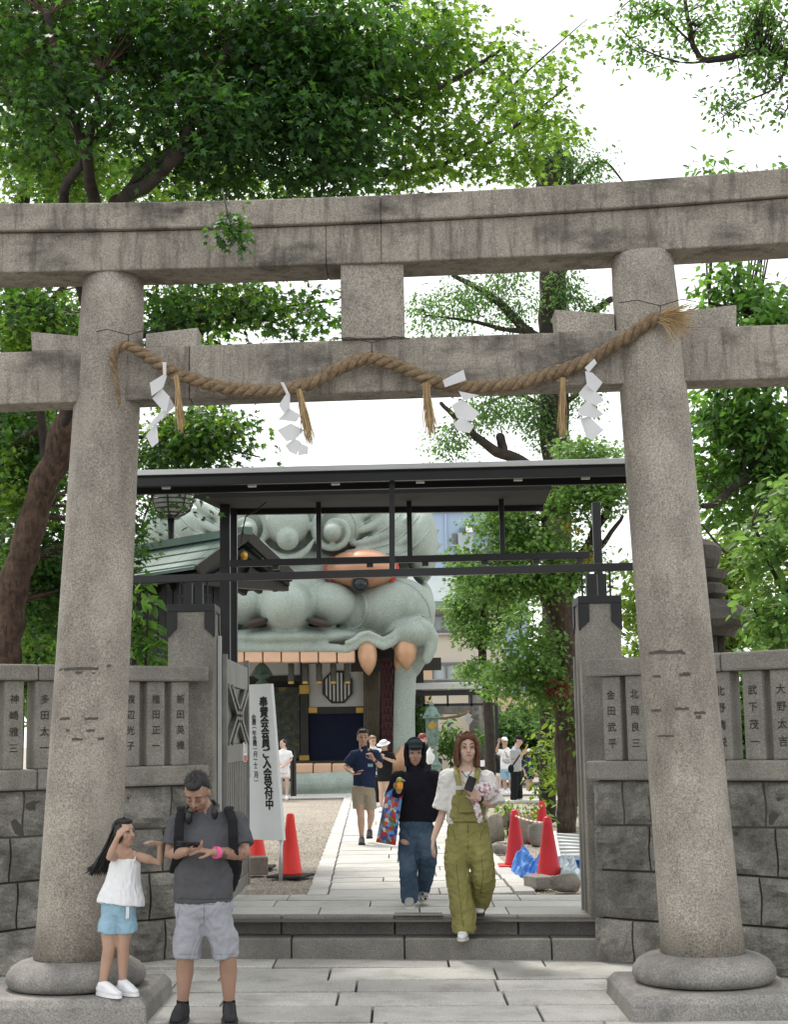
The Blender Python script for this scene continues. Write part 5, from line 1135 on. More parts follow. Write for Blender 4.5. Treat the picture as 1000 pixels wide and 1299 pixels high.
def cone(px_, py_b, py_t, label, m='cone', group='red traffic cones'):
    b = G(px_, py_b, Z1); U_ = MPP(b.y); h = (py_b-py_t)*U_*0.995
    root = thing('traffic_cone', label, 'traffic cone', (b.x, b.y, Z1), group); r0 = 0.135
    MB().lathe((b.x,b.y,Z1), [(r0,0.03),(r0*0.96,0.05),(0.05,h-0.09),(0.052,h-0.08),(0.052,h-0.06),(0.047,h-0.055),(0.044,h-0.02),(0.03,h-0.004),(0.005,h)], 28).build('body', M[m], root, smooth=True)
    bm2 = MB().box((b.x,b.y,Z1+0.014),(0.42,0.42,0.03),Matrix.Rotation(R(random.uniform(-25,25)),3,'Z')).build('base', M['black_rubber'] if m == 'cone' else M[m], root, bevel=0.008)
    return b, h
cone(369,1112,1034, 'bright red traffic cone standing beside the notice board leg'); cone(326,1101,1040, 'bright red traffic cone half hidden behind the notice board')
cA = cone(655,1099,1029, 'faded red cone on the path edge holding both ropes', 'cone2'); cB = cone(689,1068,1017, 'faded red cone standing against the ivy trunks', 'cone2'); cC = cone(697,1113,1038, 'faded red cone standing in front of the blue tarpaulin', 'cone2')
def strung(a, b, sag, r, m1, m2, label, nm='rope'):
    mb = [MB(), MB()]; n = 16; pa = a[0]+Vector((0,-0.0,a[1]-0.07)); pb = b[0]+Vector((0,0,b[1]-0.07)); pts = [pa.lerp(pb,i/n)+Vector((0,0,-sag*4*(i/n)*(1-i/n))) for i in range(n+1)]
    root = thing('barrier_rope', label, 'rope', pts[n//2])
    for i in range(n): MB().tube(pts[i:i+2], r, 6, ref=(0.2,0.9,0.1)).build('rope_section', M[m1 if i % 2 else m2], root)
strung(cA, cB, 0.06, 0.017, 'yellow', 'metal_black', 'yellow and black striped rope slung between two cones'); strung(cA, cC, 0.02, 0.01, 'straw', 'white_paint', 'pale thin rope tied between two faded cones')
def rock(px_, py_b, rx, ry, label, m='rock', seed=0, cube=0.0, z=Z1):
    b = G(px_, py_b, z); U_ = MPP(b.y); mb = MB().ell((0,0,0), (1,1,1), None, 22, 14); vs = []
    for v in mb.v:
        q = Vector(v); nn = 1+0.28*mnoise.noise((q.x*1.3+seed, q.y*1.3, q.z*1.3))+0.12*mnoise.noise((q.x*3+seed, q.y*3, q.z*3))
        q = Vector([math.copysign(abs(t)**(1-0.35-cube), t) for t in q])*nn
        vs.append((b.x+q.x*rx*U_*0.85, b.y+rx*U_*0.6+q.y*rx*U_*0.7, z+ry*U_*0.85+q.z*ry*U_))
    mb.v = vs; o = mb.build('boulder', M[m], None, smooth=True); tag(o, label, 'rock', 'rocks by the path')
    return o
rock(629,1067,13,18, 'rounded brown boulder at the edge of the path', seed=3); rock(663,1068,17,17, 'wide grey boulder behind the cone on the path edge', seed=8); rock(682,1072,12,15, 'pale boulder in front of the ivy trunk', 'granite_fence', seed=14); rock(634,1082,13,6, 'flat dark stone lying in front of the brown boulder', 'granite_base', seed=21); rock(719,1131,21,11.5, 'low tan rock lying by the gate post', seed=33); rock(645,1050,14,12, 'small mossy boulder between the plants', seed=41)
b = G(686,1127,Z1); o = MB().box((b.x,b.y+0.12,Z1+0.06),(0.21,0.34,0.12),Matrix.Rotation(R(18),3,'Z')).build('stone_block', M['granite_fence'], bevel=0.012); tag(o, 'small cut stone block beside the low tan rock', 'stone block')
b = G(324,1110,Z1); o = MB().box((b.x,b.y+0.14,Z1+0.1),(0.26,0.26,0.2),Matrix.Rotation(R(8),3,'Z')).build('stone_block', M['rock'], bevel=0.015); tag(o, 'square tan stone block in front of the notice board', 'stone block')
# crumpled tarpaulin
def tarp(px0, px1, py0, py1, label, m, seed, hgt):
    a = G((px0+px1)/2, py1, Z1); U_ = MPP(a.y); w_ = (px1-px0)*U_; dp = 0.75; n = 44; vs = []; fs = []
    for j in range(n):
        for i in range(n):
            u, v = i/(n-1), j/(n-1); e = min(u,1-u,v,1-v)*5; e = min(1,e); x = a.x+(u-0.5)*w_; y = a.y+v*dp
            rid = 0.5+mnoise.noise((x*6+seed,y*6,1))+0.7*(0.3-abs(mnoise.noise((x*12+seed,y*12,4))))
            vs.append((x+0.05*mnoise.noise((v*4,seed,1)), y+0.05*mnoise.noise((u*4,seed,3)), Z1-0.02+e**0.6*(0.03+hgt*(0.4+0.6*v)*max(0.05,rid))))
    for j in range(n-1):
        for i in range(n-1): q = j*n+i; fs.append((q,q+1,q+n+1,q+n))
    o = MB().add(vs, fs).build('tarpaulin', M[m], None, smooth=False, fix=False); md = o.modifiers.new('thick','SOLIDIFY'); md.thickness = 0.006; tag(o, label, 'tarpaulin')
tarp(654,716,1080,1111, 'crumpled blue tarpaulin lying around the cones', 'tarp', 2, 0.30); tarp(712,742,1090,1116, 'pale grey tarpaulin bundle under the ribbed panel', 'tarp2', 9, 0.24); tarp(702,742,1082,1105, 'blue tarpaulin fold beneath the pale bundle', 'tarp', 19, 0.26)
# ribbed panel leaning on the trunk
pa = [P(703,1056,18.6),P(737,1059,18.7),P(740,1087,18.1),P(709,1088,18.0)]
PN = thing('ribbed_panel', 'ribbed grey metal panel leaning beside the ivy trunk', 'panel', (pa[2]+pa[3])/2)
MB().prism(pa, (0,0.03,-0.01)).build('sheet', M['sign_white'], PN)
for k in range(7):
    f = (k+0.5)/7; MB().bar(pa[0].lerp(pa[3],f)+Vector((0,-0.012,0.005)), pa[1].lerp(pa[2],f)+Vector((0,-0.012,0.005)), 0.02, 0.018).build('rib', M['gate_strip' if k % 2 else 'grey_wall'], PN)
MB().bar(pa[0]+Vector((0,-0.02,0)), pa[3]+Vector((0,-0.02,0)), 0.04, 0.05).build('frame_bar', M['white_paint'], PN); MB().bar(pa[3]+Vector((0,-0.02,0)), pa[2]+Vector((0,-0.02,0)), 0.04, 0.05).build('frame_bar', M['tarp2'], PN)
o = MB().box(P(615.5,968,41), (0.24,0.03,0.16)).build('small_notice', M['white_paint']); tag(o, 'small white notice plate beside the far visitors', 'sign')
o = MB().box(Vector((P(615.5,972,41).x,41.1,(Z1+P(615,965,41).z)/2)), (0.04,0.04,P(615,965,41).z-Z1)).build('notice_stand', M['metal_black']); tag(o, 'thin black stand carrying the small white notice plate', 'stand')
# ================================================================== people
def skin(nm, c): return mat(nm, c, 0.5, 0.06, 9, sss=0.12, spec=0.35)
M['skin_light'] = skin('light_skin', (0.55,0.375,0.29)); M['skin_mid'] = skin('warm_skin', (0.43,0.27,0.195)); M['skin_tan'] = skin('tan_skin', (0.34,0.205,0.145))
M['skin_tattoo'] = mat('tattooed_skin', (0.30,0.165,0.11), 0.5, 0.1, 9, stain=(0.06,0.05,0.05), stain_scale=16, stain_lo=0.50, stain_hi=0.56)
M['hair_black'] = mat('black_hair', (0.012,0.011,0.011), 0.38, 0.3, 40, 0.5, 70); M['hair_brown'] = mat('chestnut_hair', (0.115,0.045,0.02), 0.4, 0.35, 40, 0.5, 70)
M['hair_grey'] = mat('greying_black_hair', (0.016,0.014,0.014), 0.45, 0.5, 60, 0.5, 80, stain=(0.06,0.055,0.05), stain_scale=22, stain_lo=0.52, stain_hi=0.75, stretch=(5,1,1)); M['hair_blond'] = mat('light_brown_hair', (0.20,0.115,0.06), 0.5, 0.3, 40)
M['hair_maroon'] = mat('maroon_hair', (0.22,0.03,0.05), 0.5, 0.3, 40)
M['eye_white'] = mat('eye_white', (0.40,0.36,0.33), 0.3, 0.0); M['iris'] = mat('dark_iris', (0.02,0.014,0.01), 0.2, 0.0); M['lip'] = mat('lip', (0.38,0.13,0.11), 0.45, 0.0); M['brow'] = mat('eyebrow', (0.03,0.02,0.017), 0.8, 0.0)
def cloth(nm, c, var=0.1, bump=0.35, bs=25, **k): return mat(nm, c, 0.9, var, 8, bump, bs, spec=0.15, **k)
M['tee_grey'] = cloth('charcoal_cotton', (0.085,0.085,0.092)); M['shorts_grey'] = cloth('pale_grey_cotton', (0.315,0.32,0.35)); M['top_white'] = cloth('white_cotton', (0.74,0.74,0.75), 0.04); M['shorts_blue'] = cloth('light_blue_cotton', (0.27,0.42,0.52))
M['overall'] = cloth('olive_green_denim', (0.25,0.232,0.085), 0.16, 0.4, 18, stain=(0.36,0.335,0.15), stain_scale=2.4, stain_lo=0.55, stain_hi=0.85); M['tee_white'] = cloth('cream_cotton', (0.70,0.68,0.65), 0.05)
M['hoodie'] = cloth('black_jersey', (0.010,0.010,0.016)); M['hood_in'] = cloth('dark_teal_jersey', (0.02,0.03,0.035)); M['jeans'] = cloth('worn_blue_denim', (0.048,0.080,0.125), 0.2, 0.4, 20, stain=(0.14,0.19,0.25), stain_scale=2.2, stain_lo=0.5, stain_hi=0.8)
M['tee_navy'] = cloth('navy_cotton', (0.017,0.027,0.062)); M['shorts_khaki'] = cloth('khaki_cotton', (0.30,0.255,0.19)); M['black_cloth'] = cloth('black_cotton', (0.015,0.015,0.017)); M['polo_grey'] = cloth('heather_grey_cotton', (0.36,0.37,0.39)); M['cap_white'] = cloth('white_cap', (0.7,0.7,0.7), 0.03); M['skirt'] = cloth('cream_skirt', (0.6,0.55,0.48))
M['shoe_black'] = mat('black_knit_shoe', (0.012,0.012,0.014), 0.7, 0.2, 20); M['shoe_white'] = mat('white_leather_shoe', (0.74,0.74,0.76), 0.5, 0.04); M['sole'] = mat('pale_rubber_sole', (0.6,0.57,0.5), 0.7, 0.05); M['sock_black'] = cloth('black_sock', (0.012,0.012,0.014)); M['shoe_canvas'] = mat('grey_canvas_shoe', (0.35,0.34,0.32), 0.8, 0.1)
M['phone'] = mat('phone_glass', (0.012,0.012,0.015), 0.15, 0.0); M['pink_band'] = mat('pink_wristband', (0.75,0.10,0.30), 0.5, 0.05); M['plastic_dark'] = mat('black_plastic', (0.012,0.012,0.013), 0.35, 0.0)
def rotm(yaw=0, pitch=0, roll=0):
    # head frame: faces -Y; yaw>0 turns towards +X (picture right), pitch>0 looks down
    return Matrix.Rotation(yaw, 3, 'Z') @ Matrix.Rotation(pitch, 3, 'X') @ Matrix.Rotation(roll, 3, 'Y')
class Fig:
    def __init__(s, label, feet, skin, group=None, voxel=0.008):
        s.root = thing('person', label, 'person', feet, group); s.b = MB(); s.skin = skin; s.vx = voxel; s.q = voxel/0.008
    def limb(s, pts, rad, ref=(1,0,0), n=12): s.b.tube(pts, rad, n, ref, 'round', 'round'); return s
    def leg(s, hip, knee, ankle, k=1.0):
        hip, knee, ankle = Vector(hip), Vector(knee), Vector(ankle); c = knee.lerp(ankle, 0.3)+Vector((0,0.015*k,0))
        s.limb([hip, hip.lerp(knee,0.5), knee, c, knee.lerp(ankle,0.7), ankle], [0.082*k,0.07*k,0.053*k,0.054*k,0.04*k,0.033*k])
    def arm(s, sh, el, wr, k=1.0):
        sh, el, wr = Vector(sh), Vector(el), Vector(wr); s.limb([sh, sh.lerp(el,0.5), el, el.lerp(wr,0.3), wr], [0.046*k,0.043*k,0.034*k,0.036*k,0.024*k])
    def foot(s, ankle, toe, k=1.0):
        a = Vector(ankle); s.limb([a+Vector((0,0,0.02*k)), Vector((a.x,a.y,a.z-0.03*k))], [0.03*k,0.028*k])
    def hand(s, wr, d, nrm, curl=0.35, thumb=1, k=1.0, spread=0.1):
        wr = Vector(wr); d = Vector(d).normalized(); nrm = Vector(nrm); nrm = (nrm-d*nrm.dot(d)).normalized(); l = d.cross(nrm)*thumb
        pk = wr+d*0.088*k
        s.b.tube([wr-d*0.015*k, wr+d*0.03*k, wr+d*0.065*k, pk], [(0.024*k,0.019*k),(0.033*k,0.016*k),(0.039*k,0.014*k),(0.037*k,0.012*k)], 12, l, 'round', 'round')
        for i, (o, L) in enumerate(((0.029,0.068),(0.010,0.078),(-0.010,0.073),(-0.028,0.056))):
            p = wr+d*(0.08*k)+l*(o*k); dd = (d+l*(spread*o/0.03)).normalized(); a = curl*(0.7+0.12*i); pts = [p]; ang = 0
            for sg in (0.46,0.30,0.24):
                ang += a; v = dd*math.cos(ang)+nrm*math.sin(ang); pts.append(pts[-1]+v*(L*sg*k*1.05))
            s.b.tube(pts, [0.0098*k,0.009*k,0.0085*k,0.0072*k], 8, l, 'round', 'round')
        t0 = wr+d*(0.025*k)+l*(0.026*k); t1 = t0+(d*0.6+l*0.7+nrm*0.35).normalized()*0.036*k; t2 = t1+(d*0.85+l*0.25+nrm*0.5).normalized()*0.03*k; t3 = t2+(d*0.9+nrm*0.4).normalized()*0.024*k
        s.b.tube([t0,t1,t2,t3], [0.015*k,0.0115*k,0.010*k,0.008*k], 8, nrm, 'round', 'round'); return pk
    def head(s, c, Rm, k=1.0, neck=None, lip=True, brow='brow', eyes=True, jaw=1.0):
        c = Vector(c); s.hc, s.hr, s.hk = c, Rm, k; W_ = lambda x, y, z: c+Rm @ Vector((x*k, y*k, z*k)); s.W = W_
        b = s.b; b.ell(W_(0,0.012,0.03), (0.074*k,0.092*k,0.092*k), Rm, 18, 12); b.ell(W_(0,-0.022,-0.045), (0.056*k*jaw,0.062*k,0.066*k), Rm, 16, 10); b.ell(W_(0,-0.045,-0.085), (0.026*k*jaw,0.028*k,0.026*k), Rm, 10, 8)
        for sx in (-1, 1):
            b.ell(W_(sx*0.036,-0.052,-0.022), (0.026*k,0.024*k,0.026*k), Rm, 10, 8); b.ell(W_(sx*0.075,0.012,-0.005), (0.012*k,0.022*k,0.033*k), Rm, 10, 8)
            b.ell(W_(sx*0.03,-0.068,0.034), (0.026*k,0.014*k,0.010*k), Rm, 10, 8); b.ell(W_(sx*0.011,-0.088,-0.024), (0.009*k,0.010*k,0.008*k), Rm, 8, 6)
        b.tube([W_(0,-0.078,0.022), W_(0,-0.092,0.0), W_(0,-0.103,-0.02)], [0.009*k,0.010*k,0.0115*k], 8, Rm @ Vector((1,0,0)), 'round', 'round')
        b.ell(W_(0,-0.075,-0.052), (0.024*k,0.014*k,0.014*k), Rm, 10, 8)
        if neck is not None: b.tube([Vector(neck), W_(0,0.02,-0.09), W_(0,0.01,-0.03)], [0.062*k,0.055*k,0.055*k], 14, (1,0,0), 'round', 'round')
        s.eyes = (eyes, lip, brow)
    def hmesh(s, nm, m, parts, voxel=0.008, it=3, disp=None):
        mb = MB()
        for p in parts:
            if p[0] == 'e': mb.ell(s.W(*p[1]), tuple(r*s.hk for r in p[2]), s.hr @ (p[3] if len(p) > 3 else Matrix.Identity(3)), 18, 12)
            else: mb.tube([s.W(*q) for q in p[1]], [tuple(x*s.hk for x in r) if isinstance(r, tuple) else r*s.hk for r in p[2]], 10, s.hr @ Vector(p[3] if len(p) > 3 else (1,0,0)), 'round', 'round')
        return obj(nm, remesh(mb, voxel*max(1,s.q), it, disp), M[m], s.root)
    def cloth(s, nm, m, tubes, voxel=None, it=4, disp=(0.006,9,(1,1,0.6))):
        mb = MB()
        for t in tubes:
            if t[0] == 'e': mb.ell(Vector(t[1]), t[2], None, 18, 12); continue
            pts, rad = t[0], t[1]; o = t[2] if len(t) > 2 else {}
            mb.tube(pts, rad, 18, o.get('ref',(1,0,0)), o.get('c0','flat'), o.get('c1','flat'))
        return obj(nm, remesh(mb, voxel or max(0.009, s.vx), it, disp), M[m], s.root)
    def shoe(s, ankle, toe, m='shoe_white', k=1.0, sole='sole', zsole=None):
        a = Vector(ankle); t = Vector(toe); h = a-Vector((0,0,a.z-t.z)); d = (t-h); d.z = 0; L = d.length; d.normalize(); heel = h-d*0.045*k; heel.z = t.z
        side = d.cross(Vector((0,0,1))); mb = MB()
        top = h+Vector((0,0,min(0.075*k, max(0.05*k, a.z-h.z))))
        mb.tube([top, h.lerp(t,0.28)+Vector((0,0,0.052*k)), h.lerp(t,0.6)+Vector((0,0,0.03*k)), h.lerp(t,0.85)+Vector((0,0,0.016*k))], [(0.041*k,0.034*k),(0.040*k,0.032*k),(0.042*k,0.03*k),(0.038*k,0.02*k)], 14, side, 'round', 'round')
        mb.tube([top+Vector((0,0,0.008*k)), top.lerp(h,0.5), h+Vector((0,0,0.02*k))], [0.041*k,0.043*k,0.044*k], 14, side, 'flat', 'round')
        mb.tube([heel+Vector((0,0,0.018*k)), h+Vector((0,0,0.018*k)), h.lerp(t,0.6)+Vector((0,0,0.012*k)), t+Vector((0,0,0.008*k))], [(0.03*k,0.033*k),(0.038*k,0.04*k),(0.045*k,0.033*k),(0.036*k,0.022*k)], 14, side, 'round', 'round')
        o = obj('shoe', remesh(mb, 0.008*max(1,s.q), 3), M[m], s.root)
        if sole:
            mb = MB(); n = 12; z0 = t.z-0.028*k; out = []
            for i in range(n*2):
                an = 2*math.pi*i/(2*n); f = (1-math.cos(an))/2; w_ = (0.036+0.014*math.sin(f*math.pi*0.9))*k*math.copysign(abs(math.sin(an))**0.6, math.sin(an))
                q = heel.lerp(t, f)+d*((f*2-1)*0.03*k)+side*w_; q.z = z0; out.append(q)
            mb.prism(out, (0,0,0.022*k)).build('sole', M[sole], o)
        return o
    def finish(s):
        o = obj('body', remesh(s.b, s.vx, 2, None, 'body', 0.45), M[s.skin], s.root)
        if hasattr(s, 'W') and s.eyes[0]:
            k = s.hk
            for sx in (-1, 1):
                if s.eyes[0] == 'closed':
                    e = s.root; MB().tube([s.W(sx*0.016,-0.080,0.006), s.W(sx*0.031,-0.0825,0.003), s.W(sx*0.046,-0.073,0.006)], [0.0016*k,0.0024*k,0.0016*k], 5, (0,1,0)).build('closed_lid', M['brow'], e)
                    MB().tube([s.W(sx*0.014,-0.083,0.036), s.W(sx*0.03,-0.083,0.041), s.W(sx*0.05,-0.068,0.037)], [0.0035*k,0.004*k,0.0022*k], 6, (0,1,0)).build('eyebrow', M[s.eyes[2]], s.root); continue
                e = MB().ell(s.W(sx*0.031,-0.0695,0.010), (0.0145*k,0.012*k,0.0050*k), s.hr, 12, 8).build('eye', M['eye_white'], s.root, smooth=True)
                MB().ell(s.W(sx*0.031,-0.0775,0.0102), (0.0068*k,0.0055*k,0.0055*k), s.hr, 8, 6).build('iris', M['iris'], e, smooth=True)
                MB().tube([s.W(sx*0.016,-0.081,0.0135), s.W(sx*0.031,-0.0825,0.0165), s.W(sx*0.046,-0.074,0.0125)], [0.0018*k,0.0026*k,0.0018*k], 5, (0,1,0)).build('eyelid', M['brow'], e)
                MB().tube([s.W(sx*0.014,-0.083,0.036), s.W(sx*0.03,-0.083,0.042), s.W(sx*0.05,-0.068,0.038)], [0.0035*k,0.004*k,0.0022*k], 6, (0,1,0)).build('eyebrow', M[s.eyes[2]], s.root)
            if s.eyes[1]: MB().tube([s.W(-0.022,-0.083,-0.0515), s.W(0,-0.0915,-0.0495), s.W(0.022,-0.083,-0.0515)], [0.003*k,0.0062*k,0.003*k], 8, (0,0,1)).build('mouth', M['lip'], s.root, smooth=True)
        return s.root
def short_hair(hair, root, m, n=700, L=0.014, r=0.0013):
    me = hair.data; vs = me.vertices; mb = MB(); off = parent_world(root).translation*0
    for k in range(n):
        v = vs[random.randrange(len(vs))]; d_ = (v.normal+Vector((random.gauss(0,0.35),0.25+random.gauss(0,0.3),random.gauss(0.1,0.3)))).normalized()
        mb.tube([v.co-v.normal*0.002, v.co+d_*L*random.uniform(0.5,1.2)], [r, r*0.4], 4, (0.9,0.3,0.1))
    mb.build('hair_strands', M[m], root, kind='stuff', fix=False)
def strands(root, guides, n, r, m, nm='hair_strands', jit=0.02):
    mb = MB()
    for k in range(n):
        g = random.choice(guides); o = Vector((random.gauss(0,jit),random.gauss(0,jit),random.gauss(0,jit*0.5))); e_ = Vector((random.gauss(0,jit),random.gauss(0,jit),random.gauss(0,jit))); m_ = len(g)
        pts = [Vector(q)+o*(0.5+0.5*i/(m_-1))+e_*(i/(m_-1))**2 for i, q in enumerate(g)]
        rr = r*random.uniform(0.6,1.3); mb.tube(pts, [rr]*(m_-1)+[rr*0.15], 5, (1,0,0))
    return mb.build(nm, M[m], root, smooth=True, kind='stuff', fix=False)
def PY(Y): return lambda px_, py_, dy=0.0: P(px_, py_, Y+dy)
# ------------------------------------------------------------------ man with phone in front of the steps
Y0 = 10.80; J = PY(Y0)
f = Fig('man in charcoal tee and pale grey shorts looking at his phone', (J(258,1200).x, Y0, 0), 'skin_tan', voxel=0.0075)
f.head(J(250,1006,-0.06), rotm(R(-10), R(40), R(2)), 1.08, J(258,1024,0.03), jaw=1.12, eyes='closed')
short_hair(f.hmesh('hair', 'hair_grey', [('e',(0,0.032,0.052),(0.077,0.087,0.080)),('e',(0,-0.025,0.094),(0.052,0.05,0.034)),('e',(0,0.075,0.0),(0.062,0.04,0.075)),('e',(-0.066,0.03,0.015),(0.014,0.036,0.04)),('e',(0.066,0.03,0.015),(0.014,0.036,0.04))], 0.006, 2, (0.003,40)), f.root, 'hair_grey')
f.hmesh('beard', 'brow', [('t',[(-0.02,-0.090,-0.040),(0,-0.096,-0.036),(0.02,-0.090,-0.040)],[0.003,0.0035,0.003],(0,0,1)),('e',(0,-0.073,-0.083),(0.011,0.006,0.008))], 0.004, 1)
shl, shr = J(226,1043,0.02), J(300,1042,0.04)
ell_, elr = J(216,1084,-0.03), J(311,1083,-0.05); wl, wr_ = J(236,1080,-0.24), J(272,1081,-0.26)
f.limb([J(260,1148),J(260,1130),J(260,1075),J(261,1040,0.03)], [(0.14,0.10),(0.165,0.125),(0.17,0.12),(0.13,0.09)])
f.arm(shl, ell_, wl, 1.22); f.arm(shr, elr, wr_, 1.22)
f.hand(wl, (0.75,-0.35,0.12), (0.1,-0.25,0.9), 0.5, 1, 1.05); f.hand(wr_, (-0.85,-0.2,0.18), (-0.15,0.15,-0.95), 0.38, 1, 1.05)
kl, kr = J(235,1216,-0.01), J(289,1216,-0.01); al, ar = J(232,1273,0.04), J(291,1273,0.04)
f.leg(J(243,1165), kl, al, 1.12); f.leg(J(277,1165), kr, ar, 1.12)
tl, tr_ = J(222,1287,-0.19), J(292,1288,-0.21); tl.z = tr_.z = 0.032
f.foot(al, tl); f.foot(ar, tr_)
f.cloth('t_shirt', 'tee_grey', [([J(258.5,1144),J(258.5,1130),J(259,1105),J(260,1078),J(262,1054,0.02),J(262,1038,0.04),J(262,1029,0.05)], [(0.198,0.16),(0.203,0.17),(0.208,0.172),(0.212,0.16),(0.205,0.135),(0.165,0.105),(0.085,0.075)], {'c1':'round'}),
     ([shl+Vector((0.05,0,0.0)), shl, shl.lerp(ell_,0.45), shl.lerp(ell_,0.72)], [0.08,0.08,0.078,0.078],{'c0':'round'}), ([shr-Vector((0.05,0,0.0)), shr, shr.lerp(elr,0.45), shr.lerp(elr,0.76)], [0.08,0.08,0.078,0.078],{'c0':'round'}), ('e',shl,(0.082,0.082,0.075)), ('e',shr,(0.082,0.082,0.075))], 0.009, 6, (0.012,8,(1,1,0.8)))
f.cloth('shorts', 'shorts_grey', [([J(259,1137),J(259,1150),J(259,1160),J(259,1170)], [(0.190,0.15),(0.200,0.157),(0.19,0.145),(0.12,0.10)],{'c1':'round'}), ([J(249,1150),J(244,1172),J(240,1190),J(238,1214.5)], [(0.105,0.13),(0.112,0.13),(0.104,0.112),0.092]), ([J(271,1150),J(276,1172),J(283,1190),J(286.5,1214.5)], [(0.105,0.13),(0.112,0.13),(0.104,0.112),0.092])], 0.009, 6, (0.014,8,(1.2,1,0.9)))
for (a, t) in ((al, tl), (ar, tr_)):
    f.cloth('sock', 'sock_black', [([a+Vector((0,0,0.03)), Vector((a.x,a.y-0.01,0.045))], [0.042,0.045])], 0.009, 1, None); f.shoe(a-Vector((0,0,0.03)), t, 'shoe_black', 1.12, 'black_rubber')
tt = f.cloth('forearm_tattoo', 'skin_tattoo', [([elr.lerp(wr_,0.06), elr.lerp(wr_,0.35), elr.lerp(wr_,0.84)], [0.044,0.0445,0.034],{'c0':'round'})], 0.007, 2, None)
f.finish()
pc = (wl+Vector((0.03,-0.10,0.055))); ph = MB().box(pc, (0.155,0.075,0.01), rotm(0.15,-0.5,0.1)).build('phone', M['phone'], bevel=0.006); tag(ph, 'black phone held in both hands by the man in charcoal', 'phone')
MB()
wb = MB(); c = elr.lerp(wr_,0.93); dr = (wr_-elr).normalized(); s1 = dr.cross(Vector((0,0,1))).normalized(); s2 = dr.cross(s1)
o = wb.tube([c-dr*0.014, c+dr*0.014], 0.0405, 18, s1).build('wristband', M['pink_band'], smooth=False); tag(o, 'pink wristband on the man in the charcoal tee', 'wristband')
# headphones round the neck
hp = thing('headphones', 'black headphones resting around the neck of the man in charcoal', 'headphones', J(258,1030,0))
MB().tube([J(239,1036,-0.13),J(236,1028,-0.06),J(241,1020,0.05),J(256,1015,0.12),J(272,1016,0.06),J(277,1022,-0.04),J(273,1030,-0.12)], 0.012, 8, (0,1,0), 'round', 'round').build('band', M['plastic_dark'], hp, smooth=True)
for q in (J(239.5,1037,-0.135), J(272.5,1031,-0.13)): MB().ell(q, (0.024,0.035,0.045)).build('ear_cup', M['plastic_dark'], hp, smooth=True)
bp = thing('backpack', 'black backpack with wide straps on the man in charcoal', 'backpack', J(268,1085,0.22))
mb = MB().ell(J(266,1080,0.24), (0.22,0.11,0.27), None, 20, 14); mb.ell(J(292,1095,0.17), (0.085,0.10,0.20), None, 16, 10); obj('pack', remesh(mb, 0.014, 3, (0.012,7)), M['black_cloth'], bp)
for sgn, x0, x1, x2 in ((-1,231,228,221),(1,290,295,297)):
    mb = MB().tube([J(x0+sgn*1,1024,0.14),J(x0,1027,-0.03),J(x1,1040,-0.135),J(x1+sgn*1,1060,-0.175),J(x1+sgn*1.5,1082,-0.165),J(x2,1104,-0.03),J(x2,1106,0.12)], [(0.036,0.011)]*7, 10, (1,0,0), 'round', 'round'); obj('strap', remesh(mb, 0.006, 1), M['black_cloth'], bp)
def stitched(garment, root, px_pts, Y_, m, r=0.0022, nm='seam'):
    from mathutils.bvhtree import BVHTree as BV
    me = garment.data; t_ = BV.FromPolygons([v.co.copy() for v in me.vertices], [tuple(p.vertices) for p in me.polygons]); out = []
    for i in range(len(px_pts)-1):
        for k in range(7):
            f_ = k/6; d_ = ray(px_pts[i][0]+(px_pts[i+1][0]-px_pts[i][0])*f_, px_pts[i][1]+(px_pts[i+1][1]-px_pts[i][1])*f_).normalized(); h = t_.ray_cast(CP+d_*(Y_-2), d_, 4)
            if h[0] is not None: out.append(h[0]-d_*r*0.3)
    if len(out) > 3: MB().tube(out, r, 5, (0.3,0.9,0.2)).build(nm, M[m], root)
def kids(root, nm): return [c_ for c_ in root.children if c_.name.split('.')[0] == nm][0]
sh_ = kids(f.root, 'shorts'); M['seam_grey'] = cloth('grey_seam', (0.20,0.205,0.23)); M['seam_dark'] = cloth('dark_seam', (0.04,0.04,0.044))
for pl in ([(259,1143),(259,1170)],[(228,1148),(225,1164)],[(292,1148),(296,1164)],[(226,1210),(250,1210.5)],[(274,1210.5),(299,1210)],[(222,1147),(297,1147)]): stitched(sh_, f.root, pl, 10.8, 'seam_grey')
ts_ = kids(f.root, 't_shirt')
for pl in ([(221,1139),(240,1140),(260,1140.5),(280,1140),(296,1139)],): stitched(ts_, f.root, pl, 10.8, 'seam_dark', 0.002)
# ------------------------------------------------------------------ girl on the pedestal
Y0 = 10.93; J = PY(Y0)
f = Fig('girl in white top and blue shorts raising both arms on the pedestal', (J(148,1200).x, Y0, 0.153), 'skin_mid', voxel=0.007)
f.head(J(158,1057), rotm(R(52), R(-4), R(0)), 0.83, J(156,1079,0.01))
f.hmesh('hair', 'hair_black', [('e',(0,0.03,0.045),(0.083,0.092,0.085)),('e',(0,-0.02,0.095),(0.06,0.06,0.03)),('e',(-0.07,0.0,0.0),(0.022,0.055,0.08)),('e',(0.06,0.04,0.0),(0.026,0.05,0.07))], 0.007, 2, (0.003,30))
strands(f.root, [[J(157,1038,0.02),J(148,1046,0.06),J(140,1064,0.06),J(132,1080,0.05),J(125,1094,0.05),J(118,1108,0.05)],[J(154,1040,0.0),J(147,1050,0.05),J(141,1068,0.05),J(136,1085,0.05),J(130,1098,0.05),J(125,1108,0.06)],[J(158,1040,0.05),J(152,1056,0.08),J(146,1075,0.09),J(141,1092,0.09),J(137,1107,0.08)],[J(150,1042,-0.02),J(143,1058,0.0),J(137,1074,0.02),J(129,1086,0.04),J(122,1099,0.05),J(114,1104,0.05)]], 240, 0.0062, 'hair_black', jit=0.013)
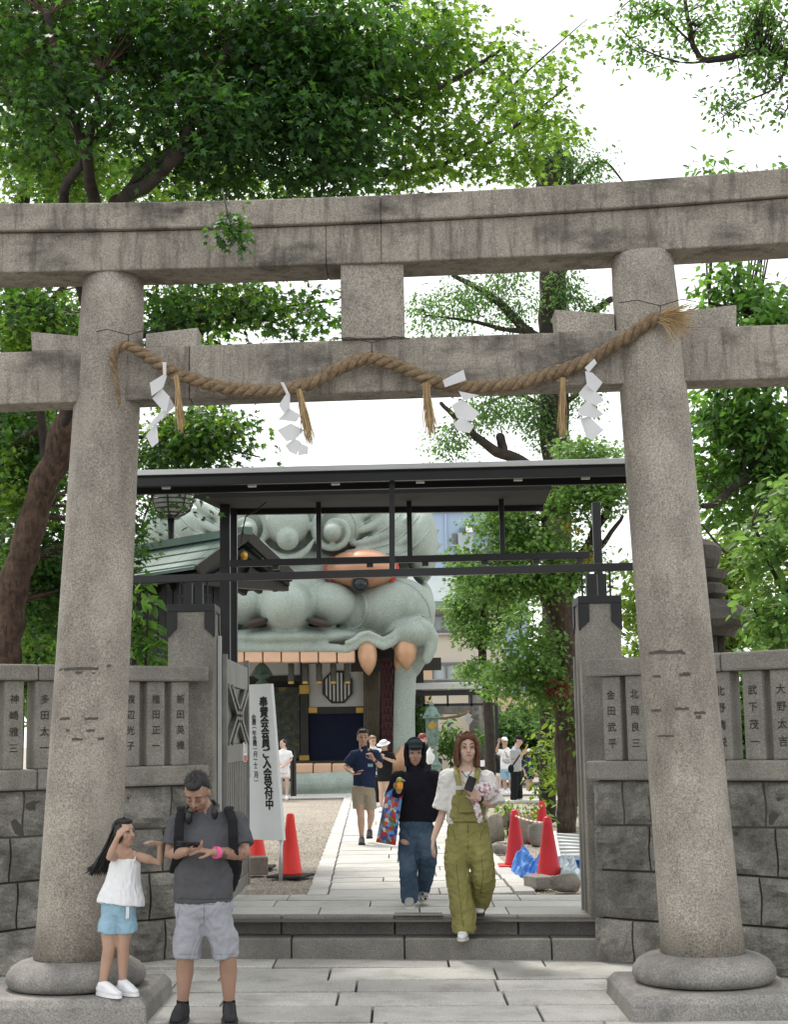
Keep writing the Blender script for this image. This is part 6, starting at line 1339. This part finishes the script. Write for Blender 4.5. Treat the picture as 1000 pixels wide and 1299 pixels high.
shl, shr = J(145,1086,-0.01), J(175,1086,0.0); el_l, el_r = J(139,1087,-0.17), J(204,1094,-0.02); wl, wr_ = J(149,1062,-0.20), J(203,1070,-0.10)
f.limb([J(150,1146),J(153,1125),J(157,1100),J(159,1084)], [(0.085,0.06),(0.09,0.065),(0.095,0.065),(0.07,0.05)])
f.arm(shl, el_l, wl, 0.72); f.arm(shr, el_r, wr_, 0.72)
f.hand(wl, (0.55,0.1,0.75), (0.5,0.8,-0.2), 0.5, 1, 0.72); f.hand(wr_, (-0.75,-0.35,0.25), (-0.3,-0.2,-0.9), 0.35, -1, 0.72)
kl, kr = J(138,1203,-0.01), J(156,1200,0.0); al, ar = J(130,1248,0.02), J(155.5,1245,0.04)
f.leg(J(139,1165), kl, al, 0.80); f.leg(J(160,1165), kr, ar, 0.80)
tl, tr_ = J(150,1258,-0.12), J(172,1256,-0.05); tl.z = tr_.z = 0.181
f.foot(al, tl, 0.8); f.foot(ar, tr_, 0.8)
f.cloth('camisole', 'top_white', [([J(153,1146,0),J(154,1138),J(155.5,1120),J(158,1106),J(159.5,1095),J(160,1089)], [(0.168,0.115),(0.158,0.11),(0.125,0.095),(0.108,0.085),(0.104,0.078),(0.088,0.07)]), ([J(149,1093,-0.06),J(148,1086,-0.02),J(149,1081,0.02)], [0.008]*3), ([J(171,1092,-0.06),J(172,1085,-0.02),J(170,1080,0.02)], [0.008]*3)], 0.007, 3, (0.010,13,(1.6,1.6,0.3)))
f.cloth('shorts', 'shorts_blue', [([J(150,1138),J(150,1150),J(150,1160),J(150,1166)], [(0.112,0.085),(0.122,0.095),(0.12,0.09),(0.08,0.06)],{'c1':'round'}), ([J(144,1152),J(140.5,1168),J(138,1183)], [(0.07,0.085),0.077,0.08]), ([J(157,1152),J(160,1168),J(161.5,1183)], [(0.07,0.085),0.074,0.076])], 0.008, 5, (0.009,12))
for q in (J(161,1150,-0.115), J(163,1150,-0.115)): MB().tube([q, q+Vector((0.003,-0.012,-0.045)), q+Vector((0.0,-0.012,-0.075))], 0.004, 6, (0,1,0)).build('drawstring', M['white_paint'], f.root)
f.shoe(al, tl, 'shoe_white', 0.86, 'white_paint'); f.shoe(ar, tr_, 'shoe_white', 0.86, 'white_paint')
MB().tube([J(153,1079,-0.045),J(160,1086,-0.085),J(167,1079,-0.04)], 0.0018, 5, (0,1,0)).build('necklace', M['gold'], f.root); f.finish()
# ------------------------------------------------------------------ woman in olive overalls stepping down
Y0 = 13.48; J = PY(Y0)
f = Fig('woman in olive dungarees and cream tee stepping down the stairs', (J(588,1190).x, Y0, 0.171), 'skin_light', voxel=0.008)
f.head(J(592.5,950,-0.02), rotm(R(6), R(-2), R(0)), 1.05, J(592,974,0.02))
f.hmesh('hair', 'hair_brown', [('e',(0,0.03,0.05),(0.088,0.092,0.085)),('t',[(-0.045,-0.045,0.112),(-0.078,-0.035,0.06),(-0.086,-0.012,-0.03),(-0.082,-0.01,-0.12)],[(0.02,0.03),(0.02,0.045),(0.022,0.05),(0.02,0.04)],(1,0,0)),('t',[(0.045,-0.045,0.112),(0.078,-0.035,0.06),(0.086,-0.012,-0.03),(0.08,-0.01,-0.12)],[(0.02,0.03),(0.02,0.045),(0.022,0.05),(0.02,0.04)],(1,0,0)),('e',(0.036,-0.048,0.096),(0.044,0.036,0.03)),('e',(-0.036,-0.048,0.096),(0.044,0.036,0.03)),('t',[(0,0.07,0.06),(0,0.085,-0.02),(0,0.075,-0.125)],[(0.075,0.045),(0.085,0.045),(0.08,0.035)],(1,0,0))], 0.008, 3, (0.004,30,(1,1,0.3)))
strands(f.root, [[f.W(sx*0.004,-0.05,0.135),f.W(sx*0.045,-0.06,0.12),f.W(sx*0.082,-0.045+dy,0.06),f.W(sx*0.094,-0.02+dy,-0.02),f.W(sx*0.088,-0.018+dy,-0.09),f.W(sx*0.076,-0.02+dy,-0.14)] for sx in (-1,1) for dy in (0,0.03,0.06)]+[[f.W(x,0.0,0.145),f.W(x*1.6,0.09,0.10),f.W(x*1.9,0.125,0.0),f.W(x*1.8,0.11,-0.14)] for x in (-0.04,0,0.04)], 200, 0.0045, 'hair_brown', jit=0.006)
shl, shr = J(570,985), J(616,986); ell_, elr = J(561,1033,0.04), J(626,1022,-0.05); wl, wr_ = J(550,1064,-0.05), J(607,1012,-0.24)
f.limb([J(595,1050),J(594,1040),J(593,1005),J(592,980)], [(0.13,0.09),(0.115,0.085),(0.13,0.09),(0.10,0.07)]); f.arm(shl, ell_, wl, 0.98); f.arm(shr, elr, wr_, 0.98)
f.hand(wl, (-0.12,-0.2,-0.95), (0.9,0.1,-0.15), 0.28, -1, 1.0); f.hand(wr_, (-0.65,-0.2,0.7), (-0.2,-0.85,0.2), 0.5, -1, 1.0)
f.cloth('t_shirt', 'tee_white', [([J(593,1045),J(593,1015),J(593,995),J(593,986),J(592.5,979)], [(0.17,0.115),(0.18,0.12),(0.18,0.12),(0.145,0.095),(0.085,0.075)]), ([shl+Vector((0.04,0,0)), shl, shl.lerp(ell_,0.5), shl.lerp(ell_,0.86)], [0.08,0.085,0.085,0.095]), ([shr-Vector((0.04,0,0)), shr, shr.lerp(elr,0.5), shr.lerp(elr,0.97)], [0.08,0.085,0.09,0.11]), ('e',shl,(0.083,0.083,0.07)), ('e',shr,(0.083,0.083,0.07))], 0.009, 5, (0.013,9))
hem1 = J(589.5,1181,-0.0); hem2 = J(607,1147,0.30)
f.cloth('dungarees', 'overall', [([J(594,1082),J(594,1070),J(594,1056),J(594,1039),J(593.5,1020)], [(0.13,0.11),(0.185,0.14),(0.182,0.14),(0.165,0.134),(0.158,0.13)],{'c0':'round'}), ([J(593.5,1036,-0.05),J(593.5,1018,-0.07),J(593,1001,-0.075)], [(0.158,0.085),(0.142,0.075),(0.11,0.062)]),
     ([J(581,1065,0.0),J(579,1095,-0.03),J(582.5,1130,-0.03),J(588.5,1160,-0.01),hem1], [(0.11,0.13),(0.103,0.115),(0.10,0.11),(0.102,0.108),(0.106,0.112)]), ([J(606,1065,0.0),J(611,1090,-0.04),J(614,1108,-0.02),J(611,1128,0.14),hem2], [(0.11,0.13),(0.103,0.115),(0.104,0.118),(0.10,0.11),(0.092,0.10)])], 0.010, 4, (0.017,7,(1,1,1.5)))
for x0, x1 in ((579,582.5),(606.5,603.5)):
    mb = MB().tube([J(x0,976,0.09),J(x0,974.5,0.0),J(x0+ (1 if x0<590 else -1),983,-0.115),J(x1,996,-0.15),J(x1,1006,-0.15)], [(0.026,0.009)]*5, 10, (1,0,0), 'round', 'round'); obj('shoulder_strap', remesh(mb, 0.006, 1), M['overall'], f.root)
    MB().box(J(x1,999,-0.163), (0.05,0.012,0.035)).build('buckle', M['gate_strip'], f.root)
for yy, w_ in ((1040,0.30),(1014,0.16)): MB().box(J(593.5,yy,-0.158 if yy > 1030 else -0.15), (w_,0.012,0.010)).build('seam', M['overall'], f.root)
mb = MB().box(J(593.5,1022,-0.152), (0.15,0.016,0.11)).build('bib_pocket', M['overall'], f.root, bevel=0.006)
a1 = J(588.5,1180,0.0); t1 = J(586,1187,-0.15); t1.z = 0.2; a1.z = 0.25; f.leg(J(583,1075), J(584,1130,-0.03), a1, 0.9); f.foot(a1, t1); f.shoe(a1, t1, 'shoe_white', 1.0, 'sole')
a2 = J(607,1147,0.30); t2 = J(609,1157,0.14); f.leg(J(605,1075), J(614,1108,-0.02), a2, 0.9); f.foot(a2, t2); f.shoe(a2, t2, 'shoe_white', 1.0, 'black_rubber')
MB().tube([J(583,975,-0.06),J(587,990,-0.14),J(596,1003,-0.2)], 0.006, 6, (0,1,0)).build('lanyard', M['straw'], f.root); MB().tube([J(586,978,-0.07),J(592,986,-0.11),J(599,978,-0.07)], 0.004, 6, (0,1,0)).build('necklace', M['metal_black'], f.root)
MB().tube([elr.lerp(wr_,0.86), elr.lerp(wr_,0.95)], 0.034, 14).build('wristwatch', M['plastic_dark'], f.root); f.finish()
dg_ = kids(f.root, 'dungarees'); M['seam_olive'] = cloth('olive_seam', (0.15,0.135,0.035))
for pl in ([(594,1046),(594,1078)],[(570,1046),(576,1056),(578,1066)],[(617,1046),(611,1056),(609,1066)],[(569,1042),(594,1043),(618,1042)],[(579,1090),(582,1130),(588,1175)],[(611,1085),(613,1110),(610,1135)],[(583,1003),(604,1003)],[(584,1016),(584,1030),(594,1033),(603,1030),(603,1016),(584,1016)]): stitched(dg_, f.root, pl, 13.5, 'seam_olive', 0.003)
ph = MB().box(J(597,994,-0.32), (0.075,0.012,0.13), rotm(0.2,-0.35,0.45)).build('phone', M['phone'], bevel=0.006); tag(ph, 'dark phone in the raised hand of the woman in dungarees', 'phone')
M['print_cloth'] = mat('pink_and_white_print', (0.68,0.62,0.62), 0.8, 0.1, 5, stain=(0.25,0.06,0.10), stain_scale=26, stain_lo=0.5, stain_hi=0.56)
mb = MB().ell(J(616,1003,-0.19), (0.115,0.07,0.075)).tube([J(604,1008,-0.2),J(602,1012,-0.23),J(606,1028,-0.21),J(610.5,1044,-0.19)], [(0.03,0.012)]*4, 10, (1,0,0), 'round', 'flat')
o = obj('scarf', remesh(mb, 0.009, 2, (0.016,16)), M['print_cloth']); tag(o, 'bundled pink and white printed scarf over the dungaree woman forearm', 'scarf')
# ------------------------------------------------------------------ hooded person in black
Y0 = 14.52; J = PY(Y0)
f = Fig('person in black hooded top and worn jeans holding a bottle', (J(528,1148).x, Y0, Z1), 'skin_mid', voxel=0.009)
f.head(J(526.5,955,-0.02), rotm(R(4), R(8), 0), 1.0, J(527,976,0.03))
f.hmesh('hood', 'hoodie', [('e',(0,0.035,0.03),(0.094,0.09,0.115)),('t',[(-0.082,-0.03,0.09),(-0.086,-0.03,0.0),(-0.07,-0.035,-0.10)],[(0.018,0.04),(0.02,0.04),(0.03,0.045)],(1,0,0)),('t',[(0.082,-0.03,0.09),(0.086,-0.03,0.0),(0.07,-0.035,-0.10)],[(0.018,0.04),(0.02,0.04),(0.03,0.045)],(1,0,0)),('e',(0,0.0,-0.145),(0.085,0.085,0.05))], 0.009, 3, (0.004,14))
f.hmesh('cap_peak', 'hood_in', [('e',(0,-0.02,0.088),(0.082,0.085,0.042)),('e',(0,-0.09,0.065),(0.072,0.05,0.022))], 0.008, 2)
shl, shr = J(506,987), J(549,986); ell_, elr = J(497,1010,0.02), J(556,1013,0.03); wl, wr_ = J(506,1003,-0.24), J(556,1038,-0.02)
f.limb([J(528,1040),J(528,1030),J(527,1000),J(527,980)], [(0.12,0.08),(0.12,0.08),(0.11,0.08),(0.08,0.06)]); f.arm(shl, ell_, wl, 0.9); f.arm(shr, elr, wr_, 1.0)
f.hand(wl, (0.1,-0.3,0.85), (0.3,-0.8,-0.2), 0.6, -1, 1.05); f.hand(wr_, (0,-0.1,-1), (-0.9,-0.1,0), 0.3, 1, 1.0)
f.cloth('hooded_top', 'hoodie', [([J(529,1042),J(529,1020),J(528,1000),J(527.5,986),J(527,977)], [(0.175,0.12),(0.175,0.125),(0.185,0.125),(0.155,0.10),(0.085,0.08)],{'c1':'round'}), ([shl+Vector((0.04,0,0)), shl, ell_, ell_.lerp(wl,0.5), wl], [0.08,0.08,0.07,0.06,0.045]), ([shr-Vector((0.04,0,0)), shr, elr, wr_], [0.08,0.08,0.065,0.045]), ('e',shl,(0.08,0.08,0.07)), ('e',shr,(0.08,0.08,0.07))], 0.010, 4, (0.008,8))
a1 = J(520.5,1143,0.0); t1 = J(518.5,1147,-0.15); t1.z = Z1+0.03; a1.z = Z1+0.09; a2 = J(536.5,1130,0.28); t2 = J(538.5,1141,0.10)
f.cloth('jeans', 'jeans', [([J(528.5,1036),J(528.5,1050),J(528.5,1060),J(528.5,1067)], [(0.15,0.115),(0.16,0.12),(0.155,0.115),(0.1,0.08)],{'c1':'round'}), ([J(519,1055),J(517.5,1085,-0.03),J(519,1115,-0.01),J(520.5,1144,0.01)], [0.095,0.088,0.083,0.083]), ([J(538,1055),J(543,1082,-0.05),J(541,1105,0.1),J(536,1128,0.28)], [0.095,0.088,0.08,0.075])], 0.010, 4, (0.016,8))
MB().ell(J(513.5,1068,-0.105), (0.045,0.02,0.025), Matrix.Rotation(0.4,3,'Y')).build('torn_knee', M['skin_mid'], f.root, smooth=True)
f.leg(J(519,1060), J(517.5,1085,-0.03), a1, 0.85); f.foot(a1, t1); f.leg(J(538,1060), J(543,1082,-0.05), a2, 0.85); f.foot(a2, t2); f.shoe(a1, t1, 'shoe_canvas', 1.0, 'sole'); sh = f.shoe(a2, t2, 'shoe_canvas', 1.0, 'sole')
ck = mat('checked_canvas', (0.6,0.58,0.55), 0.8, 0); tn = ck.node_tree; chk = N(tn,'ShaderNodeTexChecker'); chk.inputs['Scale'].default_value = 42; chk.inputs[1].default_value = (0.6,0.58,0.55,1); chk.inputs[2].default_value = (0.015,0.015,0.015,1)
tcn = N(tn,'ShaderNodeTexCoord'); tn.links.new(tcn.outputs['Object'], chk.inputs[0]); tn.links.new(chk.outputs[0], [n for n in tn.nodes if n.type == 'BSDF_PRINCIPLED'][0].inputs['Base Color']); sh.data.materials[0] = ck
f.finish()
bt = thing('drink_bottle', 'small orange drink bottle with green cap in the hooded person hand', 'bottle', J(507.5,1002,-0.30))
M['cap_green'] = mat('green_cap', (0.25,0.42,0.05), 0.4, 0.0); M['orange'] = mat('orange_drink', (0.75,0.30,0.03), 0.25, 0.0)
c = J(507.5,1001,-0.31); MB().lathe(c, [(0.025,0),(0.028,0.01),(0.028,0.05),(0.018,0.065),(0.014,0.07)], 14).build('bottle', M['orange'], bt, smooth=True); MB().lathe(c+Vector((0,0,0.068)), [(0.024,0),(0.028,0.012),(0.022,0.032),(0.006,0.04)], 14).build('cap', M['cap_green'], bt, smooth=True)
# printed shopping bag
bag = bpy.data.materials.new('printed_plastic_bag'); bag.use_nodes = True; tb = bag.node_tree; bs = [n for n in tb.nodes if n.type == 'BSDF_PRINCIPLED'][0]; bs.inputs['Roughness'].default_value = 0.3
vo = N(tb,'ShaderNodeTexVoronoi'); vo.inputs['Scale'].default_value = 30; tcn = N(tb,'ShaderNodeTexCoord'); tb.links.new(tcn.outputs['Object'], vo.inputs['Vector']); sx_ = N(tb,'ShaderNodeSeparateColor'); tb.links.new(vo.outputs['Color'], sx_.inputs[0])
rmp = N(tb,'ShaderNodeValToRGB'); rmp.color_ramp.interpolation = 'CONSTANT'; els = rmp.color_ramp.elements; els[0].position = 0; els[0].color = (0.10,0.30,0.55,1); els[1].position = 0.22; els[1].color = (0.45,0.03,0.03,1)
for ps, cc in ((0.42,(0.10,0.14,0.05,1)),(0.58,(0.55,0.5,0.42,1)),(0.72,(0.03,0.06,0.28,1)),(0.86,(0.30,0.16,0.07,1))): e_ = els.new(ps); e_.color = cc
tb.links.new(sx_.outputs[0], rmp.inputs[0]); tb.links.new(rmp.outputs[0], bs.inputs['Base Color'])
SBG = thing('shopping_bag', 'colourful printed plastic shopping bag hanging from the hooded person wrist', 'bag', J(490,1070,-0.1))
n = 14; vs = []; fs = []
for side_ in (-1, 1):
    for j in range(n):
        for i in range(n):
            u, v = i/(n-1), j/(n-1); xa = 489+(477-489)*v; xb = 511+(502-511)*v; px_ = xa+(xb-xa)*u; py_ = 1008+(1068-1008)*v+4*u*v
            bulge = 0.012+0.05*math.sin(math.pi*u)*math.sin(math.pi*(0.1+0.8*v)); vs.append(J(px_, py_, -0.16+side_*bulge+0.014*mnoise.noise((u*5,v*5,side_))))
for k in range(2):
    for j in range(n-1):
        for i in range(n-1): q = k*n*n+j*n+i; fs.append((q,q+1,q+n+1,q+n))
for i in range(n-1):
    for (a_, b_) in ((0,0),((n-1)*n,(n-1)*n)): fs.append((a_+i, a_+i+1, n*n+b_+i+1, n*n+b_+i))
    for c_ in (0, n-1): fs.append((i*n+c_, (i+1)*n+c_, n*n+(i+1)*n+c_, n*n+i*n+c_))
MB().add(vs, fs).build('bag_body', bag, SBG, smooth=True)
MB().tube([J(491,1009,-0.16),J(500,1003,-0.2),J(509,1009,-0.16)], [(0.022,0.006)]*3, 8, (0,0,1)).build('handle', M['tarp'], SBG)
# ------------------------------------------------------------------ man in navy tee walking on the path
Y0 = 23.1; J = PY(Y0)
f = Fig('man in navy tee and khaki shorts walking along the path', (J(460,1070).x, Y0, Z1), 'skin_mid', voxel=0.011)
f.head(J(460.5,936,-0.02), rotm(R(8), R(4), 0), 1.04, J(462,951,0.03))
short_hair(f.hmesh('hair', 'hair_black', [('e',(0,0.03,0.052),(0.078,0.088,0.08)),('e',(0,-0.02,0.10),(0.062,0.065,0.035)),('e',(0,0.07,0.0),(0.065,0.04,0.07))], 0.008, 2, (0.006,40)), f.root, 'hair_black', 500, 0.025, 0.002)
shl, shr = J(451,957), J(475,956); ell_, elr = J(438,973,0.0), J(483,972,-0.05); wl, wr_ = J(449,981,-0.2), J(474,963,-0.25)
f.limb([J(462,997),J(463,985),J(463,965),J(463,953)], [(0.14,0.1),(0.14,0.1),(0.15,0.1),(0.1,0.08)]); f.arm(shl, ell_, wl, 1.05); f.arm(shr, elr, wr_, 1.05); f.hand(wl, (0.85,-0.3,0.0), (0.1,-0.2,0.9), 0.5, -1, 1.05); f.hand(wr_, (-0.45,-0.1,0.75), (-0.4,-0.7,-0.2), 0.8, -1, 1.05)
f.cloth('t_shirt', 'tee_navy', [([J(462,999),J(462.5,985),J(463,970),J(463,958),J(463,951.5)], [(0.165,0.12),(0.165,0.125),(0.18,0.125),(0.165,0.105),(0.08,0.08)],{'c1':'round'}), ([shl+Vector((0.05,0,0)), shl, shl.lerp(ell_,0.78)], [0.085,0.085,0.08]), ([shr-Vector((0.05,0,0)), shr, shr.lerp(elr,0.78)], [0.085,0.085,0.08]), ('e',shl,(0.08,0.08,0.07)), ('e',shr,(0.08,0.08,0.07))], 0.013, 3, (0.009,8))
f.cloth('shorts', 'shorts_khaki', [([J(461,996),J(461,1003),J(461,1008)], [(0.165,0.12),(0.17,0.125),(0.17,0.125)]), ([J(455,1005),J(456,1025)], [0.1,0.095]), ([J(468,1005),J(470.5,1026.5)], [0.098,0.09])], 0.013, 3, (0.009,8))
al, ar = J(459,1063,0.0), J(469,1049,0.35); tl, tr_ = J(459,1069.3,-0.16), J(468.5,1061,0.25); tl.z = Z1+0.03
f.leg(J(455,1005), J(458,1036,-0.05), al, 1.0); f.leg(J(468,1005), J(471,1034,-0.03), ar, 1.0); f.foot(al, tl); f.foot(ar, tr_); f.shoe(al, tl, 'tee_grey', 1.05, 'black_rubber'); f.shoe(ar, tr_, 'tee_grey', 1.05, 'black_rubber')
MB().tube([elr.lerp(wr_,0.75), elr.lerp(wr_,0.9)], 0.036, 12).build('wristwatch', M['plastic_dark'], f.root)
MB().box(J(470,970.5,-0.128), (0.075,0.004,0.045)).build('chest_print', M['shorts_blue'], f.root); f.finish()
ph = MB().box(J(455,979.5,-0.3), (0.15,0.075,0.012), rotm(0.1,-0.2,-0.15)).build('phone', M['phone'], bevel=0.005); tag(ph, 'dark phone held low by the man in the navy tee', 'phone')
# ------------------------------------------------------------------ simpler helper for the far visitors
def far(label, Y0, hd_, hyaw, hpitch, neck, sh, el, wr, hips, knees, ankles, toes, top, tm, bot, bm2, shoe, sk='skin_mid', hair=None, hairm='hair_black', k=1.0, toph=None, both=0.16, both_h=None, cap=None, facing=0.0, group='visitors in the shrine yard'):
    Y0 = max(G(q[0], q[1]+0.8, Z1).y-q[2] for q in toes); J = PY(Y0); f = Fig(label, (J((ankles[0][0]+ankles[1][0])/2,1010).x, Y0, Z1), sk, group, voxel=0.015)
    f.head(J(*hd_), rotm(hyaw, hpitch, 0), k, J(*neck))
    for hm_, parts in (hair or [('hair_black',[('e',(0,0.03,0.05),(0.082,0.09,0.085)),('e',(0,0.06,-0.01),(0.07,0.045,0.08))])]): f.hmesh('hair' if 'hair' in hm_ else 'hat', hm_, parts, 0.008, 2)
    S = [J(*q) for q in sh]; E2 = [J(*q) for q in el]; W2 = [J(*q) for q in wr]; H = [J(*q) for q in hips]; K2 = [J(*q) for q in knees]; A = [J(*q) for q in ankles]; T2 = [J(*q) for q in toes]
    ref = (math.cos(facing), math.sin(facing), 0); mid = (S[0]+S[1])/2; hip = (H[0]+H[1])/2
    f.limb([hip.lerp(mid,0.15), hip.lerp(mid,0.5), mid], [(0.12*k,0.09*k),(0.13*k,0.1*k),(0.13*k,0.08*k)], ref)
    for i in range(2):
        f.arm(S[i], E2[i], W2[i], k); d = (W2[i]-E2[i]); f.hand(W2[i], d, (0.2,-0.8,0.3), 0.5, 1 if i else -1, k); f.leg(H[i], K2[i], A[i], k); T2[i].z = max(T2[i].z, Z1+0.03); f.foot(A[i], T2[i], k); f.shoe(A[i], T2[i], shoe, k, 'sole')
    hemz = J(*toph); f.cloth('top', tm, [([Vector((hip.x,hip.y,hemz.z)), hip.lerp(mid,0.6), mid-Vector((0,0,0.03)), mid+Vector((0,0,0.05))], [(0.17*k,0.125*k),(0.17*k,0.125*k),(0.175*k,0.12*k),(0.09*k,0.085*k)], {'ref':ref,'c1':'round'})]+[([S[i]+(mid-S[i])*0.3, S[i], S[i].lerp(E2[i],0.75)], [0.08*k,0.08*k,0.075*k]) for i in range(2)]+[('e',S[i],(0.076*k,0.076*k,0.066*k)) for i in range(2)], 0.014, 3, (0.008,8))
    bz = J(*both_h).z
    tubes = [([Vector((hip.x,hip.y,hemz.z+0.05)), hip, hip-Vector((0,0,0.05))], [(0.155*k,0.12*k),(0.17*k,0.13*k),(0.17*k,0.13*k)], {'ref':ref})]
    for i in range(2):
        pts = [H[i]]; 
        if bz < K2[i].z: pts += [K2[i]]; t = (K2[i].z-bz)/max(1e-3,(K2[i].z-A[i].z)); pts += [K2[i].lerp(A[i], min(t,0.97))]
        else: pts += [H[i].lerp(K2[i], (H[i].z-bz)/max(1e-3,(H[i].z-K2[i].z)))]
        tubes.append((pts, [0.095*k]+[0.092*k]*(len(pts)-2)+[0.085*k]))
    f.cloth('bottoms', bm2, tubes, 0.014, 3, (0.008,8)); f.finish(); return f, J
CAPW = lambda m: [(m,[('e',(0,0.015,0.07),(0.085,0.095,0.065)),('e',(0,-0.10,0.055),(0.065,0.06,0.014))]),('hair_black',[('e',(0,0.045,0.0),(0.08,0.07,0.07))])]
far('woman in white tee and white shorts wearing sunglasses by the railing', 40.5, (359,944,0), R(-50), R(5), (361,950), [(353,955),(367,955)], [(351,965),(370,963)], [(356,972,-0.25),(362,970,-0.25)], [(356,978),(364,978)], [(356,992),(364,992)], [(357,1010,0.05),(364,1010)], [(354,1014,-0.15),(363,1014.5,-0.16)], None, 'top_white', None, 'top_white', 'shoe_white', 'skin_light', None, k=0.97, toph=(360,972), both_h=(360,986))
f_, J = far('woman in black vest and white bucket hat looking at her phone', 33.0, (487,946,0), R(-30), R(20), (488,953), [(481,959),(496,958)], [(480,970,-0.05),(500,966,-0.1)], [(485,960,-0.28),(487,961,-0.3)], [(484,985),(492,985)], [(484,1005),(492,1005)], [(484,1026,0.05),(491,1026,0.2)], [(482,1030,-0.15),(490,1030,0.0)], None, 'black_cloth', None, 'black_cloth', 'shoe_white', 'skin_light',
    [('cap_white',[('e',(0,0.01,0.085),(0.09,0.10,0.05)),('e',(0,0.0,0.045),(0.155,0.165,0.022))]),('hair_black',[('e',(0,0.045,0.0),(0.085,0.075,0.085))])], k=0.97, toph=(488,980), both_h=(488,991))
far('young man with light brown hair in a white tee behind the navy tee man', 35.0, (473,940,0), R(30), R(10), (473,948), [(466,953),(481,953)], [(463,966),(483,966)], [(466,975,-0.15),(480,972,-0.2)], [(470,982),(478,982)], [(471,1001),(479,1001)], [(472,1019),(479,1019)], [(471,1023,-0.15),(479.5,1024,-0.15)], None, 'top_white', None, 'black_cloth', 'shoe_white', 'skin_light', [('hair_blond',[('e',(0,0.03,0.05),(0.084,0.09,0.085)),('e',(0,-0.02,0.09),(0.07,0.06,0.035))])], toph=(474,985), both_h=(474,1017))
f_, J = far('visitor with maroon hair carrying a white plastic bag', 31.0, (537,938,0), R(60), R(5), (536,947), [(530,953),(543,953)], [(529,966),(546,964)], [(532,975,-0.15),(547,955,-0.2)], [(533,984),(541,984)], [(533,1004),(541,1004)], [(533,1027),(541,1027)], [(534,1031,-0.15),(542,1031,-0.15)], None, 'black_cloth', None, 'black_cloth', 'shoe_white', 'skin_light', [('hair_maroon',[('e',(0,0.02,0.05),(0.088,0.098,0.085)),('e',(0,0.07,-0.03),(0.075,0.045,0.10))])], toph=(537,986), both_h=(537,1024))
c = P(545,961,30.0); o = obj('plastic_bag', remesh(MB().ell(c,(0.10,0.07,0.13)).tube([c+Vector((0,0,0.1)),c+Vector((0.02,0,0.2))],[0.05,0.02],10), 0.016, 2, (0.02,9)), M['white_paint']); tag(o, 'white plastic carrier bag held by the maroon haired visitor', 'bag')
f_, J = far('man in white tee and pale blue shorts holding his cap', 41.7, (640.5,941,0), R(20), R(5), (641,948), [(636,954),(650,954)], [(630,953,-0.05),(646,962,-0.1)], [(633,942,-0.1),(643,958,-0.25)], [(639,976),(647,976)], [(640,990),(648,990)], [(642,1003),(649,1004)], [(643,1007,-0.15),(648,1008,-0.15)], None, 'top_white', None, 'shorts_blue', 'shoe_white', 'skin_mid', CAPW('cap_white'), toph=(643,976), both_h=(643,989))
o = obj('shoulder_bag', remesh(MB().ell(P(644,965,40.6),(0.12,0.05,0.08)).tube([P(638,965,40.6),P(640,952,40.65),P(648,965,40.6)],0.018,8,(0,1,0)), 0.014, 2), M['polo_grey']); tag(o, 'grey shoulder bag worn by the man in pale blue shorts', 'bag')
f_, J = far('man in grey polo and black trousers looking at his phone sideways', 35.6, (658.5,939.5,0), R(70), R(15), (656,947), [(651,953,-0.12),(657,953,0.12)], [(652,966,-0.15),(660,966,0.15)], [(663,957,-0.12),(663,956,0.05)], [(653,979,-0.07),(657,979,0.07)], [(653,998,-0.08),(658,998,0.08)], [(652,1016,-0.08),(659,1013,0.1)], [(657,1019.5,-0.1),(664,1016,0.1)], None, 'polo_grey', None, 'black_cloth', 'shoe_white', 'skin_light',
    [('black_cloth',[('e',(0,0.015,0.062),(0.086,0.096,0.066)),('e',(0,-0.10,0.05),(0.06,0.05,0.012))]),('hair_black',[('e',(0,0.05,0.0),(0.08,0.065,0.07))])], toph=(655,979), both_h=(655,1014), facing=R(70))
o = obj('crossbody_bag', remesh(MB().ell(P(648.5,975,34.6),(0.07,0.06,0.10)).tube([P(649,973,34.55),P(654,966,34.55),P(660,957,34.65)],0.02,8,(0,1,0)), 0.014, 2), M['black_cloth']); tag(o, 'black crossbody bag worn by the man in the grey polo', 'bag')
o = MB().box(P(668,948,34.8), (0.02,0.08,0.15), rotm(0,0,0.5)).build('phone', M['yellow'], bevel=0.005); tag(o, 'yellow cased phone raised by the man in the grey polo', 'phone')
far('person in navy tee and shorts seen from behind near the hedge', 45.0, (671.5,955,0), R(175), 0, (671.5,961), [(666,965),(677,965)], [(665,974),(678,974)], [(666,981,-0.1),(677,981,-0.1)], [(668.5,980),(674.5,980)], [(669,991),(674,991)], [(670,1000),(674,1000)], [(669,1002.5,0.12),(675,1002.5,0.12)], None, 'tee_navy', None, 'tee_navy', 'yellow', 'skin_mid', CAPW('cap_white'), k=0.9, toph=(671,979), both_h=(671,988))
far('girl in black top and cream shorts with a dark backpack far away', 45.0, (630,958,0), R(160), 0, (630,963), [(625,967),(635,967)], [(624,976),(636,976)], [(626,983,-0.1),(636,983,-0.1)], [(627.5,983),(633,983)], [(628,993),(633.5,993)], [(629,1001),(634,1001)], [(629,1003.5,0.1),(635,1003.5,0.1)], None, 'black_cloth', None, 'skirt', 'shoe_white', 'skin_light', [('black_cloth',[('e',(0,0.01,0.08),(0.1,0.1,0.06))]),('hair_black',[('e',(0,0.04,-0.02),(0.085,0.075,0.11))])], k=0.88, toph=(630,981), both_h=(630,988))
o = obj('backpack', remesh(MB().ell(P(629,974,43.7),(0.14,0.07,0.16)), 0.02, 2, (0.01,8)), M['black_plank']); tag(o, 'small dark backpack on the girl in cream shorts', 'backpack')
